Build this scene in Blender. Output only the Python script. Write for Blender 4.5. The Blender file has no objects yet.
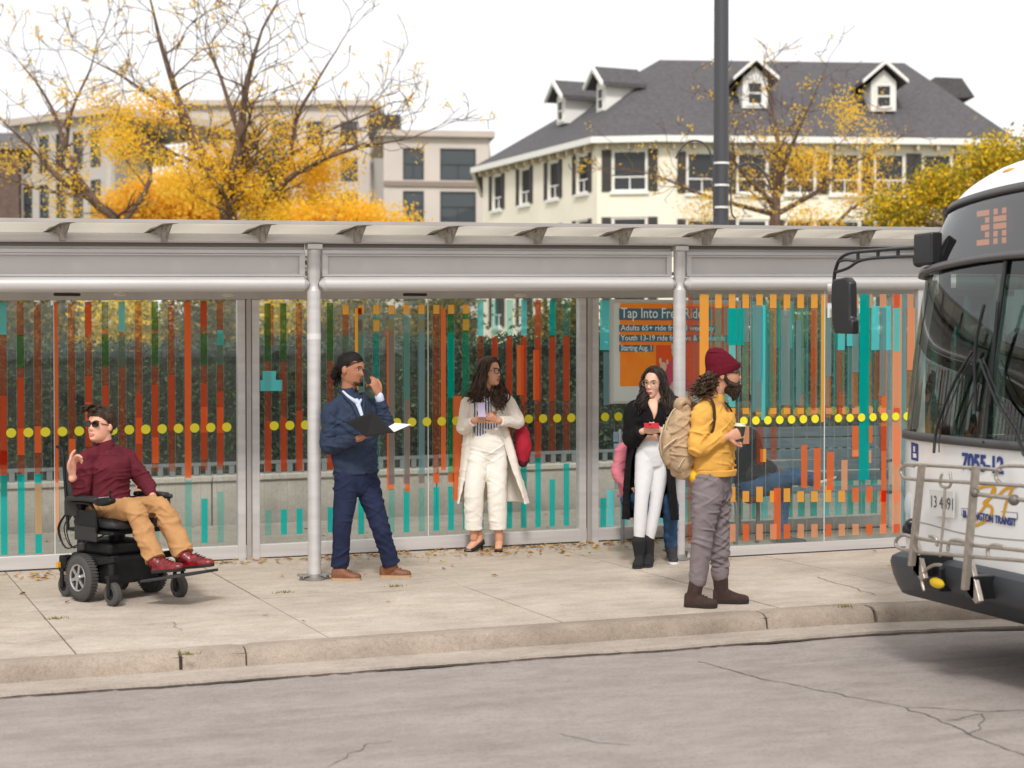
import bpy, bmesh, math, random
import numpy as np
from mathutils import Vector, Matrix, noise
R = math.radians
rnd = random.Random(7)
scene = bpy.context.scene
COL = scene.collection

# ---------------- camera, world, sun, exposure ----------------
FPX = 1700.0; TH = math.atan(1700/5300); PITCH = math.atan(35/1700); CAMH = 1.84; GR = .0131
cd = bpy.data.cameras.new('camera'); cam = bpy.data.objects.new('camera', cd); COL.objects.link(cam)
cam.location = (0, 0, CAMH); cam.rotation_euler = (R(90)-PITCH, 0, -TH)
cd.sensor_width = 36; cd.lens = FPX/1024*36; cd.clip_end = 3000; cd.clip_start = .05
cd.dof.use_dof = True; cd.dof.focus_distance = 13.0; cd.dof.aperture_fstop = 2.2
scene.camera = cam
w = bpy.data.worlds.new('World'); scene.world = w; w.use_nodes = True
nt = w.node_tree; bg = nt.nodes['Background']
sky = nt.nodes.new('ShaderNodeTexSky'); sky.sky_type = 'NISHITA'; sky.sun_disc = False
sky.sun_elevation = R(43); sky.sun_rotation = R(199); sky.dust_density = 4
mx = nt.nodes.new('ShaderNodeMix'); mx.data_type = 'RGBA'; mx.inputs[0].default_value = .93
nt.links.new(sky.outputs[0], mx.inputs[6]); mx.inputs[7].default_value = (10.3, 10.3, 10.4, 1)
nt.links.new(mx.outputs[2], bg.inputs[0]); bg.inputs[1].default_value = .1
sl = bpy.data.lights.new('sun', 'SUN'); sl.energy = 2.1; sl.angle = R(9); sl.color = (1, .965, .92)
so = bpy.data.objects.new('sun', sl); COL.objects.link(so)
_sd = Vector((.30, .85, -.85)).normalized()
so.rotation_euler = _sd.to_track_quat('-Z', 'Y').to_euler()
scene.view_settings.view_transform = 'Standard'; scene.view_settings.look = 'None'
scene.view_settings.exposure = .22; scene.view_settings.gamma = 1; scene.view_settings.use_curve_mapping = False
scene.cycles.use_denoising = True
scene.cycles.max_bounces = 8; scene.cycles.transparent_max_bounces = 24
scene.cycles.sample_clamp_indirect = 6

# survey helpers: turn a sight line into a point on a plane of the place
_r = np.array([math.cos(TH), -math.sin(TH), 0]); _fw = np.array([math.sin(TH), math.cos(TH), 0]); _up = np.array([0, 0, 1.])
_F = _fw*math.cos(PITCH)-_up*math.sin(PITCH); _U = _up*math.cos(PITCH)+_fw*math.sin(PITCH); _C = np.array([0, 0, CAMH])
def ray(x, y): return _F+_r*(x-512)/FPX+_U*(384-y)/FPX
def gnd(x, y, dz=0):
    d = ray(x, y); return _C+d*((dz-CAMH)/(d[2]-GR*d[0]))
def onY(x, y, Y):
    d = ray(x, y); return _C+d*(Y/d[1])
def onX(x, y, X):
    d = ray(x, y); return _C+d*(X/d[0])
def atd(x, y, dist):
    d = ray(x, y); return _C+d*(dist/(d@_fw))
def gz(X): return GR*X

# ---------------- materials ----------------
def lin(c): c /= 255; return c/12.92 if c <= .04045 else ((c+.055)/1.055)**2.4
def S(r, g, b): return (lin(r), lin(g), lin(b), 1)
MATS = {}
def mat(name, col, rough=.6, metal=0, var=.0, vscale=6, bump=0, bscale=80, spec=.5, coat=0, col2=None, stretch=None, trans=0, sheen=0, detail=4):
    if name in MATS: return MATS[name]
    m = bpy.data.materials.new(name); m.use_nodes = True; n = m.node_tree.nodes; l = m.node_tree.links
    p = n['Principled BSDF']; p.inputs['Base Color'].default_value = col if len(col) == 4 else (*col, 1)
    p.inputs['Roughness'].default_value = rough; p.inputs['Metallic'].default_value = metal
    p.inputs['Specular IOR Level'].default_value = spec
    p.inputs['Coat Weight'].default_value = coat; p.inputs['Sheen Weight'].default_value = sheen
    p.inputs['Transmission Weight'].default_value = trans
    tc = n.new('ShaderNodeTexCoord'); src = tc.outputs['Object']
    if stretch:
        mp = n.new('ShaderNodeMapping'); mp.inputs['Scale'].default_value = stretch; l.new(src, mp.inputs[0]); src = mp.outputs[0]
    if var or col2:
        t = n.new('ShaderNodeTexNoise'); t.inputs['Scale'].default_value = vscale; t.inputs['Detail'].default_value = detail; l.new(src, t.inputs[0])
        cr = n.new('ShaderNodeValToRGB'); l.new(t.outputs[0], cr.inputs[0])
        c = np.array(col[:3]); c2 = np.array(col2[:3]) if col2 else c
        cr.color_ramp.elements[0].position = .32; cr.color_ramp.elements[1].position = .68
        cr.color_ramp.elements[0].color = (*np.clip(c*(1-var), 0, 1), 1); cr.color_ramp.elements[1].color = (*np.clip(c2*(1+var), 0, 1), 1)
        l.new(cr.outputs[0], p.inputs['Base Color'])
    if bump:
        t = n.new('ShaderNodeTexNoise'); t.inputs['Scale'].default_value = bscale; t.inputs['Detail'].default_value = 3; l.new(src, t.inputs[0])
        b = n.new('ShaderNodeBump'); b.inputs['Strength'].default_value = bump; b.inputs['Distance'].default_value = .01
        l.new(t.outputs[0], b.inputs['Height']); l.new(b.outputs[0], p.inputs['Normal'])
    MATS[name] = m; return m
def film(name, col, dens=.55, tint=None, tlw=.5):
    m = bpy.data.materials.new(name); m.use_nodes = True; n = m.node_tree.nodes; l = m.node_tree.links
    n.remove(n['Principled BSDF']); out = n['Material Output']
    tr = n.new('ShaderNodeBsdfTransparent'); tr.inputs[0].default_value = tint or tuple(min(1, .25+.75*c) for c in col[:3])+(1,)
    df = n.new('ShaderNodeBsdfDiffuse'); df.inputs[0].default_value = col
    tl = n.new('ShaderNodeBsdfTranslucent'); tl.inputs[0].default_value = col
    a = n.new('ShaderNodeMixShader'); a.inputs[0].default_value = tlw; l.new(df.outputs[0], a.inputs[1]); l.new(tl.outputs[0], a.inputs[2])
    b = n.new('ShaderNodeMixShader'); b.inputs[0].default_value = dens; l.new(tr.outputs[0], b.inputs[1]); l.new(a.outputs[0], b.inputs[2])
    l.new(b.outputs[0], out.inputs[0]); MATS[name] = m; return m
def glassmat(name, tint=(.93, .96, .95, 1), refl=1.0, ior=1.45, rough=.0, veil=0, veilcol=(.7, .75, .75, 1)):
    m = bpy.data.materials.new(name); m.use_nodes = True; n = m.node_tree.nodes; l = m.node_tree.links
    n.remove(n['Principled BSDF']); out = n['Material Output']
    tr = n.new('ShaderNodeBsdfTransparent'); tr.inputs[0].default_value = tint
    gl = n.new('ShaderNodeBsdfGlossy'); gl.inputs['Roughness'].default_value = rough
    lw = n.new('ShaderNodeLayerWeight'); lw.inputs[0].default_value = .5; r0 = ((ior-1)/(ior+1))**2
    pw = n.new('ShaderNodeMath'); pw.operation = 'POWER'; pw.inputs[1].default_value = 5; l.new(lw.outputs['Facing'], pw.inputs[0])
    mu = n.new('ShaderNodeMath'); mu.operation = 'MULTIPLY_ADD'; mu.inputs[1].default_value = (1-r0)*min(refl, 1); mu.inputs[2].default_value = r0*refl; l.new(pw.outputs[0], mu.inputs[0])
    b = n.new('ShaderNodeMixShader'); l.new(mu.outputs[0], b.inputs[0]); l.new(tr.outputs[0], b.inputs[1]); l.new(gl.outputs[0], b.inputs[2])
    last = b
    if veil:
        df = n.new('ShaderNodeBsdfDiffuse'); df.inputs[0].default_value = veilcol
        c = n.new('ShaderNodeMixShader'); c.inputs[0].default_value = veil; l.new(b.outputs[0], c.inputs[1]); l.new(df.outputs[0], c.inputs[2]); last = c
    l.new(last.outputs[0], out.inputs[0]); MATS[name] = m; return m
def leafmat(name, col):
    m = bpy.data.materials.new(name); m.use_nodes = True; n = m.node_tree.nodes; l = m.node_tree.links
    p = n['Principled BSDF']; p.inputs['Base Color'].default_value = col; p.inputs['Roughness'].default_value = .65; p.inputs['Specular IOR Level'].default_value = .25
    tl = n.new('ShaderNodeBsdfTranslucent'); tl.inputs[0].default_value = tuple(min(1, c*1.15) for c in col[:3])+(1,)
    x = n.new('ShaderNodeMixShader'); x.inputs[0].default_value = .45; l.new(p.outputs[0], x.inputs[1]); l.new(tl.outputs[0], x.inputs[2]); l.new(x.outputs[0], n['Material Output'].inputs[0]); MATS[name] = m; return m
def emit(name, col, s):
    m = bpy.data.materials.new(name); m.use_nodes = True; p = m.node_tree.nodes['Principled BSDF']
    p.inputs['Base Color'].default_value = (0, 0, 0, 1); p.inputs['Emission Color'].default_value = col; p.inputs['Emission Strength'].default_value = s
    MATS[name] = m; return m

# ---------------- object helpers ----------------
def tag(o, label=None, cat=None, group=None, kind=None):
    if label: o['label'] = label
    if cat: o['category'] = cat
    if group: o['group'] = group
    if kind: o['kind'] = kind
    return o
def thing(name, label, cat, loc=(0, 0, 0), rz=0, group=None):
    o = bpy.data.objects.new(name, None); COL.objects.link(o); o.location = loc; o.rotation_euler = (0, 0, rz); o.empty_display_size = .2
    return tag(o, label, cat, group)
class MB:
    def __init__(s): s.v = []; s.f = []; s.mi = []
    def add(s, v, f, mi=0):
        k = len(s.v); s.v += [tuple(map(float, p)) for p in v]; s.f += [tuple(i+k for i in q) for q in f]; s.mi += [mi]*len(f)
        return s
    def box(s, x0, x1, y0, y1, z0, z1, mi=0, sh=0):
        g = lambda x: sh*x
        v = [(x, y, z+g(x)) for x in (x0, x1) for y in (y0, y1) for z in (z0, z1)]
        return s.add(v, [(0, 1, 3, 2), (4, 6, 7, 5), (0, 4, 5, 1), (2, 3, 7, 6), (0, 2, 6, 4), (1, 5, 7, 3)], mi)
    def obox(s, c, ax, ay, az, mi=0):
        c = np.array(c, float); ax, ay, az = map(lambda q: np.array(q, float), (ax, ay, az))
        v = [c+i*ax+j*ay+k*az for i in (-1, 1) for j in (-1, 1) for k in (-1, 1)]
        return s.add(v, [(0, 1, 3, 2), (4, 6, 7, 5), (0, 4, 5, 1), (2, 3, 7, 6), (0, 2, 6, 4), (1, 5, 7, 3)], mi)
    def tube(s, pts, rads, side=(0, 1, 0), n=16, step=None, wr=None, cap=True, mi=0, power=2.0):
        P, Rr, S_, F_ = tube_rings(pts, rads, side, n, step, wr, cap, power); return s.add(P, F_, mi)
    def cyl(s, a, b, r, n=16, mi=0, r2=None):
        a = np.array(a, float); b = np.array(b, float); t = b-a; t /= np.linalg.norm(t)
        u = np.cross(t, (0, 0, 1) if abs(t[2]) < .9 else (1, 0, 0)); u /= np.linalg.norm(u); w_ = np.cross(t, u); r2 = r if r2 is None else r2
        v = []
        for c, q in ((a, r), (b, r2)):
            v += [c+q*(math.cos(2*math.pi*i/n)*u+math.sin(2*math.pi*i/n)*w_) for i in range(n)]
        f = [(i, (i+1) % n, n+(i+1) % n, n+i) for i in range(n)]+[tuple(range(n))[::-1], tuple(range(n, 2*n))]
        return s.add(v, f, mi)
    def lathe(s, c, axis, prof, n=24, mi=0):
        c = np.array(c, float); t = np.array(axis, float); t /= np.linalg.norm(t)
        u = np.cross(t, (0, 0, 1) if abs(t[2]) < .9 else (1, 0, 0)); u /= np.linalg.norm(u); w_ = np.cross(t, u); v = []
        for h, q in prof: v += [c+t*h+q*(math.cos(2*math.pi*i/n)*u+math.sin(2*math.pi*i/n)*w_) for i in range(n)]
        m = len(prof); f = [(k*n+i, k*n+(i+1) % n, (k+1)*n+(i+1) % n, (k+1)*n+i) for k in range(m-1) for i in range(n)]
        return s.add(v, f, mi)
    def sphere(s, c, rx, ry=None, rz=None, n=14, m=9, mi=0, rot=None):
        ry = ry or rx; rz = rz or rx; v = []; c = np.array(c, float)
        for j in range(m+1):
            ph = math.pi*j/m
            for i in range(n):
                a = 2*math.pi*i/n; p = np.array([rx*math.sin(ph)*math.cos(a), ry*math.sin(ph)*math.sin(a), rz*math.cos(ph)])
                if rot is not None: p = rot@p
                v.append(c+p)
        f = [(k*n+i, (k+1)*n+i, (k+1)*n+(i+1) % n, k*n+(i+1) % n) for k in range(m) for i in range(n)]
        return s.add(v, f, mi)
    def prism(s, poly, to3, th, mi=0):
        # poly 2-D outline, to3(p2, depth) -> 3-D
        n = len(poly); v = [to3(p, 0) for p in poly]+[to3(p, th) for p in poly]
        f = [tuple(range(n))[::-1], tuple(range(n, 2*n))]+[(i, (i+1) % n, n+(i+1) % n, n+i) for i in range(n)]
        return s.add(v, f, mi)
    def build(s, name, mats, parent=None, smooth=False, bevel=0, loc=None, label=None, kind=None):
        me = bpy.data.meshes.new(name); me.from_pydata(s.v, [], s.f)
        mats = mats if isinstance(mats, (list, tuple)) else [mats]
        for m in mats: me.materials.append(m)
        if len(mats) > 1: me.polygons.foreach_set('material_index', s.mi)
        me.validate(); bm = bmesh.new(); bm.from_mesh(me); bmesh.ops.recalc_face_normals(bm, faces=bm.faces); bm.to_mesh(me); bm.free()
        if smooth:
            me.polygons.foreach_set('use_smooth', [True]*len(me.polygons))
        o = bpy.data.objects.new(name, me); COL.objects.link(o)
        if smooth == 'auto':
            try: me.set_sharp_from_angle(angle=R(38))
            except Exception: pass
        if bevel:
            b = o.modifiers.new('bevel', 'BEVEL'); b.width = bevel; b.segments = 2; b.limit_method = 'ANGLE'
        if parent is not None: o.parent = parent
        if loc is not None: o.location = loc
        if label: o['label'] = label
        if kind: o['kind'] = kind
        return o
def cr_interp(P, t):
    P = np.asarray(P, float); n = len(P)
    if n == 2: return P[0]*(1-t)+P[1]*t
    x = t*(n-1); i = min(int(x), n-2); u = x-i
    p0 = P[max(i-1, 0)]; p1 = P[i]; p2 = P[i+1]; p3 = P[min(i+2, n-1)]
    return .5*((2*p1)+(-p0+p2)*u+(2*p0-5*p1+4*p2-p3)*u*u+(-p0+3*p1-3*p2+p3)*u**3)
def tube_rings(pts, rads, side, n=16, step=None, wr=None, cap=True, power=2.0):
    pts = np.array(pts, float); rads = np.array([(q, q) if np.isscalar(q) else q for q in rads], float)
    L = np.linalg.norm(np.diff(pts, axis=0), axis=1).sum()
    m = max(len(pts)*2, int(L/step)+2) if step else max(2, (len(pts)-1)*4+1) if len(pts) > 2 else 2
    T = np.linspace(0, 1, m); P = np.array([cr_interp(pts, t) for t in T]); Rr = np.array([np.maximum(cr_interp(rads, t), .001) for t in T])
    tan = np.gradient(P, axis=0); tan /= np.linalg.norm(tan, axis=1)[:, None]+1e-9
    sd = np.array(side, float); rows = []; arc = 0
    for k in range(m):
        t = tan[k]; s_ = sd-t*(sd@t)
        if np.linalg.norm(s_) < 1e-3: s_ = np.cross(t, (0, 0, 1))+np.array([1e-4, 0, 0])
        s_ /= np.linalg.norm(s_); sd = s_; u = np.cross(t, s_)
        if k: arc += np.linalg.norm(P[k]-P[k-1])
        rows.append((P[k], Rr[k], s_, u, arc, t))
    if cap:
        c0_, c1_ = (cap if isinstance(cap, str) else 'rr')
        def capr(row, sg):
            p, r, s_, u, a, t = row; q = min(r)
            return [(p+sg*t*q*math.sin(x)*.9, r*max(math.cos(x), .08), s_, u, a+sg*q*math.sin(x), t) for x in (.55, 1.0, 1.35, 1.54)]
        rows = (capr(rows[0], -1)[::-1] if c0_ == 'r' else [])+rows+(capr(rows[-1], 1) if c1_ == 'r' else [])
    V = []; 
    for p, r, s_, u, a, t in rows:
        for i in range(n):
            an = 2*math.pi*i/n; c, s2 = math.cos(an), math.sin(an)
            if power != 2.0:
                c = math.copysign(abs(c)**(2/power), c); s2 = math.copysign(abs(s2)**(2/power), s2)
            d = 0
            if wr:
                amp, kl, ka, seed = wr
                v = noise.noise(Vector((c*ka+seed, s2*ka, a*kl+seed*1.7)))
                v2 = noise.noise(Vector((c*ka*2.1+seed+9, s2*ka*2.1, a*kl*1.9+math.sin(an)*1.2)))
                d = amp*((.42-abs(v))*1.6+(.3-abs(v2))*.8-.2)
            V.append(p+s_*c*(r[0]+d)+u*s2*(r[1]+d))
    M = len(rows); F = [(k*n+i, k*n+(i+1) % n, (k+1)*n+(i+1) % n, (k+1)*n+i) for k in range(M-1) for i in range(n)]
    F += [tuple(range(n))[::-1], tuple(range((M-1)*n, M*n))]
    return V, Rr, S, F
def bake(o):
    dg = bpy.context.evaluated_depsgraph_get(); dg.update()
    me = bpy.data.meshes.new_from_object(o.evaluated_get(dg)); old = o.data; o.modifiers.clear(); o.data = me; bpy.data.meshes.remove(old)
def fuse(mb, name, m, parent, voxel=.006, smooth=3, disp=None, label=None):
    # one closed continuous surface out of overlapping tubes
    o = mb.build(name, m); r = o.modifiers.new('r', 'REMESH'); r.mode = 'VOXEL'; r.voxel_size = voxel; r.use_smooth_shade = True
    if smooth:
        s = o.modifiers.new('s', 'SMOOTH'); s.factor = .5; s.iterations = smooth
    bake(o)
    if disp:
        me = o.data; n = len(me.vertices); co = np.empty(n*3); me.vertices.foreach_get('co', co); co = co.reshape(-1, 3)
        no = np.array([v.normal[:] for v in me.vertices]); d = np.array([disp(c, q) for c, q in zip(co, no)]); co = co+no*d[:, None]
        me.vertices.foreach_set('co', co.ravel()); me.update()
    o.data.polygons.foreach_set('use_smooth', [True]*len(o.data.polygons))
    o.parent = parent
    if label: o['label'] = label
    return o
def copy_tree(o, parent=None):
    c = o.copy(); COL.objects.link(c)
    if parent is not None: c.parent = parent
    for ch in o.children: copy_tree(ch, c)
    return c
def text(s, size, loc, facing, m, parent, name, ext=.002, fit=None, conform=None, shear=0, spacing=1.0, bold=0):
    cu = bpy.data.curves.new('txt', 'FONT'); cu.body = s; cu.size = size; cu.extrude = ext; cu.resolution_u = 3; cu.shear = shear; cu.space_character = spacing; cu.offset = bold
    t = bpy.data.objects.new('txt', cu); COL.objects.link(t)
    dg = bpy.context.evaluated_depsgraph_get(); dg.update(); me = bpy.data.meshes.new_from_object(t.evaluated_get(dg))
    bpy.data.objects.remove(t); bpy.data.curves.remove(cu)
    xs = [v.co.x for v in me.vertices]; sc = fit/(max(xs)-min(xs)) if fit else 1
    M = Matrix.Rotation(R(90), 4, 'X')
    if facing == '-X': M = Matrix.Rotation(R(-90), 4, 'Z')@M
    for v in me.vertices: v.co = (M@Vector((v.co.x*sc, v.co.y, v.co.z)))+Vector(loc)
    if conform:
        for v in me.vertices: v.co.x = conform(v.co.y, v.co.z)-(.004 if v.co.x < loc[0] else .001)
    me.materials.clear(); me.materials.append(m)
    o = bpy.data.objects.new(name, me); COL.objects.link(o); o.parent = parent
    return o
# ================= THE SETTING: road, kerb, pavement =================
KY = 10.30; GY = 9.97; RD = -.14
def concrete(name, base, dark, joints=None, streak=0, grain=.35):
    m = bpy.data.materials.new(name); m.use_nodes = True; n = m.node_tree.nodes; l = m.node_tree.links; p = n['Principled BSDF']
    p.inputs['Roughness'].default_value = .9; p.inputs['Specular IOR Level'].default_value = .2
    tc = n.new('ShaderNodeTexCoord')
    def nz(sc, det=5, rough=.6, mpv=None):
        t = n.new('ShaderNodeTexNoise'); t.inputs['Scale'].default_value = sc; t.inputs['Detail'].default_value = det; t.inputs['Roughness'].default_value = rough
        if mpv:
            mp = n.new('ShaderNodeMapping'); mp.inputs['Scale'].default_value = mpv; l.new(tc.outputs['Object'], mp.inputs[0]); l.new(mp.outputs[0], t.inputs[0])
        else: l.new(tc.outputs['Object'], t.inputs[0])
        return t.outputs[0]
    def ramp(src, a, b, ca, cb):
        c = n.new('ShaderNodeValToRGB'); c.color_ramp.elements[0].position = a; c.color_ramp.elements[1].position = b
        c.color_ramp.elements[0].color = ca; c.color_ramp.elements[1].color = cb; l.new(src, c.inputs[0]); return c.outputs[0]
    def mul(a, b, fac=1):
        x = n.new('ShaderNodeMix'); x.data_type = 'RGBA'; x.blend_type = 'MULTIPLY'; x.inputs[0].default_value = fac
        l.new(a, x.inputs[6]); l.new(b, x.inputs[7]); return x.outputs[2]
    W = (1, 1, 1, 1)
    c = ramp(nz(1.1, 6), .3, .7, dark, base)
    c = mul(c, ramp(nz(150, 2), .35, .62, (.72, .71, .70, 1), W), .85)
    c = mul(c, ramp(nz(38, 3), .3, .5, (.78, .77, .75, 1), W), .7)
    c = mul(c, ramp(nz(5, 6, .7, (.7, 1.3, 1)), .38, .6, (.80, .78, .76, 1), W), .75)
    if streak: c = mul(c, ramp(nz(1.3, 4, .6, (.22, 2.6, 1)), .36, .47, (.74, .73, .73, 1), W), streak)
    l.new(c, p.inputs['Base Color'])
    b = n.new('ShaderNodeBump'); b.inputs['Strength'].default_value = grain; b.inputs['Distance'].default_value = .004
    l.new(nz(170, 2), b.inputs['Height']); l.new(b.outputs[0], p.inputs['Normal'])
    MATS[name] = m; return m
PAVE = concrete('pavement concrete', S(212, 199, 185), S(190, 177, 163))
KERB = concrete('kerb concrete', S(190, 175, 160), S(150, 137, 124), grain=.8)
GUT = concrete('gutter concrete', S(194, 182, 170), S(172, 160, 150))
ROAD = concrete('worn asphalt', S(170, 160, 155), S(161, 152, 147), streak=.4)
mat('dirt', S(70, 60, 52), .95, var=.4, vscale=20)
mat('crack', S(104, 95, 90), .95, var=.3, vscale=30)

# far ground: one sheet to the horizon
g = MB()
for (a, b, c_, d) in ((-600, 600, -300, 1500),):
    nx, ny = 2, 2
    g.add([(a, c_, gz(a)-.17), (b, c_, gz(b)-.17), (b, d, gz(b)-.17), (a, d, gz(a)-.17)], [(0, 1, 2, 3)])
tag(g.build('ground', mat('lawn and soil', S(120, 118, 92), .95, var=.25, vscale=1.5)), kind='structure')
# road: one sheet with a slight camber
g = MB(); xs = np.linspace(-60, 60, 61); ys = [-2, 2, 5, 7.5, 9.2, GY+.06]
def road_z(x, y): return gz(x)+RD+.02*(1-((y-4)/6.5)**2)
for x in xs: 
    for y in ys: g.v.append((x, y, road_z(x, y)))
g.f = [(i*6+j, (i+1)*6+j, (i+1)*6+j+1, i*6+j+1) for i in range(60) for j in range(5)]; g.mi = [0]*len(g.f)
tag(g.build('road', ROAD, smooth=True), kind='structure')
# gutter strip with a broken lip against the asphalt
def kline(x):       # the kerb runs straight, then curves out a little under the bus
    return 0 if x < 5.6 else -.16*(x-5.6)**1.5 if x < 7.5 else -.16*1.9**1.5-.33*(x-7.5)
g = MB(); X = np.arange(-12, 18, .04)
def lip(x): return GY+kline(x)*.9+.05*noise.noise(Vector((x*1.3, 3, 0)))+.02*noise.noise(Vector((x*9, 1, 0)))
for x in X:
    y0 = lip(x); y1 = KY+kline(x)+.01
    g.v += [(x, y0, gz(x)+RD-.02), (x, y0+.008, gz(x)+RD+.03), (x, (y0+y1)/2, gz(x)+RD+.028), (x, y1, gz(x)+RD+.035)]
k = len(X); g.f = [(i*4+j, (i+1)*4+j, (i+1)*4+j+1, i*4+j+1) for i in range(k-1) for j in range(3)]; g.mi = [0]*len(g.f)
tag(g.build('road_gutter', GUT), kind='structure')
# dirt filled crack along the lip
g = MB()
for i in range(len(X)-1):
    for x in (X[i],): 
        w0 = .006+.055*max(0, noise.noise(Vector((x*1.7, 8, 0)))+.12)+.014*noise.noise(Vector((x*17, 2, 0))); w1 = .006+.055*max(0, noise.noise(Vector((X[i+1]*1.7, 8, 0)))+.12)+.014*noise.noise(Vector((X[i+1]*17, 2, 0)))
        x1 = X[i+1]; g.add([(x, lip(x)-abs(w0), road_z(x, lip(x))+.010), (x, lip(x)+.004, road_z(x, lip(x))+.012), (x1, lip(x1)+.004, road_z(x1, lip(x1))+.012), (x1, lip(x1)-abs(w1), road_z(x1, lip(x1))+.010)], [(0, 1, 2, 3)])
tag(g.build('road_edge_dirt', MATS['dirt']), kind='structure')
# kerb: blocks with worn arris, cracks between
cuts = [-12, -5.2, 1.21, 1.60, 5.09, 5.90, 9.0, 13, 18]
for a, b in zip(cuts[:-1], cuts[1:]):
    g = MB(); X = np.linspace(a, b, max(3, int((b-a)/.05)))
    skew = .02
    for x in X:
        e = min(x-a, b-x); xx = x
        dn = -.012*max(0, 1-e/.04)
        k_ = kline(x); nz_ = .008*noise.noise(Vector((x*3, a, 0)))+.007*noise.noise(Vector((x*14, a, 5)))
        ins = .012 if e < .01 else 0
        z = gz(x)
        jog = .02*noise.noise(Vector((a*3, x, 1))) if e < .01 else 0
        for (y, zz) in ((KY-.02, RD-.03), (KY-.015+nz_, -.09), (KY+.005+nz_, -.035+nz_), (KY+.028, -.008+dn), (KY+.06, .003+dn), (KY+.165, .004+dn), (KY+.168, -.05)):
            g.v.append((x+jog, y+k_+ins*(.2), z+zz))
    k = len(X); g.f = [(i*7+j, (i+1)*7+j, (i+1)*7+j+1, i*7+j+1) for i in range(k-1) for j in range(6)]; g.mi = [0]*len(g.f)
    g.f += [tuple(range(7)), tuple(range((k-1)*7, k*7))[::-1]]; g.mi += [0, 0]
    for i, v in enumerate(g.v):   # open a crack between blocks
        if abs(v[0]-a) < .03: g.v[i] = (v[0]+.006, v[1], v[2])
        if abs(v[0]-b) < .03: g.v[i] = (v[0]-.006, v[1], v[2])
    tag(g.build('kerb', KERB, smooth='auto'), kind='structure')
g = MB(); g.box(-12, 18, KY+.01, KY+.16, -.16, -.03, sh=GR)
tag(g.build('kerb_ground', MATS['dirt']), kind='structure')
# pavement slabs: cut by open joints
mat('joint filler', S(112, 98, 86), .95)
g = MB(); g.add([(-30, KY+.05, gz(-30)-.03), (30, KY-1.2+1.25, gz(30)-.03), (30, 17.6, gz(30)-.03), (-30, 17.6, gz(-30)-.03)], [(0, 1, 2, 3)])
tag(g.build('pavement_ground', MATS['joint filler']), kind='structure')
xj = [-24, -16, -8, -4.2, -2.6, -1.05, .48, 2.02, 3.58, 5.15, 6.5, 8.1, 9.7, 11.3, 14, 20, 28]
g = MB(); J = .005
def slab(x0, x1, y0, y1, dz, sk):
    nx = max(2, int((x1-x0)/.25)); 
    top = []
    for j, y in enumerate((y0, y1)):
        for i in range(nx+1):
            x = x0+(x1-x0)*i/nx; sx = -(y-12.2)*sk
            kk = kline(x) if j == 0 and y0 < KY+.3 else 0
            top.append((x+sx, y+kk+.0015*math.sin(x*40), gz(x)+dz))
    n0 = len(g.v); g.v += top; bot = [(a, b, c-.05) for a, b, c in top]; g.v += bot
    w_ = nx+1
    for i in range(nx):
        g.f += [(n0+i, n0+i+1, n0+w_+i+1, n0+w_+i), (n0+2*w_+i, n0+2*w_+i+1, n0+i+1, n0+i), (n0+w_+i, n0+w_+i+1, n0+3*w_+i+1, n0+3*w_+i)]
    g.f += [(n0, n0+w_, n0+3*w_, n0+2*w_), (n0+nx, n0+2*w_+nx, n0+3*w_+nx, n0+w_+nx)]
    g.mi += [0]*(len(g.f)-len(g.mi))
for i in range(len(xj)-1):
    for y0, y1 in ((KY+.172, 12.28), (12.28, 15.02), (15.02, 17.45)):
        slab(xj[i]+J, xj[i+1]-J, y0+(.0 if y0 < 11 else J), y1-J, rnd.uniform(-.002, .002), .08)
tag(g.build('pavement', PAVE), kind='structure')
# thin cracks in the asphalt and slabs
def crack(pts, w, zfun, name='road_crack', m='crack'):
    g = MB(); P = []
    for (a, b) in zip(pts[:-1], pts[1:]):
        a = np.array(a); b = np.array(b); k = max(2, int(np.linalg.norm(b-a)/.03))
        for i in range(k): 
            q = a+(b-a)*i/k; q = q+np.array([noise.noise(Vector((q[0]*9, q[1]*9, 1))), noise.noise(Vector((q[0]*9, q[1]*9, 7)))])*.035; P.append(q)
    for i in range(len(P)-1):
        p, q = P[i], P[i+1]; d = q-p; d = d/np.linalg.norm(d); nn = np.array([-d[1], d[0]]); ww = w*(.5+abs(noise.noise(Vector((p[0]*20, p[1]*20, 3)))))*2
        g.add([(*(p-nn*ww), zfun(*p)), (*(p+nn*ww), zfun(*p)), (*(q+nn*ww), zfun(*q)), (*(q-nn*ww), zfun(*q))], [(0, 1, 2, 3)])
    tag(g.build(name, MATS[m]), kind='structure')
gr_ = lambda x, y: gnd(x, y, RD+.01)[:2]
rz_ = lambda x, y: road_z(x, y)+.004
crack([gr_(700, 661), gr_(760, 678), (gr_(830, 693)), gr_(905, 708), gr_(990, 712), gr_(1060, 712)], .0028, rz_)
crack([gr_(905, 708), gr_(960, 730), gr_(1000, 748), gr_(1040, 765)], .0028, rz_)
crack([gr_(945, 722), gr_(985, 715), gr_(975, 735), gr_(962, 737)], .002, rz_)
crack([gr_(330, 768), gr_(365, 745), gr_(395, 741)], .0018, rz_)
crack([gr_(560, 735), gr_(590, 742), gr_(640, 748)], .002, rz_)
pz_ = lambda x, y: gz(x)+.004
crack([gnd(0, 643)[:2], gnd(20, 644)[:2], gnd(60, 640)[:2], gnd(75, 637)[:2]], .002, pz_, 'pavement_crack', 'joint filler')
crack([gnd(150, 625)[:2], gnd(172, 622)[:2], gnd(181, 631)[:2]], .0015, pz_, 'pavement_crack', 'joint filler')
crack([gnd(815, 577)[:2], gnd(845, 586)[:2], gnd(880, 596)[:2]], .0025, pz_, 'pavement_crack', 'joint filler')
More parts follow.
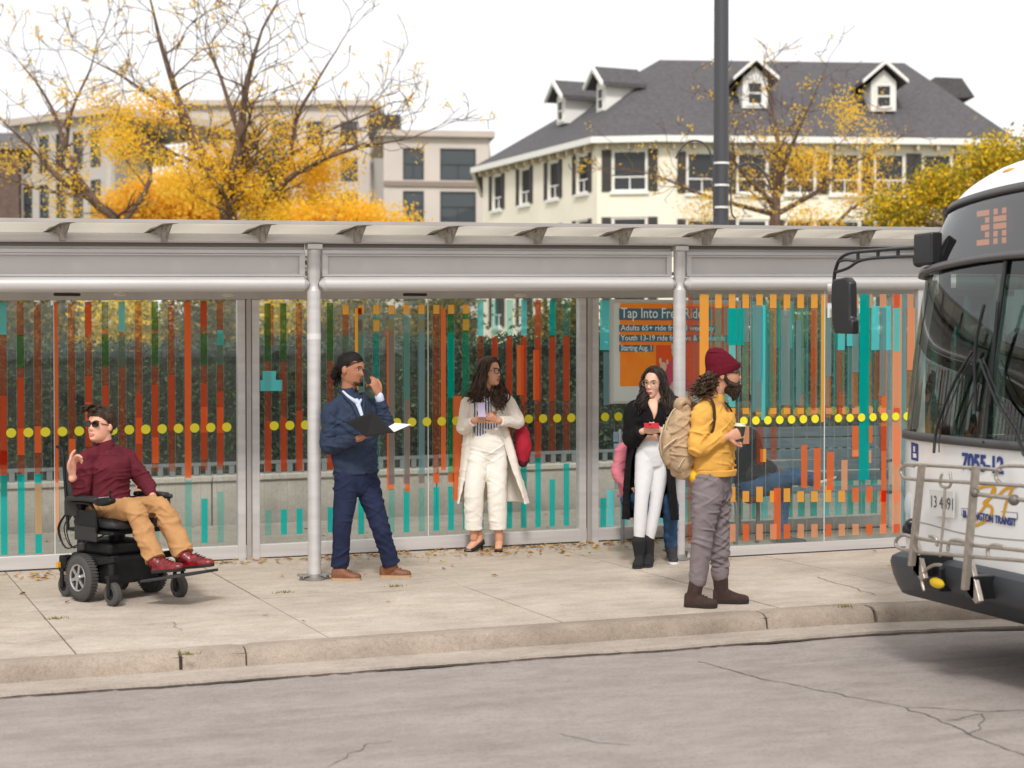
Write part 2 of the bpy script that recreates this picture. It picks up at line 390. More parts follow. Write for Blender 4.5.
# fallen leaves
def leaf_scatter(name, spots, mats, size=(.018, .035)):
    g = MB()
    for (cx, cy, sx, sy, n, zf) in spots:
        for _ in range(n):
            x = cx+rnd.gauss(0, 1)*sx if sx < 2 else cx+rnd.uniform(-1, 1)*sx; y = cy+rnd.gauss(0, 1)*sy; z = zf(x, y)+.008
            a = rnd.uniform(0, 6.28); s = rnd.uniform(*size); c, q = math.cos(a)*s, math.sin(a)*s; t = rnd.uniform(.1, .6)*s
            g.add([(x-c, y-q, z), (x+q*.45, y-c*.45, z+t), (x+c, y+q, z+.004), (x-q*.45, y+c*.45, z+t*.6)], [(0, 1, 2), (0, 2, 3)], rnd.randrange(len(mats)))
    return g.build(name, mats)
LM = [mat('leaf brown', S(140, 96, 60), .9), mat('leaf tan', S(186, 140, 84), .9), mat('leaf gold', S(206, 160, 70), .9)]
pzz = lambda x, y: gz(x)
tag(leaf_scatter('fallen_leaves', [(4.3, 14.42, 1.5, .06, 260, pzz), (3.0, 14.3, 1.2, .12, 110, pzz), (1.5, 14.35, .9, .1, 90, pzz), (.5, 14.1, .25, .12, 50, pzz), (4.6, 14.1, .7, .18, 110, pzz), (5.7, 14.3, .5, .12, 110, pzz), (5.4, 13.2, 2.2, .5, 16, pzz), (2.5, 12.6, 2.2, .9, 14, pzz), (6.2, 16.2, 6, .8, 160, pzz)], LM), kind='stuff', label='dry brown and gold leaves fallen along the foot of the glass wall', cat='leaves')
# little weeds in the joints
g = MB()
for (px, py) in ((395, 587), (187, 655), (56, 619), (846, 607), (286, 593)):
    c = gnd(px, py)
    for _ in range(46):
        x = c[0]+rnd.gauss(0, .035); y = c[1]+rnd.gauss(0, .012); h = rnd.uniform(.008, .028); a = rnd.uniform(-.02, .02)
        g.add([(x-.003, y, gz(x)), (x+.003, y, gz(x)), (x+a, y+a*.5, gz(x)+h)], [(0, 1, 2)])
tag(g.build('weeds', mat('weed', S(112, 108, 52), .9)), kind='stuff', label='small tufts of weed growing in the pavement joints', cat='weeds')
# ================= BUS SHELTER =================
ALU = mat('brushed aluminium paint', S(199, 196, 195), .42, .25, var=.08, vscale=3, stretch=(.3, 1, 6))
ALUD = mat('darker aluminium', S(172, 167, 163), .5, .3, var=.06, vscale=5)
mat('panel grey', S(196, 192, 191), .55, .1, var=.03, vscale=2)
mat('black plastic', (.012, .012, .013), .45)
mat('bolt steel', S(150, 145, 140), .35, .8)
GLASS = glassmat('shelter glass', (.94, .97, .96, 1), 1.0, veil=.02)
CAN = film('canopy sheet', S(226, 221, 212), .84, (1, 1, .98, 1), .7)
ORS = film('orange film', (1.0, .23, .07, 1), .75); ORD = film('faded orange film', (.55, .12, .06, 1), .34, (1, .74, .62, 1))
AMB = film('amber film', (1.0, .47, .09, 1), .95)
PEA = film('salmon film', (1.0, .46, .25, 1), .72, (1, .8, .7, 1))
TES = film('teal film', (.0, .50, .46, 1), .72, (.3, .9, .85, 1)); TED = film('faded teal film', (.10, .46, .42, 1), .28, (.65, .97, .93, 1))
CYA = film('cyan film', (.16, .80, .84, 1), .72, (.5, .95, .95, 1)); GRN = film('green film', (.02, .30, .12, 1), .35, (.5, .95, .65, 1))
LIN = film('pale line film', (.62, .66, .60, 1), .34); GRY = film('grey blue film', (.30, .50, .53, 1), .5)
YEL = mat('yellow dot', (.80, .72, .02, 1), .5)
CY = 13.13; BY = 14.6
def wp(o, root):
    o.parent = root; o.matrix_parent_inverse = (Matrix.Translation(root.location)@Matrix.Rotation(root.rotation_euler.z, 4, 'Z')).inverted(); return o
SH = thing('bus_shelter', 'long grey aluminium bus shelter with glass walls striped in orange and teal', 'bus shelter', (2.58, CY, gz(2.58)))
def sp(mb, name, m, **k): 
    par = k.pop('parent', SH); o = mb.build(name, m, **k); return wp(o, SH) if par is SH else o
CX = [-.51, 2.58, 5.67, 8.76]
for x in CX:
    z = gz(x); c = MB(); c.cyl((x, CY-.03, z+.012), (x, CY-.03, z+2.26), .0525, 28)
    col = sp(c, 'column', ALU, smooth='auto')
    c = MB(); c.lathe((x, CY-.03, z), (0, 0, 1), [(2.25, .0525), (2.275, .040), (2.30, .034), (2.33, .038), (2.37, .0500), (2.58, .0500)], 28)
    c.box(x-.058, x+.058, CY-.092, CY+.03, z+2.582, z+2.622); o = sp(c, 'column_head', ALU, smooth='auto', bevel=.004)
    c = MB(); c.lathe((x, CY-.03, z), (0, 0, 1), [(.004, 0), (.004, .085), (.02, .085), (.024, .06), (.05, .056), (.05, 0)], 28)
    c.box(x-.13, x+.13, CY-.07, CY+.01, z+.003, z+.016, sh=GR)
    for sx in (-.105, .105): c.cyl((x+sx, CY-.03, z+.01), (x+sx, CY-.03, z+.042), .013, 8)
    sp(c, 'base_plate', mat('galvanised plate', S(150, 146, 142), .5, .5), smooth='auto')
# white reflective band on the second column
x = CX[1]; c = MB(); c.cyl((x, CY-.03, gz(x)+1.88), (x, CY-.03, gz(x)+1.925), .0545, 28); sp(c, 'band', mat('white tape', S(215, 213, 210), .6), smooth='auto')
X0, X1 = -3.5, 9.9
segs = list(zip([X0]+CX, CX+[X1]))
for a, b in segs:
    if b-a < .2: continue
    a2 = a+.068; b2 = b-.068; z = 0
    c = MB()   # rounded lower tube with tapered ends
    nn = 20; 
    pts = [(a2-.03, .018), (a2+.015, .058), (b2-.015, .058), (b2+.03, .018)]
    v = []
    for (xx, rr) in pts:
        v += [(xx, CY-.03+rr*1.05*math.cos(2*math.pi*i/nn), gz(xx)+2.312+rr*math.sin(2*math.pi*i/nn)) for i in range(nn)]
    c.add(v, [(k*nn+i, k*nn+(i+1) % nn, (k+1)*nn+(i+1) % nn, (k+1)*nn+i) for k in range(3) for i in range(nn)]+[tuple(range(nn))[::-1], tuple(range(3*nn, 4*nn))])
    sp(c, 'beam_tube', ALU, smooth='auto')
    c = MB(); c.box(a2, b2, CY-.005, CY+.05, 2.37, 2.60, sh=GR); sp(c, 'fascia_panel', MATS['panel grey'])
    c = MB(); f0, f1 = 2.372, 2.578
    c.box(a2, b2, CY-.03, CY-.0055, f1-.03, f1, sh=GR); c.box(a2, b2, CY-.03, CY-.0055, f0, f0+.016, sh=GR)
    c.box(a2+.0, a2+.045, CY-.03, CY-.0055, f0+.0165, f1-.0305, sh=GR); c.box(b2-.045, b2, CY-.03, CY-.0055, f0+.0165, f1-.0305, sh=GR)
    c.box(a2+.03, b2-.03, CY-.036, CY-.0305, f1-.046, f1-.034, sh=GR)
    sp(c, 'fascia_frame', ALU, bevel=.003)
    c = MB(); c.box(a+.069, b-.069, CY-.012, CY+.05, 2.602, 2.625, sh=GR); sp(c, 'painted_shadow_line', mat('shadow line grey', S(120, 112, 108), .7))  # strip coloured dark to paint in the shadow line above the fascia
c = MB(); nn = 14
prof = [(CY-.075, 2.627), (CY-.088, 2.64), (CY-.085, 2.662), (CY-.062, 2.685), (CY-.02, 2.700), (CY+.10, 2.705), (CY+.10, 2.627)]
for xx in (X0, X1): c.v += [(xx, y, z+gz(xx)) for y, z in prof]
k = len(prof); c.f = [(i, (i+1) % k, k+(i+1) % k, k+i) for i in range(k)]+[tuple(range(k))[::-1], tuple(range(k, 2*k))]; c.mi = [0]*len(c.f)
sp(c, 'gutter_rail', ALU, smooth='auto')
# canopy sheet in bays, slightly arched
bx = [X0]+[.682+.7415*i for i in range(-5, 13)]
for a, b in zip(bx[:-1], bx[1:]):
    c = MB(); ny = 12
    for j in range(ny+1):
        t = j/ny; y = 12.74+t*2.3; z = 2.762+.05*math.sin(t*math.pi)*.6-.12*t*t
        for xx in (a+.004, b-.004): c.v.append((xx, y, z+gz(xx)))
    c.f = [(2*j, 2*j+1, 2*j+3, 2*j+2) for j in range(ny)]; c.mi = [0]*ny
    o = sp(c, 'canopy_sheet', CAN, smooth=True); so_ = o.modifiers.new('s', 'SOLIDIFY'); so_.thickness = .008
c = MB(); c.box(X0, X1, 12.722, 12.7395, 2.750, 2.776, sh=GR); sp(c, 'canopy_edge', ALUD)
# canopy ribs
fin = [(-.15, .105), (-.04, .100), (.08, .09), (.2, .078), (.34, .03), (.18, .045), (.06, .03), (.035, -.005), (.03, -.03), (-.03, -.03), (-.055, .02), (-.10, .09)]
for i in range(13):
    xb = .682-.7415+.7415*i
    if i == 0: xb = .682-.7415
    ux, uy = -.42, .906; base = np.array([xb, 12.99, gz(xb)+2.66])
    to = lambda p, d: base+np.array([ux*p[0]+uy*(d-.006), uy*p[0]-ux*(d-.006), p[1]])
    c = MB(); c.prism(fin, to, .012)
    c.prism([(-.155, .106), (.0, .10), (.34, .032), (.34, .026), (.0, .092), (-.155, .098)], lambda p, d: to(p, d*1.0-.02), .05)
    c.box(xb-.022, xb+.022, 12.955, 13.05, gz(xb)+2.63, gz(xb)+2.70)
    for q in ((-.03, .06), (.03, .07)): c.cyl(to(q, -.008), to(q, .020), .009, 8)
    sp(c, 'rib_bracket', mat('bracket grey', S(150, 143, 134), .5, .3, var=.2, vscale=20), smooth='auto')
BPANES, FPANES = [], []
# rear frame
def rail(x0, x1, y0, y1, z0, z1, name='rail', m=ALU): 
    c = MB(); c.box(x0, x1, y0, y1, z0, z1, sh=GR); return sp(c, name, m, bevel=.004)
rail(X0, X1, BY-.05, BY+.05, 2.235, 2.42, 'top_rail', ALUD); rail(X0, X1, BY-.035, BY+.035, .012, .125, 'bottom_rail', ALU)
rail(X0, X1, BY-.042, BY+.042, -.012, .010, 'rail_seal', mat('rubber seal', (.03, .03, .03), .8))
PX = [-.80, 2.30, 5.41, 8.6]
for x in PX:
    for dx, wd in ((-.06, .035), (0, .022), (.06, .035)):
        c = MB(); c.box(x+dx-wd+.002, x+dx+wd-.002, BY-.062+abs(dx)*.3, BY+.055, gz(x)+.0, gz(x)+2.234); sp(c, 'post', ALUD if dx == 0 else ALU, bevel=.004)
for a, b in ((X0, PX[0]), (PX[0], .69), (.69, PX[1]), (PX[1], 3.90), (3.90, PX[2]), (PX[2], 7.05), (7.05, PX[3]), (PX[3], X1)):
    a_ = a+(.097 if a in PX else .004); b_ = b-(.097 if b in PX else .004)
    c = MB(); c.box(a_, b_, BY-.005, BY+.005, .128, 2.232, sh=GR); BPANES.append((a_, b_, sp(c, 'glass_pane', GLASS)))
for x in (.69, 3.90, 7.05):
    c = MB(); c.box(x-.0038, x+.0038, BY-.006, BY+.006, .128, 2.232, sh=GR); sp(c, 'pane_joint', mat('clear silicone', S(205, 208, 205), .4))
# front screen on the right
FX0, FX1 = 5.745, 7.93
c = MB(); c.box(FX0, FX1, CY-.04, CY+.02, -.01, .09, sh=GR); sp(c, 'bottom_rail', ALU, bevel=.004)
c = MB(); c.box(FX0, 8.70, CY-.045, CY-.02, .0, .010, sh=GR); sp(c, 'rail_seal', MATS['rubber seal'])
for a, b in ((FX0, 7.03), (7.04, FX1)):
    c = MB(); c.box(a, b, CY-.014, CY-.006, .092, 2.262, sh=GR); FPANES.append((a, b, sp(c, 'glass_pane', GLASS)))
c = MB(); c.box(7.031, 7.039, CY-.014, CY-.006, .092, 2.262, sh=GR); sp(c, 'pane_joint', MATS['clear silicone'])
c = MB(); c.box(FX1+.001, FX1+.075, CY-.045, CY+.03, gz(8), gz(8)+2.26); sp(c, 'post', ALU, bevel=.004)
c = MB(); c.box(FX1+.08, 8.72, CY-.014, CY-.006, .092, 2.262, sh=GR); FPANES.append((FX1+.08, 8.72, sp(c, 'glass_pane', GLASS))); rail(FX1+.076, 8.7, CY-.04, CY+.02, -.01, .09, 'bottom_rail')
# small ceiling lights
for (px, py) in ((67, 297), (415, 297)):
    p = onY(px, py, 13.55); c = MB(); c.tube([(p[0]-.09, 13.55, p[2]+.02), (p[0]+.09, 13.55, p[2]+.02)], [(.03, .014)]*2, (0, 1, 0), 12); sp(c, 'ceiling_light', MATS['black plastic'], smooth=True)
for (px, py) in ((228, 297), (120, 296), (520, 297)):
    p = onY(px, py, 13.55); c = MB(); c.sphere((p[0], 13.55, p[2]+.012), .05, .05, .014); sp(c, 'sensor', mat('opal', S(205, 200, 190), .5), smooth=True)
# soffit plate between beam and rear rail
c = MB(); c.box(X0, X1, CY+.051, CY+.35, 2.395, 2.41, sh=GR); sp(c, 'soffit', ALUD)

# ---- printed film: vertical strips and dots on the glass ----
class Film:
    """printed film: one mesh per glass pane"""
    def __init__(s, Y, panes): s.Y = Y; s.panes = panes; s.d = [MB() for _ in panes]; s.m = []
    def pane(s, x): return min(range(len(s.panes)), key=lambda i: max(s.panes[i][0]-x, x-s.panes[i][1], 0))
    def mi(s, m):
        if m not in s.m: s.m.append(m)
        return s.m.index(m)
    def strip(s, px, w, y0, y1, m, slant=0):
        a = onY(px-w/2, y0, s.Y); b = onY(px+w/2, y0, s.Y); c = onY(px-w/2, y1, s.Y); s.world(a[0], b[0], c[2], a[2], m, slant)
    def world(s, xa, xb, z0, z1, m, slant=0):
        i = s.pane((xa+xb)/2); p0, p1 = s.panes[i][:2]; xa = max(xa, p0+.002); xb = min(xb, p1-.002)
        k = s.mi(m); y = s.Y-.0012*(1+k); z0 = max(z0, .13+gz(xa)); z1 = min(z1, 2.225+gz(xa) if s.Y > 14 else 2.255+gz(xa))
        if z1 <= z0 or xb <= xa: return
        s.d[i].add([(xa, y, z0), (xb, y, z0), (xb+slant, y, z1), (xa+slant, y, z1)], [(0, 1, 2, 3)], k)
    def done(s):
        for g, p in zip(s.d, s.panes):
            if g.f: o = g.build('striped_film', s.m); o.parent = p[2]
    def dots(s, xs, m=YEL, zf=1.145, r=.040):
        k = s.mi(m)
        for x in xs:
            g = s.d[s.pane(x)]; n = 18; z = gz(x)+zf; y = s.Y-.022; g.add([(x+r*math.cos(6.2832*i/n), y, z+r*math.sin(6.2832*i/n)) for i in range(n)], [tuple(range(n))], k)
rs = random.Random(21)
F = Film(BY-.008, BPANES)
pit = .1365; x = -3.4
ORM = film('orange mid film', (.85, .17, .07, 1), .5)
while x < 5.33:
    x += pit
    if any(abs(x-p) < .13 for p in PX): continue
    W = .027; zb = gz(x)
    for q in (-W-.006, W+.004): F.world(x+q, x+q+.0028, zb+.13, zb+2.22, LIN)
    def seg(z0, z1, m, dx=0): F.world(x-W+dx, x+W+dx, zb+z0, zb+z1, m)
    if x < 2.2:
        full = abs(x-.70) < .07 or abs(x-1.79) < .07
        seg(.78, 2.22, ORD)
        if full: seg(.72, 2.22, ORS)
        else:
            if rs.random() < .5: seg(rs.uniform(1.93, 2.03), 2.22, rs.choice([GRN, TED, ORM, CYA]))
            if rs.random() < .5: seg(1.68, 1.95, rs.choice([GRN, TED]))
            if rs.random() < .6: t = rs.choice((1.45, 1.52, 1.60)); seg(t-rs.uniform(.45, .75), t, ORM)
            if rs.random() < .28: t = rs.uniform(1.0, 1.4); seg(t-.22, t, ORS)
            if rs.random() < .35: seg(.62, 1.0, ORM)
        if x < .62: seg(.14, .80, TES)
        elif x > 1.0 and rs.random() < .85: seg(.16, rs.uniform(.5, .9), TES if abs(x-1.93) < .07 or rs.random() < .3 else TED)
        if x < 1.9 and rs.random() < .4: seg(.3, .72, PEA)
    elif x < 3.05:
        seg(.75, 2.2, ORD)
        if rs.random() < .8: seg(.75, rs.uniform(1.15, 1.35), ORM)
        if rs.random() < .4: seg(1.7, 2.2, GRN)
        seg(.2, .42, TES if rs.random() < .7 else TED)
    elif x < 4.25:
        seg(2.10, 2.18, AMB); seg(.6, 2.1, rs.choice([ORD, GRN, GRY, TED]))
        if rs.random() < .8: seg(1.95, 2.05, AMB)
        if rs.random() < .7: seg(1.35, 1.93, rs.choice([TED, GRN, TES, TED]))
        seg(.60, .68, ORS); seg(.17, .56, TES if rs.random() < .8 else TED)
    else:
        seg(.85, 1.9, ORD); seg(1.9, 2.22, rs.choice([TES, CYA, TED, ORM]))
        if rs.random() < .6: seg(1.3, 1.88, ORM)
        if rs.random() < .6: seg(.75, rs.uniform(.9, 1.2), ORM)
        seg(.16, rs.uniform(.55, .85), TES if rs.random() < .85 else TED)
for a in ((358, 7, 308, 450, AMB), (390, 7, 330, 490, ORS), (443, 5, 308, 470, ORS), (457, 9, 396, 500, ORS), (407, 5, 400, 492, ORS), (270, 7, 305, 345, ORD), (600+6, 13, 300, 350, CYA), (606, 6, 352, 405, GRY), (603, 6, 498, 527, TES), (520, 7, 345, 395, ORS), (536, 6, 350, 400, ORS)): F.strip(*a)
F.strip(271, 22, 380, 391, CYA); F.strip(269, 13, 371, 380, CYA); F.strip(220, 6, 330, 345, CYA)
F.dots([.345+.136*i for i in range(-20, 38) if all(abs(.345+.136*i-p) > .14 for p in PX) and .345+.136*i < 5.33]+[5.57+.13*i for i in range(0, 23)])
# behind the bench, right part of rear wall
x = 5.5
while x < 9.6:
    x += .13
    if abs(x-PX[3]) < .13: continue
    W = .027; zb = gz(x); F.world(x+W+.01, x+W+.013, zb+.13, zb+2.2, LIN)
    F.world(x-.036, x+.036, zb+.14, zb+.47, TES if rs.random() < .5 else CYA)
    if x > 6.95: F.world(x-W, x+W, zb+1.75, zb+2.2, rs.choice([TES, CYA, TES, TED])); F.world(x-W, x+W, zb+1.2, zb+1.75, rs.choice([GRY, TED, TED]))
F.done()
G = Film(CY-.016, FPANES); PEA_ = film('pale amber film', (1.0, .42, .16, 1), .26, (1, .88, .76, 1))
top = 705
for i in range(16):
    px = 704.5+13.7*i
    if i: G.strip(px, 6.5, 294, 308, AMB if i < 9 else PEA); G.strip(px, 6.5, 308, 330+rs.uniform(0, 80), rs.choice([PEA_, GRY, TED, CYA]))
    G.strip(px, 6.5, 308, 418, PEA_); G.strip(px+6.8, .6, 294, 546, LIN); G.strip(px+6.8, 2.6, 308, 410, TED)
    G.strip(px, 6.5, 489+rs.uniform(-3, 3), 502, AMB if i < 11 else ORS); G.strip(px, 6.5, 524, 545, PEA if i % 3 else ORS); G.strip(px, 6.5, 408, 414, AMB if i < 8 else PEA)
    if 2 < i and rs.random() < .4: G.strip(px, 6.5, 426, 440+rs.uniform(0, 35), rs.choice([ORD, ORS, PEA]))
for a in ((704, 9, 294, 385, AMB), (690, 5, 294, 560, ORD), (735, 16, 308, 345, TES), (745, 5, 308, 440, TED), (757, 9, 305, 412, GRY), (763, 4, 305, 420, CYA), (770, 7, 310, 410, TED), (785, 9, 310, 405, GRY), (798, 5, 320, 405, GRY), (813, 4, 310, 410, ORD),
          (824.5, 7, 294, 422, AMB), (841, 7, 310, 350, CYA), (851, 9, 306, 346, CYA), (864, 10, 294, 480, TES), (875, 8, 306, 350, CYA), (886, 9, 306, 350, CYA), (884, 5, 350, 540, ORS), (897, 9, 294, 546, PEA), (904, 5, 294, 546, GRY), (911, 8, 308, 370, PEA), (839, 6, 350, 415, ORD), (876, 5, 352, 400, ORD),
          (817, 7, 448, 490, ORS), (830, 7, 452, 490, ORS), (804, 6, 445, 488, ORS), (844, 6, 460, 490, PEA), (763, 6, 449, 462, AMB), (777, 7, 488, 546, ORS), (868, 6, 450, 463, PEA), (855, 6, 450, 456, PEA)): G.strip(*a)
G.dots([6.26+.112*i for i in range(16) if i not in (7,)], zf=1.150, r=.036)
G.done()

# ================= POSTER =================
PO = thing('poster', 'orange transit poster with white text on blue bars, behind the front column', 'poster', (6.2, BY-.09, 1.3))
y = BY-.10; pz = gz(6.2)
def pp(mb, name, m, **k): return wp(mb.build(name, m, **k), PO)
a = onY(613, 302, y); b = onY(738, 402, y); L, Rr_, T, B = a[0], b[0], a[2], onY(613, 401, y)[2]
c = MB(); c.box(L, Rr_, y, y+.03, B, T); pp(c, 'board', mat('poster white', S(214, 222, 220), .6))
c = MB(); th = .025
c.box(L-th, L, y-.012, y+.032, B-th, T+th); c.box(Rr_, Rr_+th, y-.012, y+.032, B-th, T+th); c.box(L+.0005, Rr_-.0005, y-.012, y+.032, T, T+th-.001); c.box(L+.0005, Rr_-.0005, y-.012, y+.032, B-th+.001, B)
pp(c, 'frame', mat('poster frame', S(205, 204, 200), .4, .3), bevel=.003)
zt = lambda py: onY(640, py, y)[2]; xt = lambda px: onY(px, 340, y)[0]
c = MB(); c.box(xt(620), Rr_-.01, y-.003, y-.0005, zt(386), T-.012); pp(c, 'orange_field', mat('poster orange', (1.0, .24, .012, 1), .55, col2=(1.0, .32, .015)))
c = MB(); c.box(xt(656), Rr_-.012, y-.005, y-.0035, zt(384), zt(345)); c.box(xt(672), Rr_-.012, y-.005, y-.0035, zt(345), zt(306)); pp(c, 'red_field', mat('poster red orange', (.80, .09, .01, 1), .55))
c = MB()
for (x0, x1, y0, y1) in ((619, 711, 308.5, 320), (619, 716, 325, 331.5), (619, 727, 335, 341.5), (619, 653, 345, 351.5)): c.box(xt(x0), xt(x1), y-.007, y-.0055, zt(y1), zt(y0))
pp(c, 'text_bars', mat('poster blue', S(72, 112, 138), .55))
TW = mat('poster lettering', S(226, 236, 238), .6)
for s_, x0, x1, yb, sz in (('Tap Into Free Rides', 620.5, 706, 317.9, .135), ('Adults 65+ ride free all weekday', 620.5, 714, 330.4, .070), ('Youth 13-19 ride free eve & weekends', 620.5, 725, 340.4, .070), ('Starting Aug. 1', 620.5, 651, 350.4, .070)):
    wp(text(s_, sz, (xt(x0), y-.009, zt(yb)), '-Y', TW, None, 'lettering', .0008, fit=xt(x1)-xt(x0), bold=.0012), PO)
# flat printed figure: pink top, raised hand, grey hair
def disc(mb, cx, cy, rx, ry, dy, mi): mb.add([(xt(cx)+rx*math.cos(t*.5236), y-dy, zt(cy)+ry*math.sin(t*.5236)) for t in range(12)], [tuple(range(12))], mi)
c = MB(); disc(c, 676, 374, .10, .14, .0085, 0); disc(c, 684, 385, .11, .06, .0087, 0); disc(c, 663, 367, .035, .045, .009, 1); disc(c, 660, 361, .015, .03, .0092, 1); disc(c, 667, 362, .012, .025, .0093, 1); disc(c, 677, 352, .06, .07, .0095, 1); disc(c, 677, 347, .065, .05, .010, 2); disc(c, 673, 386, .025, .04, .0094, 1)
pp(c, 'printed_figure', [mat('print pink', S(205, 72, 110), .6), mat('print skin', S(226, 190, 170), .6), mat('print grey', S(205, 205, 205), .6)])

# ================= BENCHES =================
BW = mat('bench slat', S(112, 132, 146), .6, var=.15, vscale=12, stretch=(.4, 4, 4)); BM = mat('bench frame', S(128, 132, 134), .45, .4)
def bench(x0, x1, y, label):
    r_ = thing('bench', label, 'bench', ((x0+x1)/2, y, gz((x0+x1)/2)), group='benches inside the shelter'); z = gz((x0+x1)/2)
    c = MB()
    for k in range(4): c.box(x0, x1, y-.36+k*.105, y-.27+k*.105, z+.43, z+.455)
    wp(c.build('seat', BW, bevel=.006), r_); c = MB()
    for k in range(5): c.box(x0, x1, y+.075+.012*k, y+.10+.012*k, z+.50+k*.105, z+.592+k*.105)
    wp(c.build('backrest', BW, bevel=.006), r_)
    for xx in (x0+.06, x1-.06):
        c = MB(); c.tube([(xx, y-.32, z+.01), (xx, y-.31, z+.42), (xx, y+.05, z+.42), (xx, y+.13, z+1.02)], [.02]*4, (1, 0, 0), 8); c.cyl((xx, y+.05, z+.42), (xx, y+.06, z+.01), .018, 8); wp(c.build('leg', BM, smooth='auto'), r_)
        c = MB(); c.tube([(xx, y+.10, z+.66), (xx, y-.15, z+.70), (xx, y-.33, z+.66), (xx, y-.35, z+.50), (xx, y-.31, z+.42)], [(.026, .014)]*5, (1, 0, 0), 8); wp(c.build('armrest', BM, smooth=True), r_)
    return r_
bench(6.72, 8.35, 14.22, 'slatted blue grey bench behind the striped front screen, beside the bus')
bench(5.56, 6.62, 14.20, 'slatted bench inside the shelter behind the woman in the black coat')

# ================= PLANTER WALL, LOW RAILING, HEDGE =================
WY = 17.6
wl = thing('planter_wall', 'low pale concrete wall running behind the shelter below the hedge', 'wall', (3, WY, gz(3)))
c = MB(); 
for i in range(-4, 9): c.box(i*2.4+.006, i*2.4+2.394, WY, WY+.25, -.1, .44, sh=GR)
wp(c.build('wall_block', concrete('wall concrete', S(205, 198, 188), S(180, 172, 162)), bevel=.01), wl)
c = MB()
for i in range(-4, 9): c.box(i*2.4+.003, i*2.4+2.397, WY-.03, WY+.28, .442, .50, sh=GR)
wp(c.build('coping', MATS['wall concrete'], bevel=.01), wl)
rl = thing('low_railing', 'low grey slatted railing standing on the planter wall', 'railing', (3, WY+.1, gz(3)+.5))
c = MB(); c.box(-9, 19, WY+.09, WY+.12, .60, .635, sh=GR); wp(c.build('rail', mat('railing grey', S(120, 124, 124), .5, .3)), rl)
c = MB()
for i in range(230): c.box(-9+i*.122, -9+i*.122+.055, WY+.095, WY+.115, .502, .60, sh=GR)
wp(c.build('slats', MATS['railing grey'], kind='stuff'), rl)
# hedge: leaf sized faces over an uneven body
def leafcloud(g, pts, size, nm, up=.5, rs=rnd):
    for p in pts:
        s = rs.uniform(*size); a = Vector((rs.gauss(0, 1), rs.gauss(0, 1), rs.gauss(0, 1))).normalized(); b = a.cross(Vector((rs.gauss(0, 1), rs.gauss(0, 1), rs.gauss(0, 1)))).normalized()*s*.5; a = a*s
        p = Vector(p); g.v += [tuple(p-a), tuple(p+b), tuple(p+a), tuple(p-b)]; k = len(g.v)-4; g.f.append((k, k+1, k+2, k+3)); g.mi.append(rs.randrange(nm))
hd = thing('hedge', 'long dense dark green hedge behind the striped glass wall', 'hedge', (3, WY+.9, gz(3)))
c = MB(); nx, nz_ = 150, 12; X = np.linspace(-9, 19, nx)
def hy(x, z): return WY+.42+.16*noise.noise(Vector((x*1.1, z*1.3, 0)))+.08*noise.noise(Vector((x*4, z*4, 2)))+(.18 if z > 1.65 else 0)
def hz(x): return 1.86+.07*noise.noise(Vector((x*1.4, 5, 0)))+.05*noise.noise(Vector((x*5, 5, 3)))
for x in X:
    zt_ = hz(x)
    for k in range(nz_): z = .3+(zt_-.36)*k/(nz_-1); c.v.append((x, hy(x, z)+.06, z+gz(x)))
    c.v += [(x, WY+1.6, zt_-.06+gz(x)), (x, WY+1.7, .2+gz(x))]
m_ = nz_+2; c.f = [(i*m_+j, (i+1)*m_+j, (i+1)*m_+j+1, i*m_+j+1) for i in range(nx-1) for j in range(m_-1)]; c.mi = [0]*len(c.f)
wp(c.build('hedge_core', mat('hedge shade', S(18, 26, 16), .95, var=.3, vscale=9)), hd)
pts = []
for _ in range(52000):
    x = rnd.uniform(-6, 16); u = rnd.random()
    if u < .8: z = rnd.uniform(.45, hz(x)); yy = hy(x, z)+rnd.gauss(0, .035)
    else: z = hz(x)+rnd.gauss(0, .03); yy = rnd.uniform(WY+.45, WY+1.4)
    pts.append((x, yy, z+gz(x)))
c = MB(); leafcloud(c, pts, (.018, .036), 3)
wp(c.build('leaves', [mat('hedge leaf dark', S(30, 48, 26), .6, spec=.3), mat('hedge leaf', S(40, 62, 32), .6, spec=.3), mat('hedge leaf light', S(58, 82, 42), .6, spec=.3)]), hd)
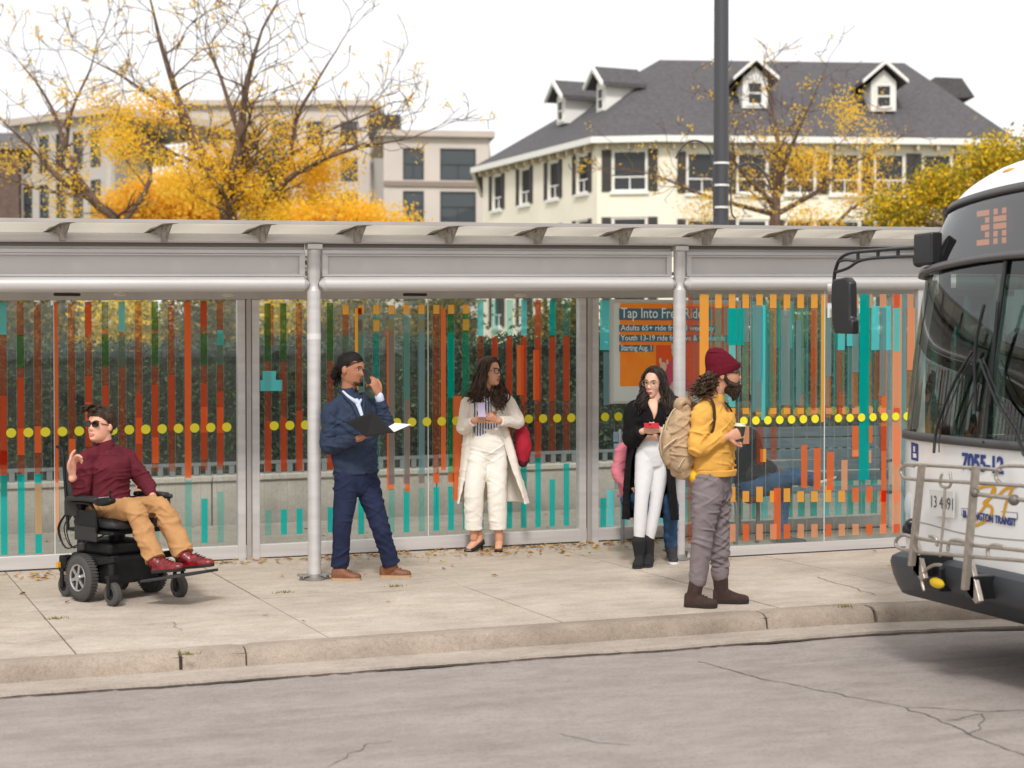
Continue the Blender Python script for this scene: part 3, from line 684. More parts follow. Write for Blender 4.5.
# ================= BUILDINGS =================
def camxy(px, dist):   # point at pavement level, seen in column px at the given forward distance
    p = atd(px, 349, dist); return np.array([p[0], p[1]])
def hgt(py, dist): return CAMH+(349-py)/FPX*dist
WHT = mat('white paint', S(232, 230, 225), .55); DGL = glassmat('window glass', (.10, .11, .12, 1), 1.3, veil=.07, veilcol=(.5, .52, .55, 1)); 
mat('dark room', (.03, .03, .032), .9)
class Wall:
    """upright wall from plan point A to B, seen face towards the viewer, with real openings"""
    def __init__(s, A, B, z0, z1, th=.3):
        s.A = np.array([*A, 0.]); s.B = np.array([*B, 0.]); s.L = np.linalg.norm(s.B-s.A); s.u = (s.B-s.A)/s.L; s.n = np.array([s.u[1], -s.u[0], 0]); s.z0, s.z1, s.th = z0, z1, th; s.op = []
    def P(s, x, z, d=0): return s.A+s.u*x+np.array([0, 0, z])+s.n*d    # d > 0 is outwards
    def box(s, mb, x0, x1, z0, z1, d0, d1, mi=0):
        v = [s.P(x, z, d) for x in (x0, x1) for d in (d0, d1) for z in (z0, z1)]
        mb.add(v, [(0, 1, 3, 2), (4, 6, 7, 5), (0, 4, 5, 1), (2, 3, 7, 6), (0, 2, 6, 4), (1, 5, 7, 3)], mi)
    def wall(s, name, m, root):
        xs = sorted({0, s.L, *[q for o in s.op for q in o[:2]]}); mb = MB()
        for a, b in zip(xs[:-1], xs[1:]):
            col = sorted([(o[2], o[3]) for o in s.op if o[0] <= a+1e-6 and o[1] >= b-1e-6]); z = s.z0
            for (c, d) in col: 
                if c > z: s.box(mb, a, b, z, c, -s.th, 0)
                z = d
            s.box(mb, a, b, z, s.z1, -s.th, 0)
        return wp(mb.build(name, m), root)
    def window(s, x0, x1, z0, z1, root, fm, gm, sill=None, mull=(.5,), trans=(.35,), fw=.09, shut=None, curtain=None):
        s.op.append((x0, x1, z0, z1)); mb = MB(); d0, d1 = -.16, -.06; e = .002
        s.box(mb, x0+e, x0+fw, z0+e, z1-e, d0, d1); s.box(mb, x1-fw, x1-e, z0+e, z1-e, d0, d1); s.box(mb, x0+fw, x1-fw, z1-fw, z1-e, d0, d1); s.box(mb, x0+fw, x1-fw, z0+e, z0+fw, d0, d1)
        for t in trans: z = z0+(z1-z0)*t; s.box(mb, x0+fw, x1-fw, z-fw*.35, z+fw*.35, d0+.01, d1-.01)
        for t in mull: x = x0+(x1-x0)*t; s.box(mb, x-fw*.3, x+fw*.3, z0+fw, (z0+(z1-z0)*(trans[0] if trans else 1)-fw*.36) if trans else z1-fw, d0+.012, d1-.012)
        f = wp(mb.build('window', fm), root)
        mb = MB(); s.box(mb, x0+fw*.9, x1-fw*.9, z0+fw*.9, z1-fw*.9, -.125, -.115); p = mb.build('pane', gm); p.parent = f; p.matrix_parent_inverse = Matrix.Identity(4)
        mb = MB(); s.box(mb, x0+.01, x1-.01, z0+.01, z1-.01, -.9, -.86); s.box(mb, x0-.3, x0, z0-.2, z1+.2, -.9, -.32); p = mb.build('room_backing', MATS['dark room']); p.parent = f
        if curtain:
            mb = MB(); s.box(mb, x0+.05, x1-.05, z1-(z1-z0)*curtain, z1-.05, -.24, -.22); p = mb.build('blind', WHT); p.parent = f
        if sill:
            mb = MB(); s.box(mb, x0-.1, x1+.1, z0-.14, z0-.002, .002, .12); p = mb.build('sill', sill); p.parent = f
        if shut:
            w_ = (x1-x0)*.28
            for (a, b) in ((x0-w_-.04, x0-.04), (x1+.04, x1+w_+.04)):
                mb = MB(); s.box(mb, a, b, z0, z1, .003, .05); 
                k = int((z1-z0)/.12)
                for i in range(k): zz = z0+.05+(z1-z0-.1)*i/k; s.box(mb, a+.05, b-.05, zz, zz+.05, .0505, .07)
                wp(mb.build('shutter', shut), root)
# --- cream house with the dark hipped roof ---
HD = 76.0
CRM = mat('cream stucco', S(236, 228, 210), .9, var=.05, vscale=.6, bump=.2, bscale=20)
SHG = mat('roof shingles', S(78, 75, 77), .9, var=.25, vscale=5, stretch=(1, 1, 6), col2=S(88, 85, 87), bump=.4, bscale=9)
SHU = mat('shutter paint', S(62, 58, 56), .6)
HO = thing('cream_house', 'cream rendered house with steep dark hipped roof, white dormers and dark shutters', 'house', (*camxy(700, HD+8), 0))
ez = hgt(137, HD); dL = HD*208/180.
pA = camxy(483, dL+1.0); pB = camxy(597, HD+.5); pC = camxy(662, HD); pD = camxy(1004, HD+1.2)
fwd = np.array([math.sin(TH), math.cos(TH)]); rgt = np.array([math.cos(TH), -math.sin(TH)])
pE = pD+fwd*22; pF = pA+fwd*14
WS = [Wall(pA, pB, -2, ez), Wall(pB, pC, -2, ez), Wall(pC, pD, -2, ez), Wall(pD, pE, -2, ez), Wall(pE, pF, -2, ez), Wall(pF, pA, -2, ez)]
def rowz(dist, a, b): return hgt(b, dist), hgt(a, dist)
z1a, z1b = 8.9, 10.75; dz = 3.0
# side wing: four windows
w0 = WS[0]
for k, fx in enumerate((.14, .40, .65, .885)):
    for r_ in range(3): w0.window(w0.L*fx-.62, w0.L*fx+.62, z1a-dz*r_+.05, z1b-dz*r_, HO, WHT, DGL, WHT, shut=SHU, curtain=.3 if (k+r_) % 2 else None)
w1 = WS[1]
for r_ in range(3): w1.window(w1.L/2-.78, w1.L/2+.78, z1a-dz*r_, z1b-dz*r_, HO, WHT, DGL, WHT, shut=SHU, curtain=.18)
w2 = WS[2]
for k, t in enumerate((.115, .26, .40, .53, .66, .80, .93)):
    for r_ in range(3): w2.window(w2.L*t-.7, w2.L*t+.7, z1a-dz*r_-.1, z1b-dz*r_-.1, HO, WHT, DGL, WHT, shut=SHU, curtain=.3 if (k*2+r_) % 3 == 0 else None)
for q in WS: q.wall('wall', CRM, HO)
def hip(pt_px, py, dist): p = atd(pt_px, py, dist); return p
# roof
ro = HO; ov = .55
def out(p, q, r__):   # eave corner pushed outwards
    c = np.mean([pA, pB, pC, pD, pE, pF], axis=0); v = p-c; return p+v/np.linalg.norm(v)*ov
eA, eB, eC, eD, eE, eF = [out(p, 0, 0) for p in (pA, pB, pC, pD, pE, pF)]
rdz = hgt(61, HD+8); r1 = camxy(659, HD+8); r2 = camxy(903, HD+8.5); r3 = camxy(560, dL+9)
r1 = np.array([*r1, rdz]); r2 = np.array([*r2, hgt(64, HD+8.5)]); E3 = lambda p: np.array([p[0], p[1], ez])
c = MB(); V = [E3(eA), E3(eB), E3(eC), E3(eD), E3(eE), E3(eF), r1, r2]
c.add(V, [(0, 1, 6), (1, 2, 6), (2, 3, 7, 6), (3, 4, 7), (4, 5, 6, 7), (5, 0, 6)])
roof = wp(c.build('roof', SHG), HO); sm = roof.modifiers.new('s', 'SOLIDIFY'); sm.thickness = .18; sm.offset = -1
c = MB()
EV = [eA, eB, eC, eD, eE, eF]
for a, b in zip(EV, EV[1:]+EV[:1]):
    q = Wall(a, b, 0, 1); q.box(c, -.05, q.L+.05, ez-.30, ez-.02, -.06, .10); 
wp(c.build('gutter', WHT), HO)
c = MB()
for q in WS[:3]:
    k = int(q.L/.9)
    for i in range(k): q.box(c, q.L*(i+.5)/k-.06, q.L*(i+.5)/k+.06, ez-.55, ez-.31, .003, .42)
wp(c.build('eave_bracket_row', mat('bracket stone', S(196, 180, 158), .9)), HO)
# rear gable bit beyond the ridge
c = MB(); a = atd(935, 77, HD+14); b = atd(962, 78, HD+14); d = atd(975, 97, HD+14); e = atd(925, 100, HD+14)
bk = np.array([*(fwd*5), 0]); c.add([a, b, d, e, a+bk, b+bk, d+bk, e+bk], [(0, 1, 2, 3), (4, 7, 6, 5), (0, 4, 5, 1), (1, 5, 6, 2), (0, 3, 7, 4)]); wp(c.build('rear_roof', SHG), HO)
def dormer(px, py, w_, h_, face, depth, rl=4.2, bd=1.5):
    """gabled dormer: px,py is the bottom centre of its front, face a plan direction it looks to"""
    n = np.array([*face, 0.]); n /= np.linalg.norm(n); u = np.array([-n[1], n[0], 0]); 
    if u@np.array([*rgt, 0]) < 0: u = -u
    def at(d): 
        p = atd(px, py, d); return p
    c0 = at(HD+depth); U = np.array([0, 0, 1.])
    c = MB(); hw = w_/2
    c.obox(c0+U*h_*.5-n*bd, u*hw, n*bd, U*h_*.5); body = wp(c.build('dormer', WHT), HO)
    c = MB(); rp = [(-hw-.45, h_-.12), (0, h_+hw*1.0+.2), (hw+.45, h_-.12), (hw+.45, h_+.04), (0, h_+hw*1.0+.40), (-hw-.45, h_+.04)]
    c.prism(rp, lambda p, d: c0+u*p[0]+U*p[1]+n*(.35-d), rl); q = c.build('dormer_roof', SHG); q.parent = body; q.matrix_parent_inverse = Matrix.Identity(4)
    c = MB(); c.prism([(x, z-.02) for x, z in rp], lambda p, d: c0+u*p[0]*1.02+U*p[1]+n*(.5-d), .145); c.prism([(-hw, h_), (hw, h_), (0, h_+hw*.95)], lambda p, d: c0+u*p[0]+U*p[1]+n*(.02-d), .1); q = c.build('bargeboard', WHT); q.parent = body
    c = MB(); c.obox(c0+U*h_*.5+n*.012, u*hw*.56, n*.01, U*h_*.38); q = c.build('dormer_pane', DGL); q.parent = body
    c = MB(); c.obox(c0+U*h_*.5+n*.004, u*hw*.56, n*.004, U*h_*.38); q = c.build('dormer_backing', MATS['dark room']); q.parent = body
    c = MB()
    for (cx_, cz_, a_, b_) in ((0, .5, hw*.56, .04), (0, .88, hw*.62, .05), (0, .12, hw*.68, .06)): c.obox(c0+U*h_*cz_+n*.03, u*a_, n*.03, U*b_)
    for sx in (-.59, .59, ): c.obox(c0+U*h_*.5+u*hw*sx+n*.028, u*.05, n*.027, U*h_*.38)
    q = c.build('dormer_frame', WHT); q.parent = body
nf = -fwd
dormer(883.5, 111, 1.15, 1.35, nf, 2.6); dormer(755, 108, 1.15, 1.35, nf, 2.4)
wn = np.array([pB[1]-pA[1], -(pB[0]-pA[0])]); 
if wn@nf < 0: wn = -wn
dormer(561, 124, .95, 1.25, wn, 7.4, 2.3, .9); dormer(601, 113, .95, 1.3, wn, 4.6, 2.3, .9)
# --- modern beige flats, left ---
MD = 125.0
BEI = mat('beige cladding', S(190, 178, 168), .8, var=.05, vscale=.5); BEL = mat('light cladding', S(200, 190, 181), .8, var=.05, vscale=.4); FRD = mat('dark frame', S(52, 52, 54), .5)
BGL = glassmat('blue glass', (.12, .15, .17, 1), 1.6, veil=.14, veilcol=(.42, .5, .55, 1))
def block(root, px0, px1, pytop, dist, m, wins, depth=14, name='wall', skew=0):
    A = camxy(px0, dist); B = camxy(px1, dist+skew); z1 = hgt(pytop, dist); w_ = Wall(A, B, -3, z1)
    for (a, b, c_, d_) in wins:
        xa = (a-px0)/(px1-px0)*w_.L; xb = (b-px0)/(px1-px0)*w_.L
        w_.window(xa, xb, hgt(d_, dist), hgt(c_, dist), root, FRD, BGL, None, mull=(.5,), trans=(.4,) if (a*7) % 2 > 1 else (.5,), fw=.12)
    w_.wall(name, m, root)
    s1 = Wall(B, B+fwd*depth, -3, z1); s1.wall(name, m, root); Wall(B+fwd*depth, A+fwd*depth, -3, z1).wall(name, m, root); Wall(A+fwd*depth, A, -3, z1).wall(name, m, root)
    c = MB(); v = [(*A, z1), (*B, z1), (*(B+fwd*depth), z1), (*(A+fwd*depth), z1)]
    w_.box(c, -.4, w_.L+.4, z1+.003, z1+.45, -depth-.4, .5); wp(c.build('cornice', BEI), root); return w_
F1 = thing('flats', 'beige modern block of flats with large dark windows, left of the cream house', 'apartment block', (*camxy(430, MD), 0))
w_ = block(F1, 384, 489, 137, MD, BEL, [(403, 424, 148, 180), (440, 476, 148, 180), (403, 424, 191, 222), (440, 476, 191, 222), (403, 424, 234, 264), (440, 476, 234, 264), (403, 424, 276, 306), (440, 476, 276, 306), (403, 424, 318, 345), (440, 476, 318, 345)], skew=1)
c = MB()
for z in (183, 226, 268): zz = hgt(z, MD); w_.box(c, 0, w_.L, zz-.25, zz+.12, .004, .16)
wp(c.build('string_course', mat('brown course', S(140, 126, 116), .8)), F1)
c = MB(); p = atd(385, 128, MD+6); c.obox(p, np.array([*rgt, 0])*1.2, np.array([*fwd, 0])*1, (0, 0, .9)); wp(c.build('roof_unit', FRD), F1)
F2 = thing('taller_flats', 'taller pale block of flats behind the big yellow tree', 'apartment block', (*camxy(280, 140), 0))
block(F2, 188, 374, 107, 140, BEL, [(205+i*34, 222+i*34, 122+r*36, 146+r*36) for i in range(5) for r in range(6)], depth=16)
F3 = thing('grey_flats', 'low grey and white building with upright windows at the left edge', 'building', (*camxy(70, 110), 0))
block(F3, 14, 112, 128, 110, mat('pale render', S(184, 178, 172), .8), [(24+i*17, 34+i*17, 140+r*48, 176+r*48) for i in range(5) for r in range(4)], depth=12, skew=-6)
c = MB(); q = Wall(camxy(-40, 109), camxy(20, 109), -2, hgt(135, 109)); q.box(c, 0, q.L, -2, hgt(150, 109), -10, 0); wp(c.build('brick_wing', mat('brown brick', S(104, 84, 76), .9, var=.2, vscale=4)), F3)
c = MB(); q.box(c, -.3, q.L+8, hgt(150, 109), hgt(134, 109), -10, .3); wp(c.build('roof_band', mat('slate band', S(120, 118, 120), .8)), F3)

# ================= STREET LAMP POLE =================
LP = thing('lamp_post', 'tall dark grey lamp post with white bands and curved basket hooks behind the shelter', 'lamp post', (0, 0, 0))
p0 = camxy(720.5, 28.0); LP.location = (*p0, gz(p0[0])); z = gz(p0[0]); PM = mat('pole paint', S(74, 74, 78), .5, .2)
c = MB(); c.cyl((*p0, z), (*p0, 11), .135, 28, r2=.112); wp(c.build('pole', PM, smooth='auto'), LP)
c = MB(); c.cyl((*p0, z), (*p0, z+.35), .21, 20, r2=.16); wp(c.build('pole_base', PM, smooth='auto'), LP)
c = MB(); c.tube([(p0[0], p0[1], 10.9), (p0[0]-.6, p0[1]-1, 11.3), (p0[0]-1.2, p0[1]-2, 11.3)], [.05, .045, .04], (0, 0, 1), 10); c.obox((p0[0]-1.5, p0[1]-2.4, 11.28), (.15, 0, 0), (0, .35, 0), (0, 0, .07)); wp(c.build('lamp_arm', PM, smooth='auto'), LP)
for py in (164, 186, 208):
    zz = hgt(py, 28); c = MB(); c.cyl((*p0, zz-.018), (*p0, zz+.018), .141, 24); wp(c.build('band', WHT, smooth='auto'), LP)
R3 = np.array([*rgt, 0])
for sgn, pts in ((-1, [(714, 215), (713.5, 190), (713, 165), (708, 148), (699, 141), (688, 142), (680, 150), (676, 158)]), (1, [(735, 218), (731.5, 212), (731, 190), (732, 175), (739, 166), (748, 163), (758, 166), (766, 176), (771, 188)])):
    c = MB(); c.tube([atd(x, y, 27.86) for x, y in pts], [.016]*len(pts), (0, 1, 0), 8); wp(c.build('basket_hook', PM, smooth=True), LP)

# ================= TREES =================
BARK = mat('bark', S(104, 84, 72), .95, var=.3, vscale=12, stretch=(1, 1, .3), bump=.6, bscale=30)
def tree(name, label, base, limbs, leafm, leaf_spots, seed, twig=(.9, 4), rad=.16, group=None, nleaf=9000, lsz=(.035, .07), spread=.35, gen=4, every=1):
    """limbs: polylines of points; each sprouts side branches that fork into twigs"""
    rs = random.Random(seed); root = thing(name, label, 'tree', tuple(base), group=group); T = MB(); tips = []
    base = Vector(base)
    def grow(p, d, L, r_, g):
        n = max(3, int(L/.22)); pts = [p]; q = Vector(p); dd = Vector(d)
        for i in range(n):
            dd = (dd+Vector((rs.gauss(0, .16), rs.gauss(0, .16), rs.gauss(0.03, .13)))).normalized(); q = q+dd*L/n; pts.append(q.copy())
            if g > 0 and i > 0 and rs.random() < .74:
                side = Vector((rs.gauss(0, 1), rs.gauss(0, 1), rs.gauss(.15, .6))).normalized(); nd = (dd*.75+side*.8).normalized(); grow(q.copy(), nd, L*rs.uniform(.42, .75), max(r_*.5, .009), g-1)
        T.tube([tuple(x) for x in pts], [max(r_*(1-.75*i/n), .0085) for i in range(n+1)], (1, 0, 0), 5 if g < 3 else 8, cap=False, step=max(.12, L/n))
        if g <= 1: tips.extend(pts[1:])
    for li, (pl, r0, r1_, sp_) in enumerate(limbs):
        pts = [Vector(x) for x in pl]; m = len(pts)
        T.tube([tuple(x) for x in pts], [r0+(r1_-r0)*i/(m-1) for i in range(m)], (1, 0, 0), 10, cap=False)
        for i in range(m-1):
            seg = pts[i+1]-pts[i]; k = max(1, int(seg.length/.30*sp_)) if sp_ else 1
            for j in range(k):
                if i == 0 and li == 0: continue
                t = (j+rs.random())/k; q = pts[i]+seg*t; side = Vector((rs.gauss(0, 1), rs.gauss(0, 1), rs.gauss(.3, .5))).normalized()
                rr = (r0+(r1_-r0)*(i+t)/(m-1)); grow(q, (seg.normalized()*.55+side).normalized(), rs.uniform(*twig[:2])*.6, max(rr*.42, .012), gen-1 if rr > .03 else gen-2)
        grow(pts[-1], (pts[-1]-pts[-2]).normalized(), twig[1]*.5, r1_, gen-1)
    wp(T.build('trunk', BARK, smooth=True), root)
    rs.shuffle(tips); L = []
    if leafm:
        for (c, rr, n) in leaf_spots:
            c = Vector(c); near = [t for t in tips if (t-c).length < rr] or [c]
            for _ in range(n//7):
                t = rs.choice(near)+Vector((rs.gauss(0, spread), rs.gauss(0, spread), rs.gauss(0, spread*.6)))
                for _ in range(7): L.append(t+Vector((rs.gauss(0, .11), rs.gauss(0, .11), rs.gauss(0, .10))))
        for _ in range(nleaf//4):
            t = rs.choice(tips)
            for _ in range(4): L.append(t+Vector((rs.gauss(0, .07), rs.gauss(0, .07), rs.gauss(-.03, .07))))
        c = MB(); leafcloud(c, L, lsz, len(leafm), rs=rs); wp(c.build('crown', leafm), root)
    return root
def pl(d, *pts): return [tuple(atd(x, y, d+dd)) for x, y, dd in pts]
LY = [leafmat('leaf yellow', S(248, 202, 56)), leafmat('leaf amber', S(242, 188, 48)), leafmat('leaf pale yellow', S(250, 214, 88))]
LO = [leafmat('leaf orange', S(250, 206, 84)), leafmat('leaf orange deep', S(246, 196, 70)), leafmat('leaf lemon', S(252, 214, 96))]
LG = [leafmat('leaf olive', S(140, 132, 44)), leafmat('leaf yellow green', S(184, 168, 48)), LY[0]]
D = 40
b0 = camxy(228, D); 
tree('honey_locust', 'large half bare tree with sparse yellow leaves, in front of the taller pale flats', (*b0, 0),
     [(pl(D, (228, 440, 0), (228, 300, 0), (229, 226, 0), (226, 200, 0)), .26, .19, 0),
      (pl(D, (228, 222, 0), (220, 190, .3), (200, 150, .6), (183, 112, .8), (172, 80, 1.0), (160, 40, 1.2), (154, 14, 1.3)), .17, .03, 1),
      (pl(D, (227, 215, 0), (232, 180, -.5), (241, 140, -.9), (243, 110, -1), (250, 70, -1.2), (262, 30, -1.3)), .17, .03, 1),
      (pl(D, (241, 140, -.8), (228, 100, -.6), (218, 70, -.4), (206, 40, -.3)), .07, .02, 1),
      (pl(D, (228, 215, 0), (252, 190, .8), (270, 170, 1.2), (300, 150, 1.6), (330, 130, 2), (372, 112, 2.4)), .12, .02, 1),
      (pl(D, (262, 205, .4), (290, 178, -.4), (310, 165, -.6), (350, 150, -1), (400, 140, -1)), .09, .02, .9),
      (pl(D, (290, 170, .4), (296, 120, .4), (315, 85, .3), (330, 60, 0)), .06, .02, .9),
      (pl(D, (183, 112, .8), (150, 95, 1), (120, 75, 1.4), (95, 62, 1.5)), .06, .015, .9)],
     LY, [(atd(205, 165, D), 1.2, 2600), (atd(125, 128, D), 1.0, 2600), (atd(200, 190, D-.5), 1.0, 1900), (atd(290, 165, D+1), 1.1, 1100), (atd(330, 205, D), 1.3, 4200), (atd(270, 205, D), 1.0, 1600), (atd(245, 215, D), .8, 1000), (atd(250, 130, D), 1.0, 800)], 5, twig=(1.2, 2.6), nleaf=2600, lsz=(.03, .055))
tree('locust_tree', 'leaning half bare tree with few yellow leaves at the left, its limb reaching left', (*camxy(150, D+3), 0),
     [(pl(D+3, (150, 420, 0), (140, 300, 0), (118, 225, 0), (101, 208, 0)), .18, .12, 0),
      (pl(D+3, (101, 208, 0), (80, 180, .3), (66, 150, .5), (55, 115, .8), (38, 85, 1), (22, 65, 1)), .10, .015, .9),
      (pl(D+3, (96, 203, 0), (60, 180, -.5), (38, 155, -.6), (12, 130, -1), (-10, 110, -1)), .07, .012, .8),
      (pl(D+3, (66, 150, .5), (72, 110, .3), (90, 70, 0), (96, 45, 0)), .05, .012, .8),
      (pl(D+3, (90, 195, 0), (50, 192, .3), (10, 180, .6)), .05, .012, .9),
      (pl(D+3, (120, 228, 0), (150, 180, .3), (140, 140, .5), (128, 105, 1)), .08, .015, .8)],
     LY, [(atd(30, 185, D+3), 1.2, 700), (atd(128, 125, D+3), 1.0, 1600), (atd(85, 190, D+3), .7, 500)], 11, twig=(1.0, 2.2), nleaf=1300, lsz=(.03, .055))
def bushy(name, label, base, blobs, leafm, seed, lsz=(.04, .08), cat='tree', trunk_r=.14):
    rs = random.Random(seed); root = thing(name, label, cat, tuple(base)); T = MB(); b = Vector(base)
    T.tube([tuple(b), tuple(b+Vector((.1, 0, 1.0))), tuple((Vector(blobs[0][0])+b)/2+Vector((0, 0, .3))), tuple(blobs[0][0])], [trunk_r, trunk_r*.8, trunk_r*.6, .03], (1, 0, 0), 10)
    for (c, rr, rz_, n) in blobs:
        c = Vector(c); s = (b+Vector((0, 0, 1.0)))*.4+Vector(blobs[0][0])*.6
        for _ in range(6): T.tube([tuple(s), tuple((s+c)/2+Vector((rs.gauss(0, .2), rs.gauss(0, .2), .1))), tuple(c+Vector((rs.gauss(0, rr*.6), rs.gauss(0, rr*.6), rs.gauss(0, rz_*.6))))], [.04, .025, .008], (1, 0, 0), 5, cap=False)
    wp(T.build('trunk', BARK, smooth=True), root); L = []
    for (c, rr, rz_, n) in blobs:
        c = Vector(c); cl = []
        for _ in range(max(6, n//55)):
            v = Vector((rs.gauss(0, 1), rs.gauss(0, 1), rs.gauss(0, 1))).normalized()*rs.uniform(.45, 1.0)**.6; cl.append(c+Vector((v.x*rr, v.y*rr, v.z*rz_)))
        for _ in range(n): q = rs.choice(cl); s_ = .16+.1*rr; L.append(q+Vector((rs.gauss(0, s_), rs.gauss(0, s_), rs.gauss(0, s_*.8))))
    c = MB(); leafcloud(c, L, lsz, len(leafm), rs=rs); wp(c.build('crown', leafm), root); return root
A3 = lambda x, y, d: tuple(atd(x, y, d))
bushy('maple', 'small dense bright orange tree behind the left end of the shelter roof', (*camxy(165, 46), 0), [(A3(165, 205, 46), 1.1, .75, 6500), (A3(128, 215, 46), .7, .6, 3000), (A3(200, 212, 46), .7, .6, 3000), (A3(165, 228, 46), 1.3, .4, 2500)], LO, 3, lsz=(.05, .09))
bushy('gold_shrub_tree', 'low yellow tree between the big bare tree and the beige flats', (*camxy(335, 48), 0), [(A3(335, 215, 48), 1.0, .45, 3600), (A3(300, 220, 48), .8, .4, 2400), (A3(380, 222, 48), 1.0, .4, 2000)], LY, 4)
bushy('conifer', 'dark green conifer standing behind the big yellow tree', (*camxy(270, 58), 0), [(A3(270, 160+i*18, 58), .22+.16*i, .45, 800+450*i) for i in range(7)], [mat('needle dark', S(52, 60, 46), .8), mat('needle', S(70, 78, 60), .8)], 9, lsz=(.05, .10))
D = 48; b0 = camxy(775, D)
tree('bare_tree', 'nearly bare tree with gold leaf clumps in front of the cream house', (*b0, 0),
     [(pl(D, (775, 440, 0), (775, 300, 0), (775, 225, 0), (776, 190, 0)), .2, .13, 0),
      (pl(D, (776, 200, 0), (778, 150, .4), (774, 115, .6), (764, 80, .6)), .10, .02, 1.1),
      (pl(D, (776, 190, 0), (790, 150, -.5), (805, 115, -.8), (815, 95, -1)), .08, .015, 1),
      (pl(D, (775, 205, 0), (745, 175, -.6), (728, 150, -1), (722, 120, -1)), .08, .015, 1),
      (pl(D, (775, 215, 0), (720, 200, .6), (690, 190, 1), (655, 175, 1.2), (625, 170, 1.5)), .07, .012, 1),
      (pl(D, (775, 215, 0), (820, 190, .5), (850, 165, 1), (880, 150, 1.2)), .08, .015, 1),
      (pl(D, (830, 235, 0), (850, 210, -.5), (890, 190, -.8), (930, 185, -1)), .06, .012, 1)],
     LY, [(atd(850, 140, D), 1.2, 1900), (atd(815, 165, D), 1.3, 1700), (atd(700, 225, D), .8, 500), (atd(820, 215, D), 1.2, 1100), (atd(740, 200, D), .9, 600), (atd(860, 215, D), 1.1, 900)], 17, twig=(1.1, 2.2), nleaf=1300, lsz=(.03, .055))
bushy('olive_tree', 'yellow green leafy tree rising behind the roof of the bus', (*camxy(985, 42), 0), [(A3(1000, 165, 42), .9, .6, 4200), (A3(945, 190, 42), .75, .5, 3200), (A3(900, 212, 42), .7, .35, 2400), (A3(985, 215, 42), 1.2, .8, 4200), (A3(1050, 175, 42), 1.0, .9, 3200)], LG, 6)
LD = [leafmat('leaf dull green', S(72, 84, 50)), leafmat('leaf moss', S(98, 100, 54)), leafmat('leaf dull gold', S(150, 124, 52))]
# low shrubs and small trees glimpsed between the hedge top and the roof
for i, (px, py, d, rr, lm, lab) in enumerate(((20, 330, 30, .9, LD, 'loose green shrub seen through the glass at the far left'), (120, 322, 33, 1.0, LG, 'yellow shrub seen through the left glass bay'), (200, 325, 31, .8, LD, 'green and gold shrub seen through glass left of the first rear post'), (290, 322, 34, .9, LG, 'pale gold shrub seen through glass between the rear post and the front column'),
        (350, 320, 32, 1.0, LD, 'olive green shrub seen above the hedge behind the man on the phone'), (440, 318, 36, .7, LD, 'small green shrub seen above the hedge left of the woman in white'), (560, 325, 33, .7, LD, 'green shrub seen above the hedge left of the poster'), (800, 330, 29, 1.3, LD, 'dark green shrub seen through the striped front screen'))):
    bushy('shrub', lab, (*camxy(px, d), 0), [(A3(px, py+6, d), rr, .55, 2600), (A3(px+14, py+22, d), rr, .6, 1200)], lm, 40+i, cat='shrub', trunk_r=.06)
# ================= BUS =================
BYC = 8.21; BXL = 11.6
BZ = gz(5.8)-.14          # road level under the bus
BUS = thing('city_bus', 'white low floor city bus with folded bike rack, stopped at the kerb', 'bus', (9.0, BYC, BZ))
BWH = mat('bus white', S(238, 237, 235), .28, coat=.5); BDK = mat('bus bumper', S(62, 66, 72), .5, var=.08, vscale=5); BBL = mat('bus black trim', (.012, .013, .015), .35)
BGLS = glassmat('bus windscreen', (.40, .48, .45, 1), 2.2, ior=1.5); DKG = glassmat('tinted side glass', (.10, .12, .12, 1), 1.2); SGL = glassmat('sign glass', (.30, .32, .32, 1), 4.2, ior=1.5)
RUB = mat('rubber', (.018, .018, .02), .75); STL = mat('rack steel', S(176, 168, 158), .42, .75, var=.1, vscale=30)
def terp(z, tab):
    if z <= tab[0][0]: return tab[0][1]
    for (a, b), (c, d) in zip(tab[:-1], tab[1:]):
        if z <= c: t = (z-a)/(c-a); return b+(d-b)*t
    return tab[-1][1]
# heights are above z = 0 of the place
ZX = [(.2, 5.47), (.60, 5.45), (1.30, 5.45), (1.8, 5.50), (2.36, 5.585), (2.5, 5.62), (2.6, 5.65), (2.78, 5.72), (2.9, 5.84), (3.0, 6.02), (3.07, 6.35), (3.11, 6.9)]
ZW = [(.2, 1.24), (.5, 1.285), (1.3, 1.295), (2.2, 1.275), (2.45, 1.25), (2.6, 1.215), (2.78, 1.13), (2.9, 1.01), (3.0, .86), (3.07, .62), (3.11, .3)]
def smooth_terp(z, tab): return (terp(z-.06, tab)+terp(z-.03, tab)+terp(z, tab)+terp(z+.03, tab)+terp(z+.06, tab))/5
def bW(z): return smooth_terp(z, ZW)
def bXf(y, z, off=0):
    u = min(1, abs(y-BYC)/bW(z)); return smooth_terp(z, ZX)+.11*u*u+.20*(1-math.sqrt(max(0, 1-u**7)))-off
NU = 56
us = [math.sin(math.pi*.5*t) for t in np.linspace(-1, 1, NU)]
def arch(z, u): return .07*(u*u)*min(1, max(0, (z-1.5)/.8)) if z < 2.80 else .07*u*u*max(0, (3.11-z)/.31)
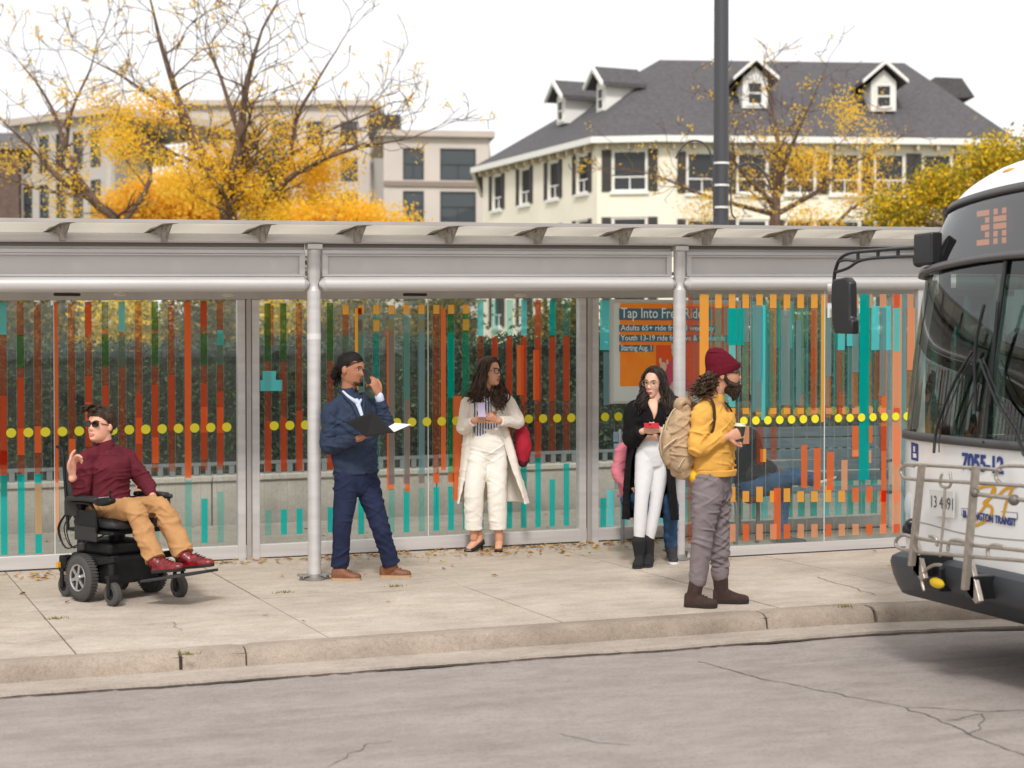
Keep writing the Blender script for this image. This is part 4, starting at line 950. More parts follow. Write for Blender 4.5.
def patch(z0, z1, u0=-1, u1=1, off=0, nz=None, name='panel', m=BWH, th=0, smooth=True):
    mb = MB(); U = [u for u in us if u0 < u < u1]; U = [u0]+U+[u1]; nz = nz or max(2, int((z1-z0)/.035)); 
    for j in range(nz+1):
        z = z0+(z1-z0)*j/nz
        for u in U:
            q = z-arch(z, u); y = BYC+u*(bW(q)+off*(abs(u)**8)); mb.v.append((bXf(BYC+u*bW(q), q, off), y, q))
    k = len(U); mb.f = [(j*k+i, j*k+i+1, (j+1)*k+i+1, (j+1)*k+i) for j in range(nz) for i in range(k-1)]; mb.mi = [0]*len(mb.f)
    o = wp(mb.build(name, m, smooth=smooth), BUS)
    if th: s = o.modifiers.new('s', 'SOLIDIFY'); s.thickness = th; s.offset = 0
    return o
# white front skin and roof cap
mb = MB(); zs = list(np.linspace(.46, 1.285, 24))
def skin_rows(mb, zs, back=BXL+5.8, off=0):
    for z in zs:
        row = [(back, BYC-bW(z), z)]+[(x_, BYC-bW(z), z) for x_ in (12, 9, 7)]
        row += [(bXf(BYC+u*bW(z-arch(z, u)), z-arch(z, u), off), BYC+u*bW(z-arch(z, u)), z-arch(z, u)) for u in us]
        row += [(x_, BYC+bW(z), z) for x_ in (7, 9, 12)]+[(back, BYC+bW(z), z)]; mb.v += row
    k = len(row); mb.f += [(j*k+i, j*k+i+1, (j+1)*k+i+1, (j+1)*k+i) for j in range(len(zs)-1) for i in range(k-1)]; mb.mi = [0]*len(mb.f)
skin_rows(mb, zs); body = wp(mb.build('body', BWH, smooth='auto'), BUS)
mb = MB(); skin_rows(mb, list(np.linspace(2.80, 3.105, 18))); roof = wp(mb.build('roof', BWH, smooth='auto'), BUS)
mb = MB(); mb.box(6.9, BXL+5.8, BYC-.45, BYC+.45, 3.07, 3.10); wp(mb.build('roof_top', BWH), BUS)
mb = MB(); mb.box(BXL+5.8, BXL+5.85, BYC-1.29, BYC+1.29, .3, 2.95); wp(mb.build('rear', BWH), BUS)
# sides above the belt: pillars and windows
for sg in (-1, 1):
    yw = BYC+sg*1.27
    mb = MB(); mb.box(5.93, BXL+5.8, yw-.012, yw+.012, 2.32, 2.74); 
    for x in (7.35, 8.9, 10.45, 12, 13.55, 15.1, 16.6): mb.box(x-.05, x+.05, yw-.012, yw+.012, 1.28, 2.32)
    wp(mb.build('side_frame', BWH if sg < 0 else BBL), BUS)
    for a, b in zip((5.97, 7.35, 8.9, 10.45, 12, 13.55, 15.1), (7.35, 8.9, 10.45, 12, 13.55, 15.1, 16.6)):
        mb = MB(); mb.box(a+.052, b-.052, yw-.006, yw+.006, 1.29, 2.318); wp(mb.build('side_window', BGLS if a < 6 else DKG), BUS)
    mb = MB(); mb.box(5.905, 5.968, yw-.02, yw+.02, 1.28, 2.50); wp(mb.build('corner_pillar', BBL), BUS)
# windscreen (two curved panes), divider, visor bar, sign glass, seals
patch(1.33, 2.345, -.985, .035, -.0, name='windscreen', m=BGLS); patch(1.33, 2.345, .055, .985, -.0, name='windscreen', m=BGLS)
patch(1.31, 2.36, .036, .054, .012, name='windscreen_divider', m=BBL, th=.02)
patch(1.285, 1.335, -1, 1, .012, name='lower_seal', m=mat('seal grey', S(74, 74, 74), .5), th=.02)
patch(2.345, 2.385, -1, 1.0, .03, name='visor_bar', m=mat('visor grey', S(84, 82, 82), .4), th=.03)
patch(2.385, 2.745, -.97, .97, .0, name='sign_glass', m=SGL)
patch(2.745, 2.785, -1, 1, .012, name='upper_seal', m=MATS['seal grey'], th=.02)
patch(2.385, 2.745, .965, 1.0, .0, name='sign_corner', m=BWH); patch(2.385, 2.745, -1.0, -.965, .0, name='sign_corner', m=BWH)
patch(1.33, 2.345, .98, 1, .0, name='front_pillar', m=BWH); patch(1.33, 2.345, -1, -.98, .0, name='front_pillar', m=BWH)
patch(2.78, 2.81, -1, 1, .002, name='roof_edge', m=BWH)
# bumper
mb = MB(); rows = [(.275, .02), (.29, .05), (.34, .07), (.42, .09), (.50, .10), (.535, .085), (.555, .04), (.558, .0)]
for z, of in rows: lift = lambda u: .15*(1-abs(u)**2.5)*(.558-z)/.283 if z < .40 else .06*(1-abs(u)**2.5); mb.v += [(6.3, BYC-bW(z)-of*.5, z)]+[(bXf(BYC+u*bW(z), z, of), BYC+u*(bW(z)+of*.5*abs(u)**6), z+lift(u)) for u in us]+[(6.3, BYC+bW(z)+of*.5, z)]
k = NU+2; mb.f = [(j*k+i, j*k+i+1, (j+1)*k+i+1, (j+1)*k+i) for j in range(len(rows)-1) for i in range(k-1)]+[tuple(range(k))]; mb.mi = [0]*len(mb.f)
wp(mb.build('bumper', BDK, smooth='auto'), BUS)
mb = MB(); mb.box(6.1, 17, BYC-1.15, BYC+1.15, .33, .42); wp(mb.build('underbody', RUB), BUS)
# wheels
for (x, s) in ((8.3, -1), (8.3, 1), (14.6, -1), (14.6, 1)):
    y = BYC+s*1.165; zc = BZ+.49
    mb = MB(); mb.lathe((x, y-.14*1, zc), (0, 1, 0), [(0, .28), (0, .45), (.03, .485), (.25, .485), (.28, .45), (.28, .28)], 32); w_ = wp(mb.build('wheel', RUB, smooth='auto'), BUS)
    mb = MB(); mb.lathe((x, y-.10, zc), (0, 1, 0), [(0, 0), (0, .10), (.04, .2), (0, .275), (.2, .275), (.16, .2), (.2, .1), (.2, 0)], 24); q = mb.build('rim', STL, smooth='auto'); q.parent = w_; q.matrix_parent_inverse = Matrix.Identity(4)
# interior
BIN = mat('bus interior', S(52, 54, 56), .8); GSE = mat('green seat', S(52, 122, 78), .8, bump=.2, bscale=60)
mb = MB(); mb.box(6.05, 17.2, BYC-1.2, BYC+1.2, .36, .40); mb.box(17.2, 17.3, BYC-1.2, BYC+1.2, .4, 2.7); mb.box(6.1, 17.2, BYC-1.15, BYC+1.15, 2.66, 2.69); wp(mb.build('cabin', BIN), BUS)
mb = MB(); mb.box(5.82, 6.06, BYC-1.12, BYC+1.1, 1.12, 1.30); mb.box(6.0, 6.5, BYC-1.1, BYC-.1, 1.05, 1.36); wp(mb.build('dashboard', BIN, bevel=.03), BUS)
mb = MB(); 
st = [(6.35+.12*math.sin(a)*.5, BYC-.58+.24*math.cos(a), 1.50+.22*math.sin(a)) for a in np.linspace(0, 2*math.pi, 25)]
mb.tube(st, [.017]*25, (1, 0, 0), 8, cap=False); mb.cyl((6.2, BYC-.58, 1.2), (6.36, BYC-.58, 1.5), .03); mb.cyl((6.37, BYC-.8, 1.5), (6.37, BYC-.36, 1.5), .014); wp(mb.build('steering_wheel', BBL, smooth='auto'), BUS)
mb = MB(); mb.box(6.75, 7.2, BYC-.85, BYC-.3, .9, 1.05); mb.box(7.1, 7.24, BYC-.84, BYC-.31, 1.05, 1.75); mb.box(7.1, 7.22, BYC-.72, BYC-.42, 1.76, 1.95); wp(mb.build('driver_seat', GSE, bevel=.04), BUS)
mb = MB(); mb.box(5.98, 6.12, BYC-.18, BYC+.05, 1.36, 1.60); mb.box(6.02, 6.10, BYC-.13, BYC+.0, 1.6, 1.64); wp(mb.build('fare_box', GSE, bevel=.02), BUS)
for sy in (-1, 1):
    for i in range(6):
        x = 8.6+i*1.2; mb = MB(); mb.box(x, x+.42, BYC+sy*.75-.4, BYC+sy*.75+.4, .85, .95); mb.box(x+.38, x+.46, BYC+sy*.75-.4, BYC+sy*.75+.4, .95, 1.6); wp(mb.build('passenger_seat', mat('blue seat', S(46, 70, 110), .8), bevel=.03), BUS)
for sy in (-.35, .38):
    mb = MB(); mb.cyl((7.6, BYC+sy, .4), (7.6, BYC+sy, 2.66), .018, 10); mb.cyl((6.8, BYC+sy, 1.2), (7.6, BYC+sy, 1.2), .015, 8); wp(mb.build('grab_pole', mat('yellow pole', S(210, 170, 40), .4)), BUS)
# inside mirror / mirror housing seen through the glass on the kerb side
mb = MB(); P_ = [onX(x, y, 5.92) for x, y in ((931, 297), (951, 288), (957, 296), (944, 342), (938, 348), (927, 342))]
mb.add([tuple(p) for p in P_]+[(p[0]+.05, p[1], p[2]) for p in P_], [(0, 1, 2, 3, 4, 5), (11, 10, 9, 8, 7, 6)]+[(i, (i+1) % 6, 6+(i+1) % 6, 6+i) for i in range(6)]); wp(mb.build('inner_mirror', BBL), BUS)
# destination display: amber dots behind the sign glass
LED = emit('amber led', (1.0, .30, .10, 1), 1.3)
def led(s_, loc, size, name='display'):
    font = {'3': ['111', '001', '011', '001', '111'], '0': ['111', '101', '101', '101', '111'], 'N': ['101', '111', '111', '101', '101'], '1': ['010', '110', '010', '010', '111'], 'W': ['101', '101', '111', '111', '101'], 'T': ['111', '010', '010', '010', '010'], 'O': ['111', '101', '101', '101', '111'], ' ': ['000']*5}
    mb = MB(); p = size/5
    for k, ch in enumerate(s_):
        for r_, row in enumerate(font[ch]):
            for c_, b in enumerate(row):
                if b == '1':
                    for q in (0, 1):
                        y = loc[1]-(k*4+c_)*p*1.0-q*p*.5; z = loc[2]-r_*p; mb.obox((loc[0], y, z), (.002, 0, 0), (0, p*.19, 0), (0, 0, p*.38))
    wp(mb.build(name, LED), BUS)
led('3N', (5.85, 8.98, 2.66), .22); led('10', (5.82, 8.44, 2.64), .12)
mb = MB(); mb.box(5.88, 5.92, BYC-.95, BYC+.95, 2.40, 2.72); wp(mb.build('display_box', mat('display dark', (.05, .05, .055), .6)), BUS)
# wipers
def lineX(pts, X, r_, name, m, par=BUS, n=8, side=(1, 0, 0)):
    if isinstance(r_, tuple) and len(pts) != len(r_): r_ = r_[0]
    mb = MB(); P = []
    for i, (x, y) in enumerate(pts):
        xx = X[i] if isinstance(X, (list, tuple)) else X; P.append(onX(x, y, xx))
    rr = r_ if isinstance(r_, (list, tuple)) and len(r_) == len(pts) else [r_]*len(pts)
    mb.tube(P, rr, side, n); return wp(mb.build(name, m, smooth=True), BUS)
w1 = lineX([(934, 452), (937, 428), (953, 385), (972, 352)], [5.40, 5.42, 5.44, 5.47], (.009, .007), 'wiper_arm', BBL); lineX([(939, 452), (941, 430), (957, 388), (974, 354)], [5.39, 5.41, 5.43, 5.46], .004, 'wiper_link', BBL)
lineX([(984, 305), (975, 350), (976, 410)], [5.48, 5.46, 5.46], (.010, .006), 'wiper_blade', BBL)
lineX([(1024, 455), (1015, 432), (996, 400), (980, 360)], [5.36, 5.38, 5.42, 5.45], (.009, .007), 'wiper_arm', BBL); lineX([(1030, 452), (1020, 430), (999, 396), (983, 358)], [5.35, 5.37, 5.41, 5.44], .004, 'wiper_link', BBL)
lineX([(998, 302), (994, 350), (990, 404)], [5.46, 5.45, 5.45], (.011, .006), 'wiper_blade', BBL)
# mirror on its ladder arm, kerb side
MX = 5.62
def P5(x, y, X=MX): return onX(x, y, X)
mb = MB(); A_ = [(922, 247), (893, 249), (868, 251), (850, 253), (840, 259), (835, 272), (834, 284)]; mb.tube([P5(x, y) for x, y in A_], [.0125]*7, (1, 0, 0), 10)
mb.tube([P5(x, y) for x, y in ((922, 256), (890, 257), (862, 260), (848, 268), (836, 272))], [.011]*5, (1, 0, 0), 10)
for x, y0, y1 in ((898, 250, 257), (878, 251, 258), (858, 252, 261)): mb.cyl(P5(x, y0), P5(x, y1), .012, 8)
mb.tube([P5(x, y) for x, y in ((838, 262), (845, 260), (855, 261))], [.010]*3, (1, 0, 0), 8)
mb.tube([P5(x, y) for x, y in ((914, 257), (915, 264), (919, 266), (924, 264))], [.010]*4, (1, 0, 0), 8)
wp(mb.build('mirror_arm', BBL, smooth='auto'), BUS)
mb = MB(); a, b = P5(916, 234), P5(934, 264); mb.box(MX-.02, MX+.06, b[1]+.0, a[1], b[2], a[2]); wp(mb.build('mirror_bracket', BBL, bevel=.012), BUS)
mb = MB(); o2 = [(833, 279), (845, 277), (848.5, 282), (849, 300), (849, 318), (851.5, 320), (851.5, 334), (834, 333.5), (831.5, 322), (830.5, 300), (831, 284)]
P_ = [P5(x, y, MX-.02) for x, y in o2]; k = len(P_); mb.add([tuple(p) for p in P_]+[(p[0]+.06, p[1]-(.01 if i in (2, 3, 4) else 0), p[2]) for i, p in enumerate(P_)], [tuple(range(k)), tuple(range(k, 2*k))[::-1]]+[(i, (i+1) % k, k+(i+1) % k, k+i) for i in range(k)])
wp(mb.build('mirror_housing', mat('mirror shell', (.018, .018, .02), .38), smooth='auto', bevel=.012), BUS)
mb = MB(); P_ = [P5(x, y, MX+.095) for x, y in ((834, 283), (844, 282), (846, 316), (834, 318))]; P_ = [p-np.array([.05*1.0, 0, 0])+np.array([.0, 0, 0]) for p in P_]; mb.add([tuple(p+np.array([.0,0,0])) for p in P_]+[(p[0]+.002, p[1], p[2]) for p in P_], [(0, 1, 2, 3), (7, 6, 5, 4)]); wp(mb.build('mirror_glass', mat('mirror', (.8, .8, .8), .03, 1)), BUS)
# badges and writing on the front
NAVY = mat('navy decal', S(40, 62, 128), .5); YLW = mat('ochre decal', S(214, 158, 34), .5)
xf = lambda y, z: bXf(y, z, .001)
def onfront(px, py):
    X = 5.5
    for _ in range(6): p = onX(px, py, X); X = bXf(p[1], p[2])
    return p
def ftext(s_, px0, px1, pyb, size, name, m, **k):
    a = onfront(px0, pyb); b = onfront(px1, pyb); o = text(s_, size, (5.4, a[1], a[2]), '-X', m, None, name, .0005, fit=a[1]-b[1], conform=lambda y, z: bXf(y, z, .003), **k); return wp(o, BUS)
def onskin(mb, pts, off=.003, mi=0):
    P = [onfront(x, y) for x, y in pts]; mb.add([(bXf(p[1], p[2], off), p[1], p[2]) for p in P], [tuple(range(len(P)))], mi)
ftext('7055-12', 962.5, 1004, 468.5, .13, 'fleet_number', NAVY, bold=.004)
mb = MB(); onskin(mb, [(911.5, 442), (918.5, 444), (918.5, 461.5), (911.5, 459.5)]); wp(mb.build('access_decal', NAVY), BUS)
mb = MB()
for q in ([(913.8, 446), (915.6, 446.4), (915.6, 452), (913.8, 451.6)], [(913.4, 453), (916.8, 453.8), (917, 458), (913.6, 457.4)]): onskin(mb, q, .004)
wp(mb.build('access_symbol', WHT), BUS)
def stroke(name, pts, wpx, m):
    mb = MB(); P = [cr_interp(pts, t) for t in np.linspace(0, 1, len(pts)*6)]
    for i in range(len(P)-1):
        (a, b), (c, d) = P[i], P[i+1]; L = math.hypot(c-a, d-b)+1e-6; nx, ny = -(d-b)/L*wpx/2, (c-a)/L*wpx/2
        onskin(mb, [(a-nx, b-ny), (a+nx, b+ny), (c+nx, d+ny), (c-nx, d-ny)], .0035)
    wp(mb.build(name, m), BUS)
stroke('logo_stroke', [(977, 489), (986, 486), (995, 487), (993, 496), (984, 503), (992, 507), (991, 516), (982, 523), (973, 526)], 3.0, YLW)
stroke('logo_stroke', [(994, 488), (987, 503), (979, 515), (973, 524)], 2.6, YLW)
stroke('logo_stroke', [(998, 497), (1006, 489), (1018, 486)], 3.0, YLW); stroke('logo_stroke', [(1013, 488), (1006, 505), (1003, 524)], 2.8, YLW)
mb = MB(); onskin(mb, [(962, 508), (1018, 512.6), (1018, 520), (962, 515.6)], .004); onskin(mb, [(962.5, 508.7), (1017.5, 513.2), (1017.5, 519.3), (962.5, 515.0)], .0048, 1); wp(mb.build('logo_band', [NAVY, WHT]), BUS)
ftext('BURLINGTON TRANSIT', 963.5, 1016.5, 517.2, .062, 'logo_lettering', NAVY, bold=.001)
# number plate
mb = MB(); onskin(mb, [(936, 489), (958, 491.5), (958, 518), (937, 515)], .035); pt_ = [onfront(x, y) for x, y in ((936, 489), (958, 491.5), (958, 518), (937, 515))]
mb = MB(); a, b, c_, d = pt_; xx = bXf(b[1], b[2])-.03; mb.add([(xx+q, p[1], p[2]) for q in (0, .006) for p in (a, b, c_, d)], [(0, 1, 2, 3), (7, 6, 5, 4), (0, 4, 5, 1), (1, 5, 6, 2), (2, 6, 7, 3), (3, 7, 4, 0)]); wp(mb.build('number_plate', mat('plate white', S(205, 205, 200), .5)), BUS)
o = text('13 4891', .1, (xx-.002, a[1]-.012, c_[2]+.045), '-X', mat('plate ink', S(60, 64, 72), .5), None, 'plate_lettering', .0005, fit=(a[1]-b[1])-.03); wp(o, BUS)
# headlight and turn lamp on the far corner
p = onfront(909, 505); mb = MB(); mb.sphere((p[0]+.01, p[1], p[2]), .035, .05, .085, rot=None); wp(mb.build('headlight', glassmat('lamp glass', (.8, .82, .85, 1), 2.0, veil=.4), smooth=True), BUS)
p = onfront(909, 530); mb = MB(); mb.sphere((p[0]+.0, p[1], p[2]), .04, .045, .05); mb.sphere((p[0]-.02, p[1]-.07, p[2]+.05), .045, .03, .03); wp(mb.build('sensor_bracket', BBL, smooth=True), BUS)
p = onX(1018, 172, 5.95); mb = MB(); mb.sphere((5.90, p[1]-.02, p[2]), .04, .09, .022); wp(mb.build('marker_lamp', mat('amber lens', S(214, 150, 50), .3), smooth=True), BUS)
p = onX(1046, 170, 5.95); mb = MB(); mb.sphere((5.90, p[1], p[2]+.01), .04, .05, .022); wp(mb.build('marker_lamp', MATS['amber lens'], smooth=True), BUS)
# seam in the front panel
mb = MB(); P = [cr_interp([(912, 520), (930, 524), (955, 531), (990, 537), (1040, 541)], t) for t in np.linspace(0, 1, 20)]
for (a, b) in zip(P[:-1], P[1:]): onskin(mb, [(a[0], a[1]), (b[0], b[1]), (b[0], b[1]+1.2), (a[0], a[1]+1.2)], .002)
wp(mb.build('panel_seam', mat('seam shade', S(150, 148, 144), .6)), BUS)
# bike rack, folded up
RX = 5.22
def rk(name, groups, r_=.0105, X=RX):
    mb = MB()
    for pts in groups: mb.tube([onX(x, y, X) for x, y in pts], [r_]*len(pts), (1, 0, 0), 10)
    return wp(mb.build(name, STL, smooth='auto'), BUS)
rack = rk('bike_rack', [[(914, 466), (906, 465), (901, 470), (903, 476), (911, 479), (960, 482), (1040, 487)], [(905, 464), (940, 466), (975, 468), (1000, 470)], [(1040, 467), (1006, 466), (998, 470), (996, 478), (1001, 484)],
   [(912, 537), (903, 535), (897, 539), (896, 545), (901, 549), (912, 551)], [(911, 537), (935, 541), (960, 544), (1000, 548), (1050, 554)], [(912, 552), (940, 554), (975, 557), (1050, 563)],
   [(937, 545), (936, 538), (930, 536)], [(948, 550), (949, 543), (955, 540), (965, 542)], [(988, 556), (988, 549), (994, 545), (1004, 547)]])
def flat(name, pts, w_, X=RX, th=.018, m=STL):
    mb = MB(); a = onX(*pts[0], X-.02); b = onX(*pts[1], X+.02); t = (b-a)/np.linalg.norm(b-a); s_ = np.array([0, 1., 0]); mb.obox((a+b)/2, s_*w_, (b-a)/2, np.array([th, 0, 0])); o = wp(mb.build(name, m, bevel=.004), BUS)
flat('rack_upright', ((922, 464), (911.5, 566)), .017, RX-.03); flat('rack_upright', ((976, 466), (965, 590)), .018, RX-.03)
flat('rack_tray', ((1000, 495), (966, 493)), .3) if False else None
rk('rack_hook', [[(945, 487), (943.5, 520), (940, 556)], [(942, 474), (940, 483), (943, 487), (949, 487), (951, 482), (950, 473)]], .008)
rk('rack_strut', [[(975, 494), (1000, 497), (1015, 499), (1040, 502)]], .012, RX-.04)
mb = MB(); 
for x, y, r_ in ((975, 493, .026), (1014, 500, .03)): p = onX(x, y, RX-.05); mb.sphere(p, r_, r_, r_)
wp(mb.build('rack_knob', mat('knob', S(110, 104, 98), .5, .4), smooth=True), BUS)
for (px, py) in ((912, 566), (966, 588)):
    mb = MB(); p = onX(px, py, RX); mb.prism([(-.10, -.06), (0, .16), (.02, .16), (.03, -.02), (-.06, -.08)], lambda q, d: (p[0]+.02+d, p[1]-q[0]*-1, p[2]+q[1]), .03); wp(mb.build('rack_gusset', STL, bevel=.003), BUS)
    mb = MB(); mb.box(p[0]+.02, 5.5, p[1]-.05, p[1]+.03, p[2]-.06, p[2]+.07); wp(mb.build('rack_mount', BBL, bevel=.006), BUS)
rk('tow_loop', [[(924, 590), (922, 580), (926, 570), (934, 565), (941, 565)]], .010, 5.25)
mb = MB(); a = onX(928, 563, 5.38); b = onX(947, 592, 5.38); mb.box(5.33, 5.42, b[1], a[1], b[2], a[2]); wp(mb.build('bumper_recess', BBL, bevel=.01), BUS)
mb = MB(); p = onX(937, 583, 5.28); mb.sphere(p, .02, .075, .03); wp(mb.build('yellow_latch', mat('latch yellow', S(226, 186, 20), .5), smooth=True), BUS)
# ================= PEOPLE =================
V3 = lambda *a: np.array(a, float)
def nrm(v): v = np.array(v, float); return v/(np.linalg.norm(v)+1e-9)
def fabric(name, col, var=.10, sc=14, bump=.25, bs=260, rough=.9, sheen=0): return mat(name, col, rough, var=var, vscale=sc, bump=bump, bscale=bs, spec=.12, sheen=sheen)
EYEW = mat('eye white', S(186, 176, 168), .3); IRIS = mat('iris', (.02, .012, .008), .2)
class Fig:
    def G(s, px, d):
        p = s.P(px, 590, d); w = s.M.T@V3(p[0], d, 0); return V3(p[0], d, GR*w[0])

    def __init__(s, px, py, label, cat='person', yaw=None, group=None, base=None):
        b = gnd(px, py) if base is None else V3(*base)
        s.o = V3(b[0], b[1], gz(b[0])) if base is None else b; s.yaw = -TH if yaw is None else yaw
        s.root = thing('person' if cat == 'person' else cat, label, cat, tuple(s.o), s.yaw, group)
        c, q = math.cos(s.yaw), math.sin(s.yaw); s.M = np.array([[c, q, 0], [-q, c, 0], [0, 0, 1]])
    def loc(s, w): return s.M@(np.array(w)-s.o)
    def P(s, x, y, d=0):
        d0 = s.M@ray(x, y); c0 = s.M@(_C-s.o); return c0+d0*((d-c0[1])/d0[1])
def head_rings(mb, c, yaw, pitch, roll=0, sc=1.0, sex='m', extra=0, zcut=None, mi=0):
    """head as stacked rings; yaw: facing direction angle in the local plan (0 = +x)"""
    A = rotm(yaw, pitch, roll)
    T = [(-.120, .018, .060, -.02), (-.112, .034, .076, .0), (-.100, .046, .083, .02), (-.082, .056, .086, .045), (-.060, .063, .088, .068), (-.03, .070, .089, .088), (0, .0745, .088, .099), (.02, .0755, .090, .103), (.05, .074, .087, .101), (.078, .064, .074, .088), (.10, .048, .052, .066), (.112, .030, .032, .042), (.118, .012, .014, .018)]
    if sex == 'f': T = [(z, w*.94 if z > -.05 else w*.86, f*.96, b*.98) for z, w, f, b in T]
    N = 56; M = 52; Z = np.linspace(-.120, .118, M); V = []
    for z in Z:
        w_, f, b = [np.interp(z, [t[0] for t in T], [t[k] for t in T]) for k in (1, 2, 3)]
        for i in range(N):
            a = 2*math.pi*i/N; x = math.copysign(abs(math.sin(a))**.92, math.sin(a))*w_; ca = math.cos(a); y = ca*(f if ca > 0 else b) if True else 0
            if ca > 0:
                g = lambda x0, z0, sx, sz: math.exp(-((x-x0)/sx)**2-((z-z0)/sz)**2)
                nz_ = np.interp(z, [-.052, -.045, -.034, -.02, .0, .016, .03], [0, .012, .023, .017, .010, .003, 0])
                y += nz_*math.exp(-(x/(.0135 if z > -.025 else .017))**2)*1.05
                y += -.013*g(.031, -.001, .016, .013)-.013*g(-.031, -.001, .016, .013)
                y += .0055*(g(.028, .022, .022, .008)+g(-.028, .022, .022, .008))+.003*g(0, .03, .03, .02)
                y += .0065*g(0, -.066, .024, .0055)+.006*g(0, -.077, .021, .006)-.004*g(0, -.071, .03, .0025)-.004*g(0, -.088, .02, .006)+.006*g(0, -.105, .02, .010)
                y += .004*(g(.042, -.028, .02, .02)+g(-.042, -.028, .02, .02))
            e = extra if (z > -.02) else extra*.3
            V.append(V3(x*(1+e/.08), y*(1+e/.09), z+(e*1.0 if z > .05 else 0)))
    V = [np.array(c)+A@(v*sc) for v in V]; k = [(j*N+i, j*N+(i+1) % N, (j+1)*N+(i+1) % N, (j+1)*N+i) for j in range(M-1) for i in range(N)]+[tuple(range(N))[::-1], tuple(range((M-1)*N, M*N))]
    mb.add(V, k, mi)
    return lambda x, y, z: np.array(c)+A@(V3(x, y, z)*sc)
def rotm(yaw, pitch, roll=0):
    f = V3(math.cos(yaw)*math.cos(pitch), math.sin(yaw)*math.cos(pitch), math.sin(pitch)); r = nrm(np.cross(f, (0, 0, 1))); u = np.cross(r, f)
    r2 = r*math.cos(roll)+u*math.sin(roll); u2 = -r*math.sin(roll)+u*math.cos(roll); return np.array([r2, f, u2]).T
def hand(mb, W, d, n, thumb, curls=(20, 25, 28, 32), spread=4, thc=30, sc=1.0, thang=42, mi=0, point=None):
    """W wrist, d towards the fingers, n palm normal, thumb = +1/-1 side along cross(d,n)"""
    d = nrm(d); n = nrm(np.array(n)-d*(np.array(n)@d)); s = np.cross(d, n)*thumb; W = np.array(W, float)
    mb.tube([W-d*.02, W+d*.015, W+d*.05*sc, W+d*.085*sc], [(.026*sc, .020*sc), (.028*sc, .018*sc), (.040*sc, .0155*sc), (.040*sc, .013*sc)], s, 16)
    L = (.072, .080, .074, .058)
    for k in range(4):
        b = W+d*(.082-.004*k*(k > 1))*sc+s*(.030-.020*k)*sc; a = R((1.5-k)*spread); dd = nrm(d*math.cos(a)+s*math.sin(a)); cu = R(curls[k]); P = [b-dd*.03, b]; ang = cu*.6; q = b
        for j, fr in enumerate((.45, .31, .24)):
            q = q+(dd*math.cos(ang)+n*math.sin(ang))*L[k]*fr*sc; P.append(q); ang += cu*(1.0 if j == 0 else .8)
        mb.tube(P, [.0095*sc, .0098*sc, .009*sc, .0082*sc, .0066*sc], s, 10)
    b = W+d*.018*sc+s*.020*sc; a = R(thang); dd = nrm(d*math.cos(a)+s*math.sin(a)); c_ = R(thc)
    q1 = b+dd*.042*sc; q2 = q1+nrm(d*math.cos(a-c_*.4)+s*math.sin(a-c_*.4)+n*math.sin(c_)*.7)*.034*sc; q3 = q2+nrm(d*math.cos(a-c_)+s*math.sin(a-c_)+n*math.sin(c_)*1.1)*.027*sc
    mb.tube([b-dd*.012, b, q1, q2, q3], [.012*sc, .0145*sc, .012*sc, .0105*sc, .008*sc], n, 10)
def skin_mat(name, col): return mat(name, col, .5, var=.06, vscale=25, spec=.35, bump=.05, bscale=300)
def body(fig, J, skin, hands=(), sex='m', head=None, hs=1.0, name='body', bare=1.0):
    mb = MB(); sh = nrm(J['shR']-J['shL']); W = J.get('wid', .36)*.5
    mb.tube([J['pel']-V3(0, 0, .06), J['pel'], J['wst'], J['che'], J['nkb']-V3(0, 0, .02)], [(W*.80, .10), (W*.88, .115), (W*.74, .095), (W*.86, .11), (W*.42, .06)], sh, 24)
    up = J['nkb']; mb.tube([J['che']*.4+up*.6, up, up*.4+J['hed']*.6, J['hed']-V3(0, 0, .02)], [(.066, .056), (.060 if sex == 'm' else .054, .058 if sex == 'm' else .052), (.060 if sex == 'm' else .048, .064 if sex == 'm' else .052), (.056, .060)], sh, 20)
    for k in 'LR':
        c0 = J['che']*.48+up*.52
        mb.tube([c0, J['sh'+k]-V3(0, 0, .014), J['sh'+k]*.5+J['el'+k]*.5, J['el'+k], J['el'+k]*.45+J['wr'+k]*.55, J['wr'+k]], [.045, .047*bare, .042*bare, .037*bare, .036*bare, .0255], sh, 16)
        mb.tube([J['pel']*.5+J['hp'+k]*.5, J['hp'+k], J['hp'+k]*.5+J['kn'+k]*.5, J['kn'+k], J['kn'+k]*.6+J['an'+k]*.4, J['an'+k], J['an'+k]-V3(0, 0, .03)], [.085, .082, .070, .052, .052, .036, .034], sh, 16)
    hc, yaw, pit, rol = head; hp = head_rings(mb, hc, yaw, pit, rol, hs, sex)
    for s_ in (-1, 1):
        mb.sphere(hp(s_*.078, -.012, -.008), .012, .022, .034, rot=rotm(yaw, pit, rol)@np.array([[1, 0, 0], [0, 1, 0], [0, 0, 1]]))
    for h in hands: hand(mb, **h)
    o = fuse(mb, name, skin, fig.root, .0042, 2)
    # face details
    for s_ in (-1, 1):
        e = MB(); c = hp(s_*.031, .0655, .0015); e.sphere(c, .0110*hs, mi=0); e.sphere(hp(s_*.031, .0712, .0012), .0074*hs, mi=1); e.build('eye', [EYEW, IRIS], fig.root, smooth=True)
    return hp, o
def brows(fig, hp, m, th=.004, y=.091):
    mb = MB()
    for s_ in (-1, 1): mb.tube([hp(s_*.014, y-.001, .020), hp(s_*.03, y-.004, .0255), hp(s_*.047, y-.016, .021)], [(.003, th), (.003, th), (.0025, th*.5)], (0, 0, 1), 8)
    mb.build('eyebrow_hair', m, fig.root, smooth=True)
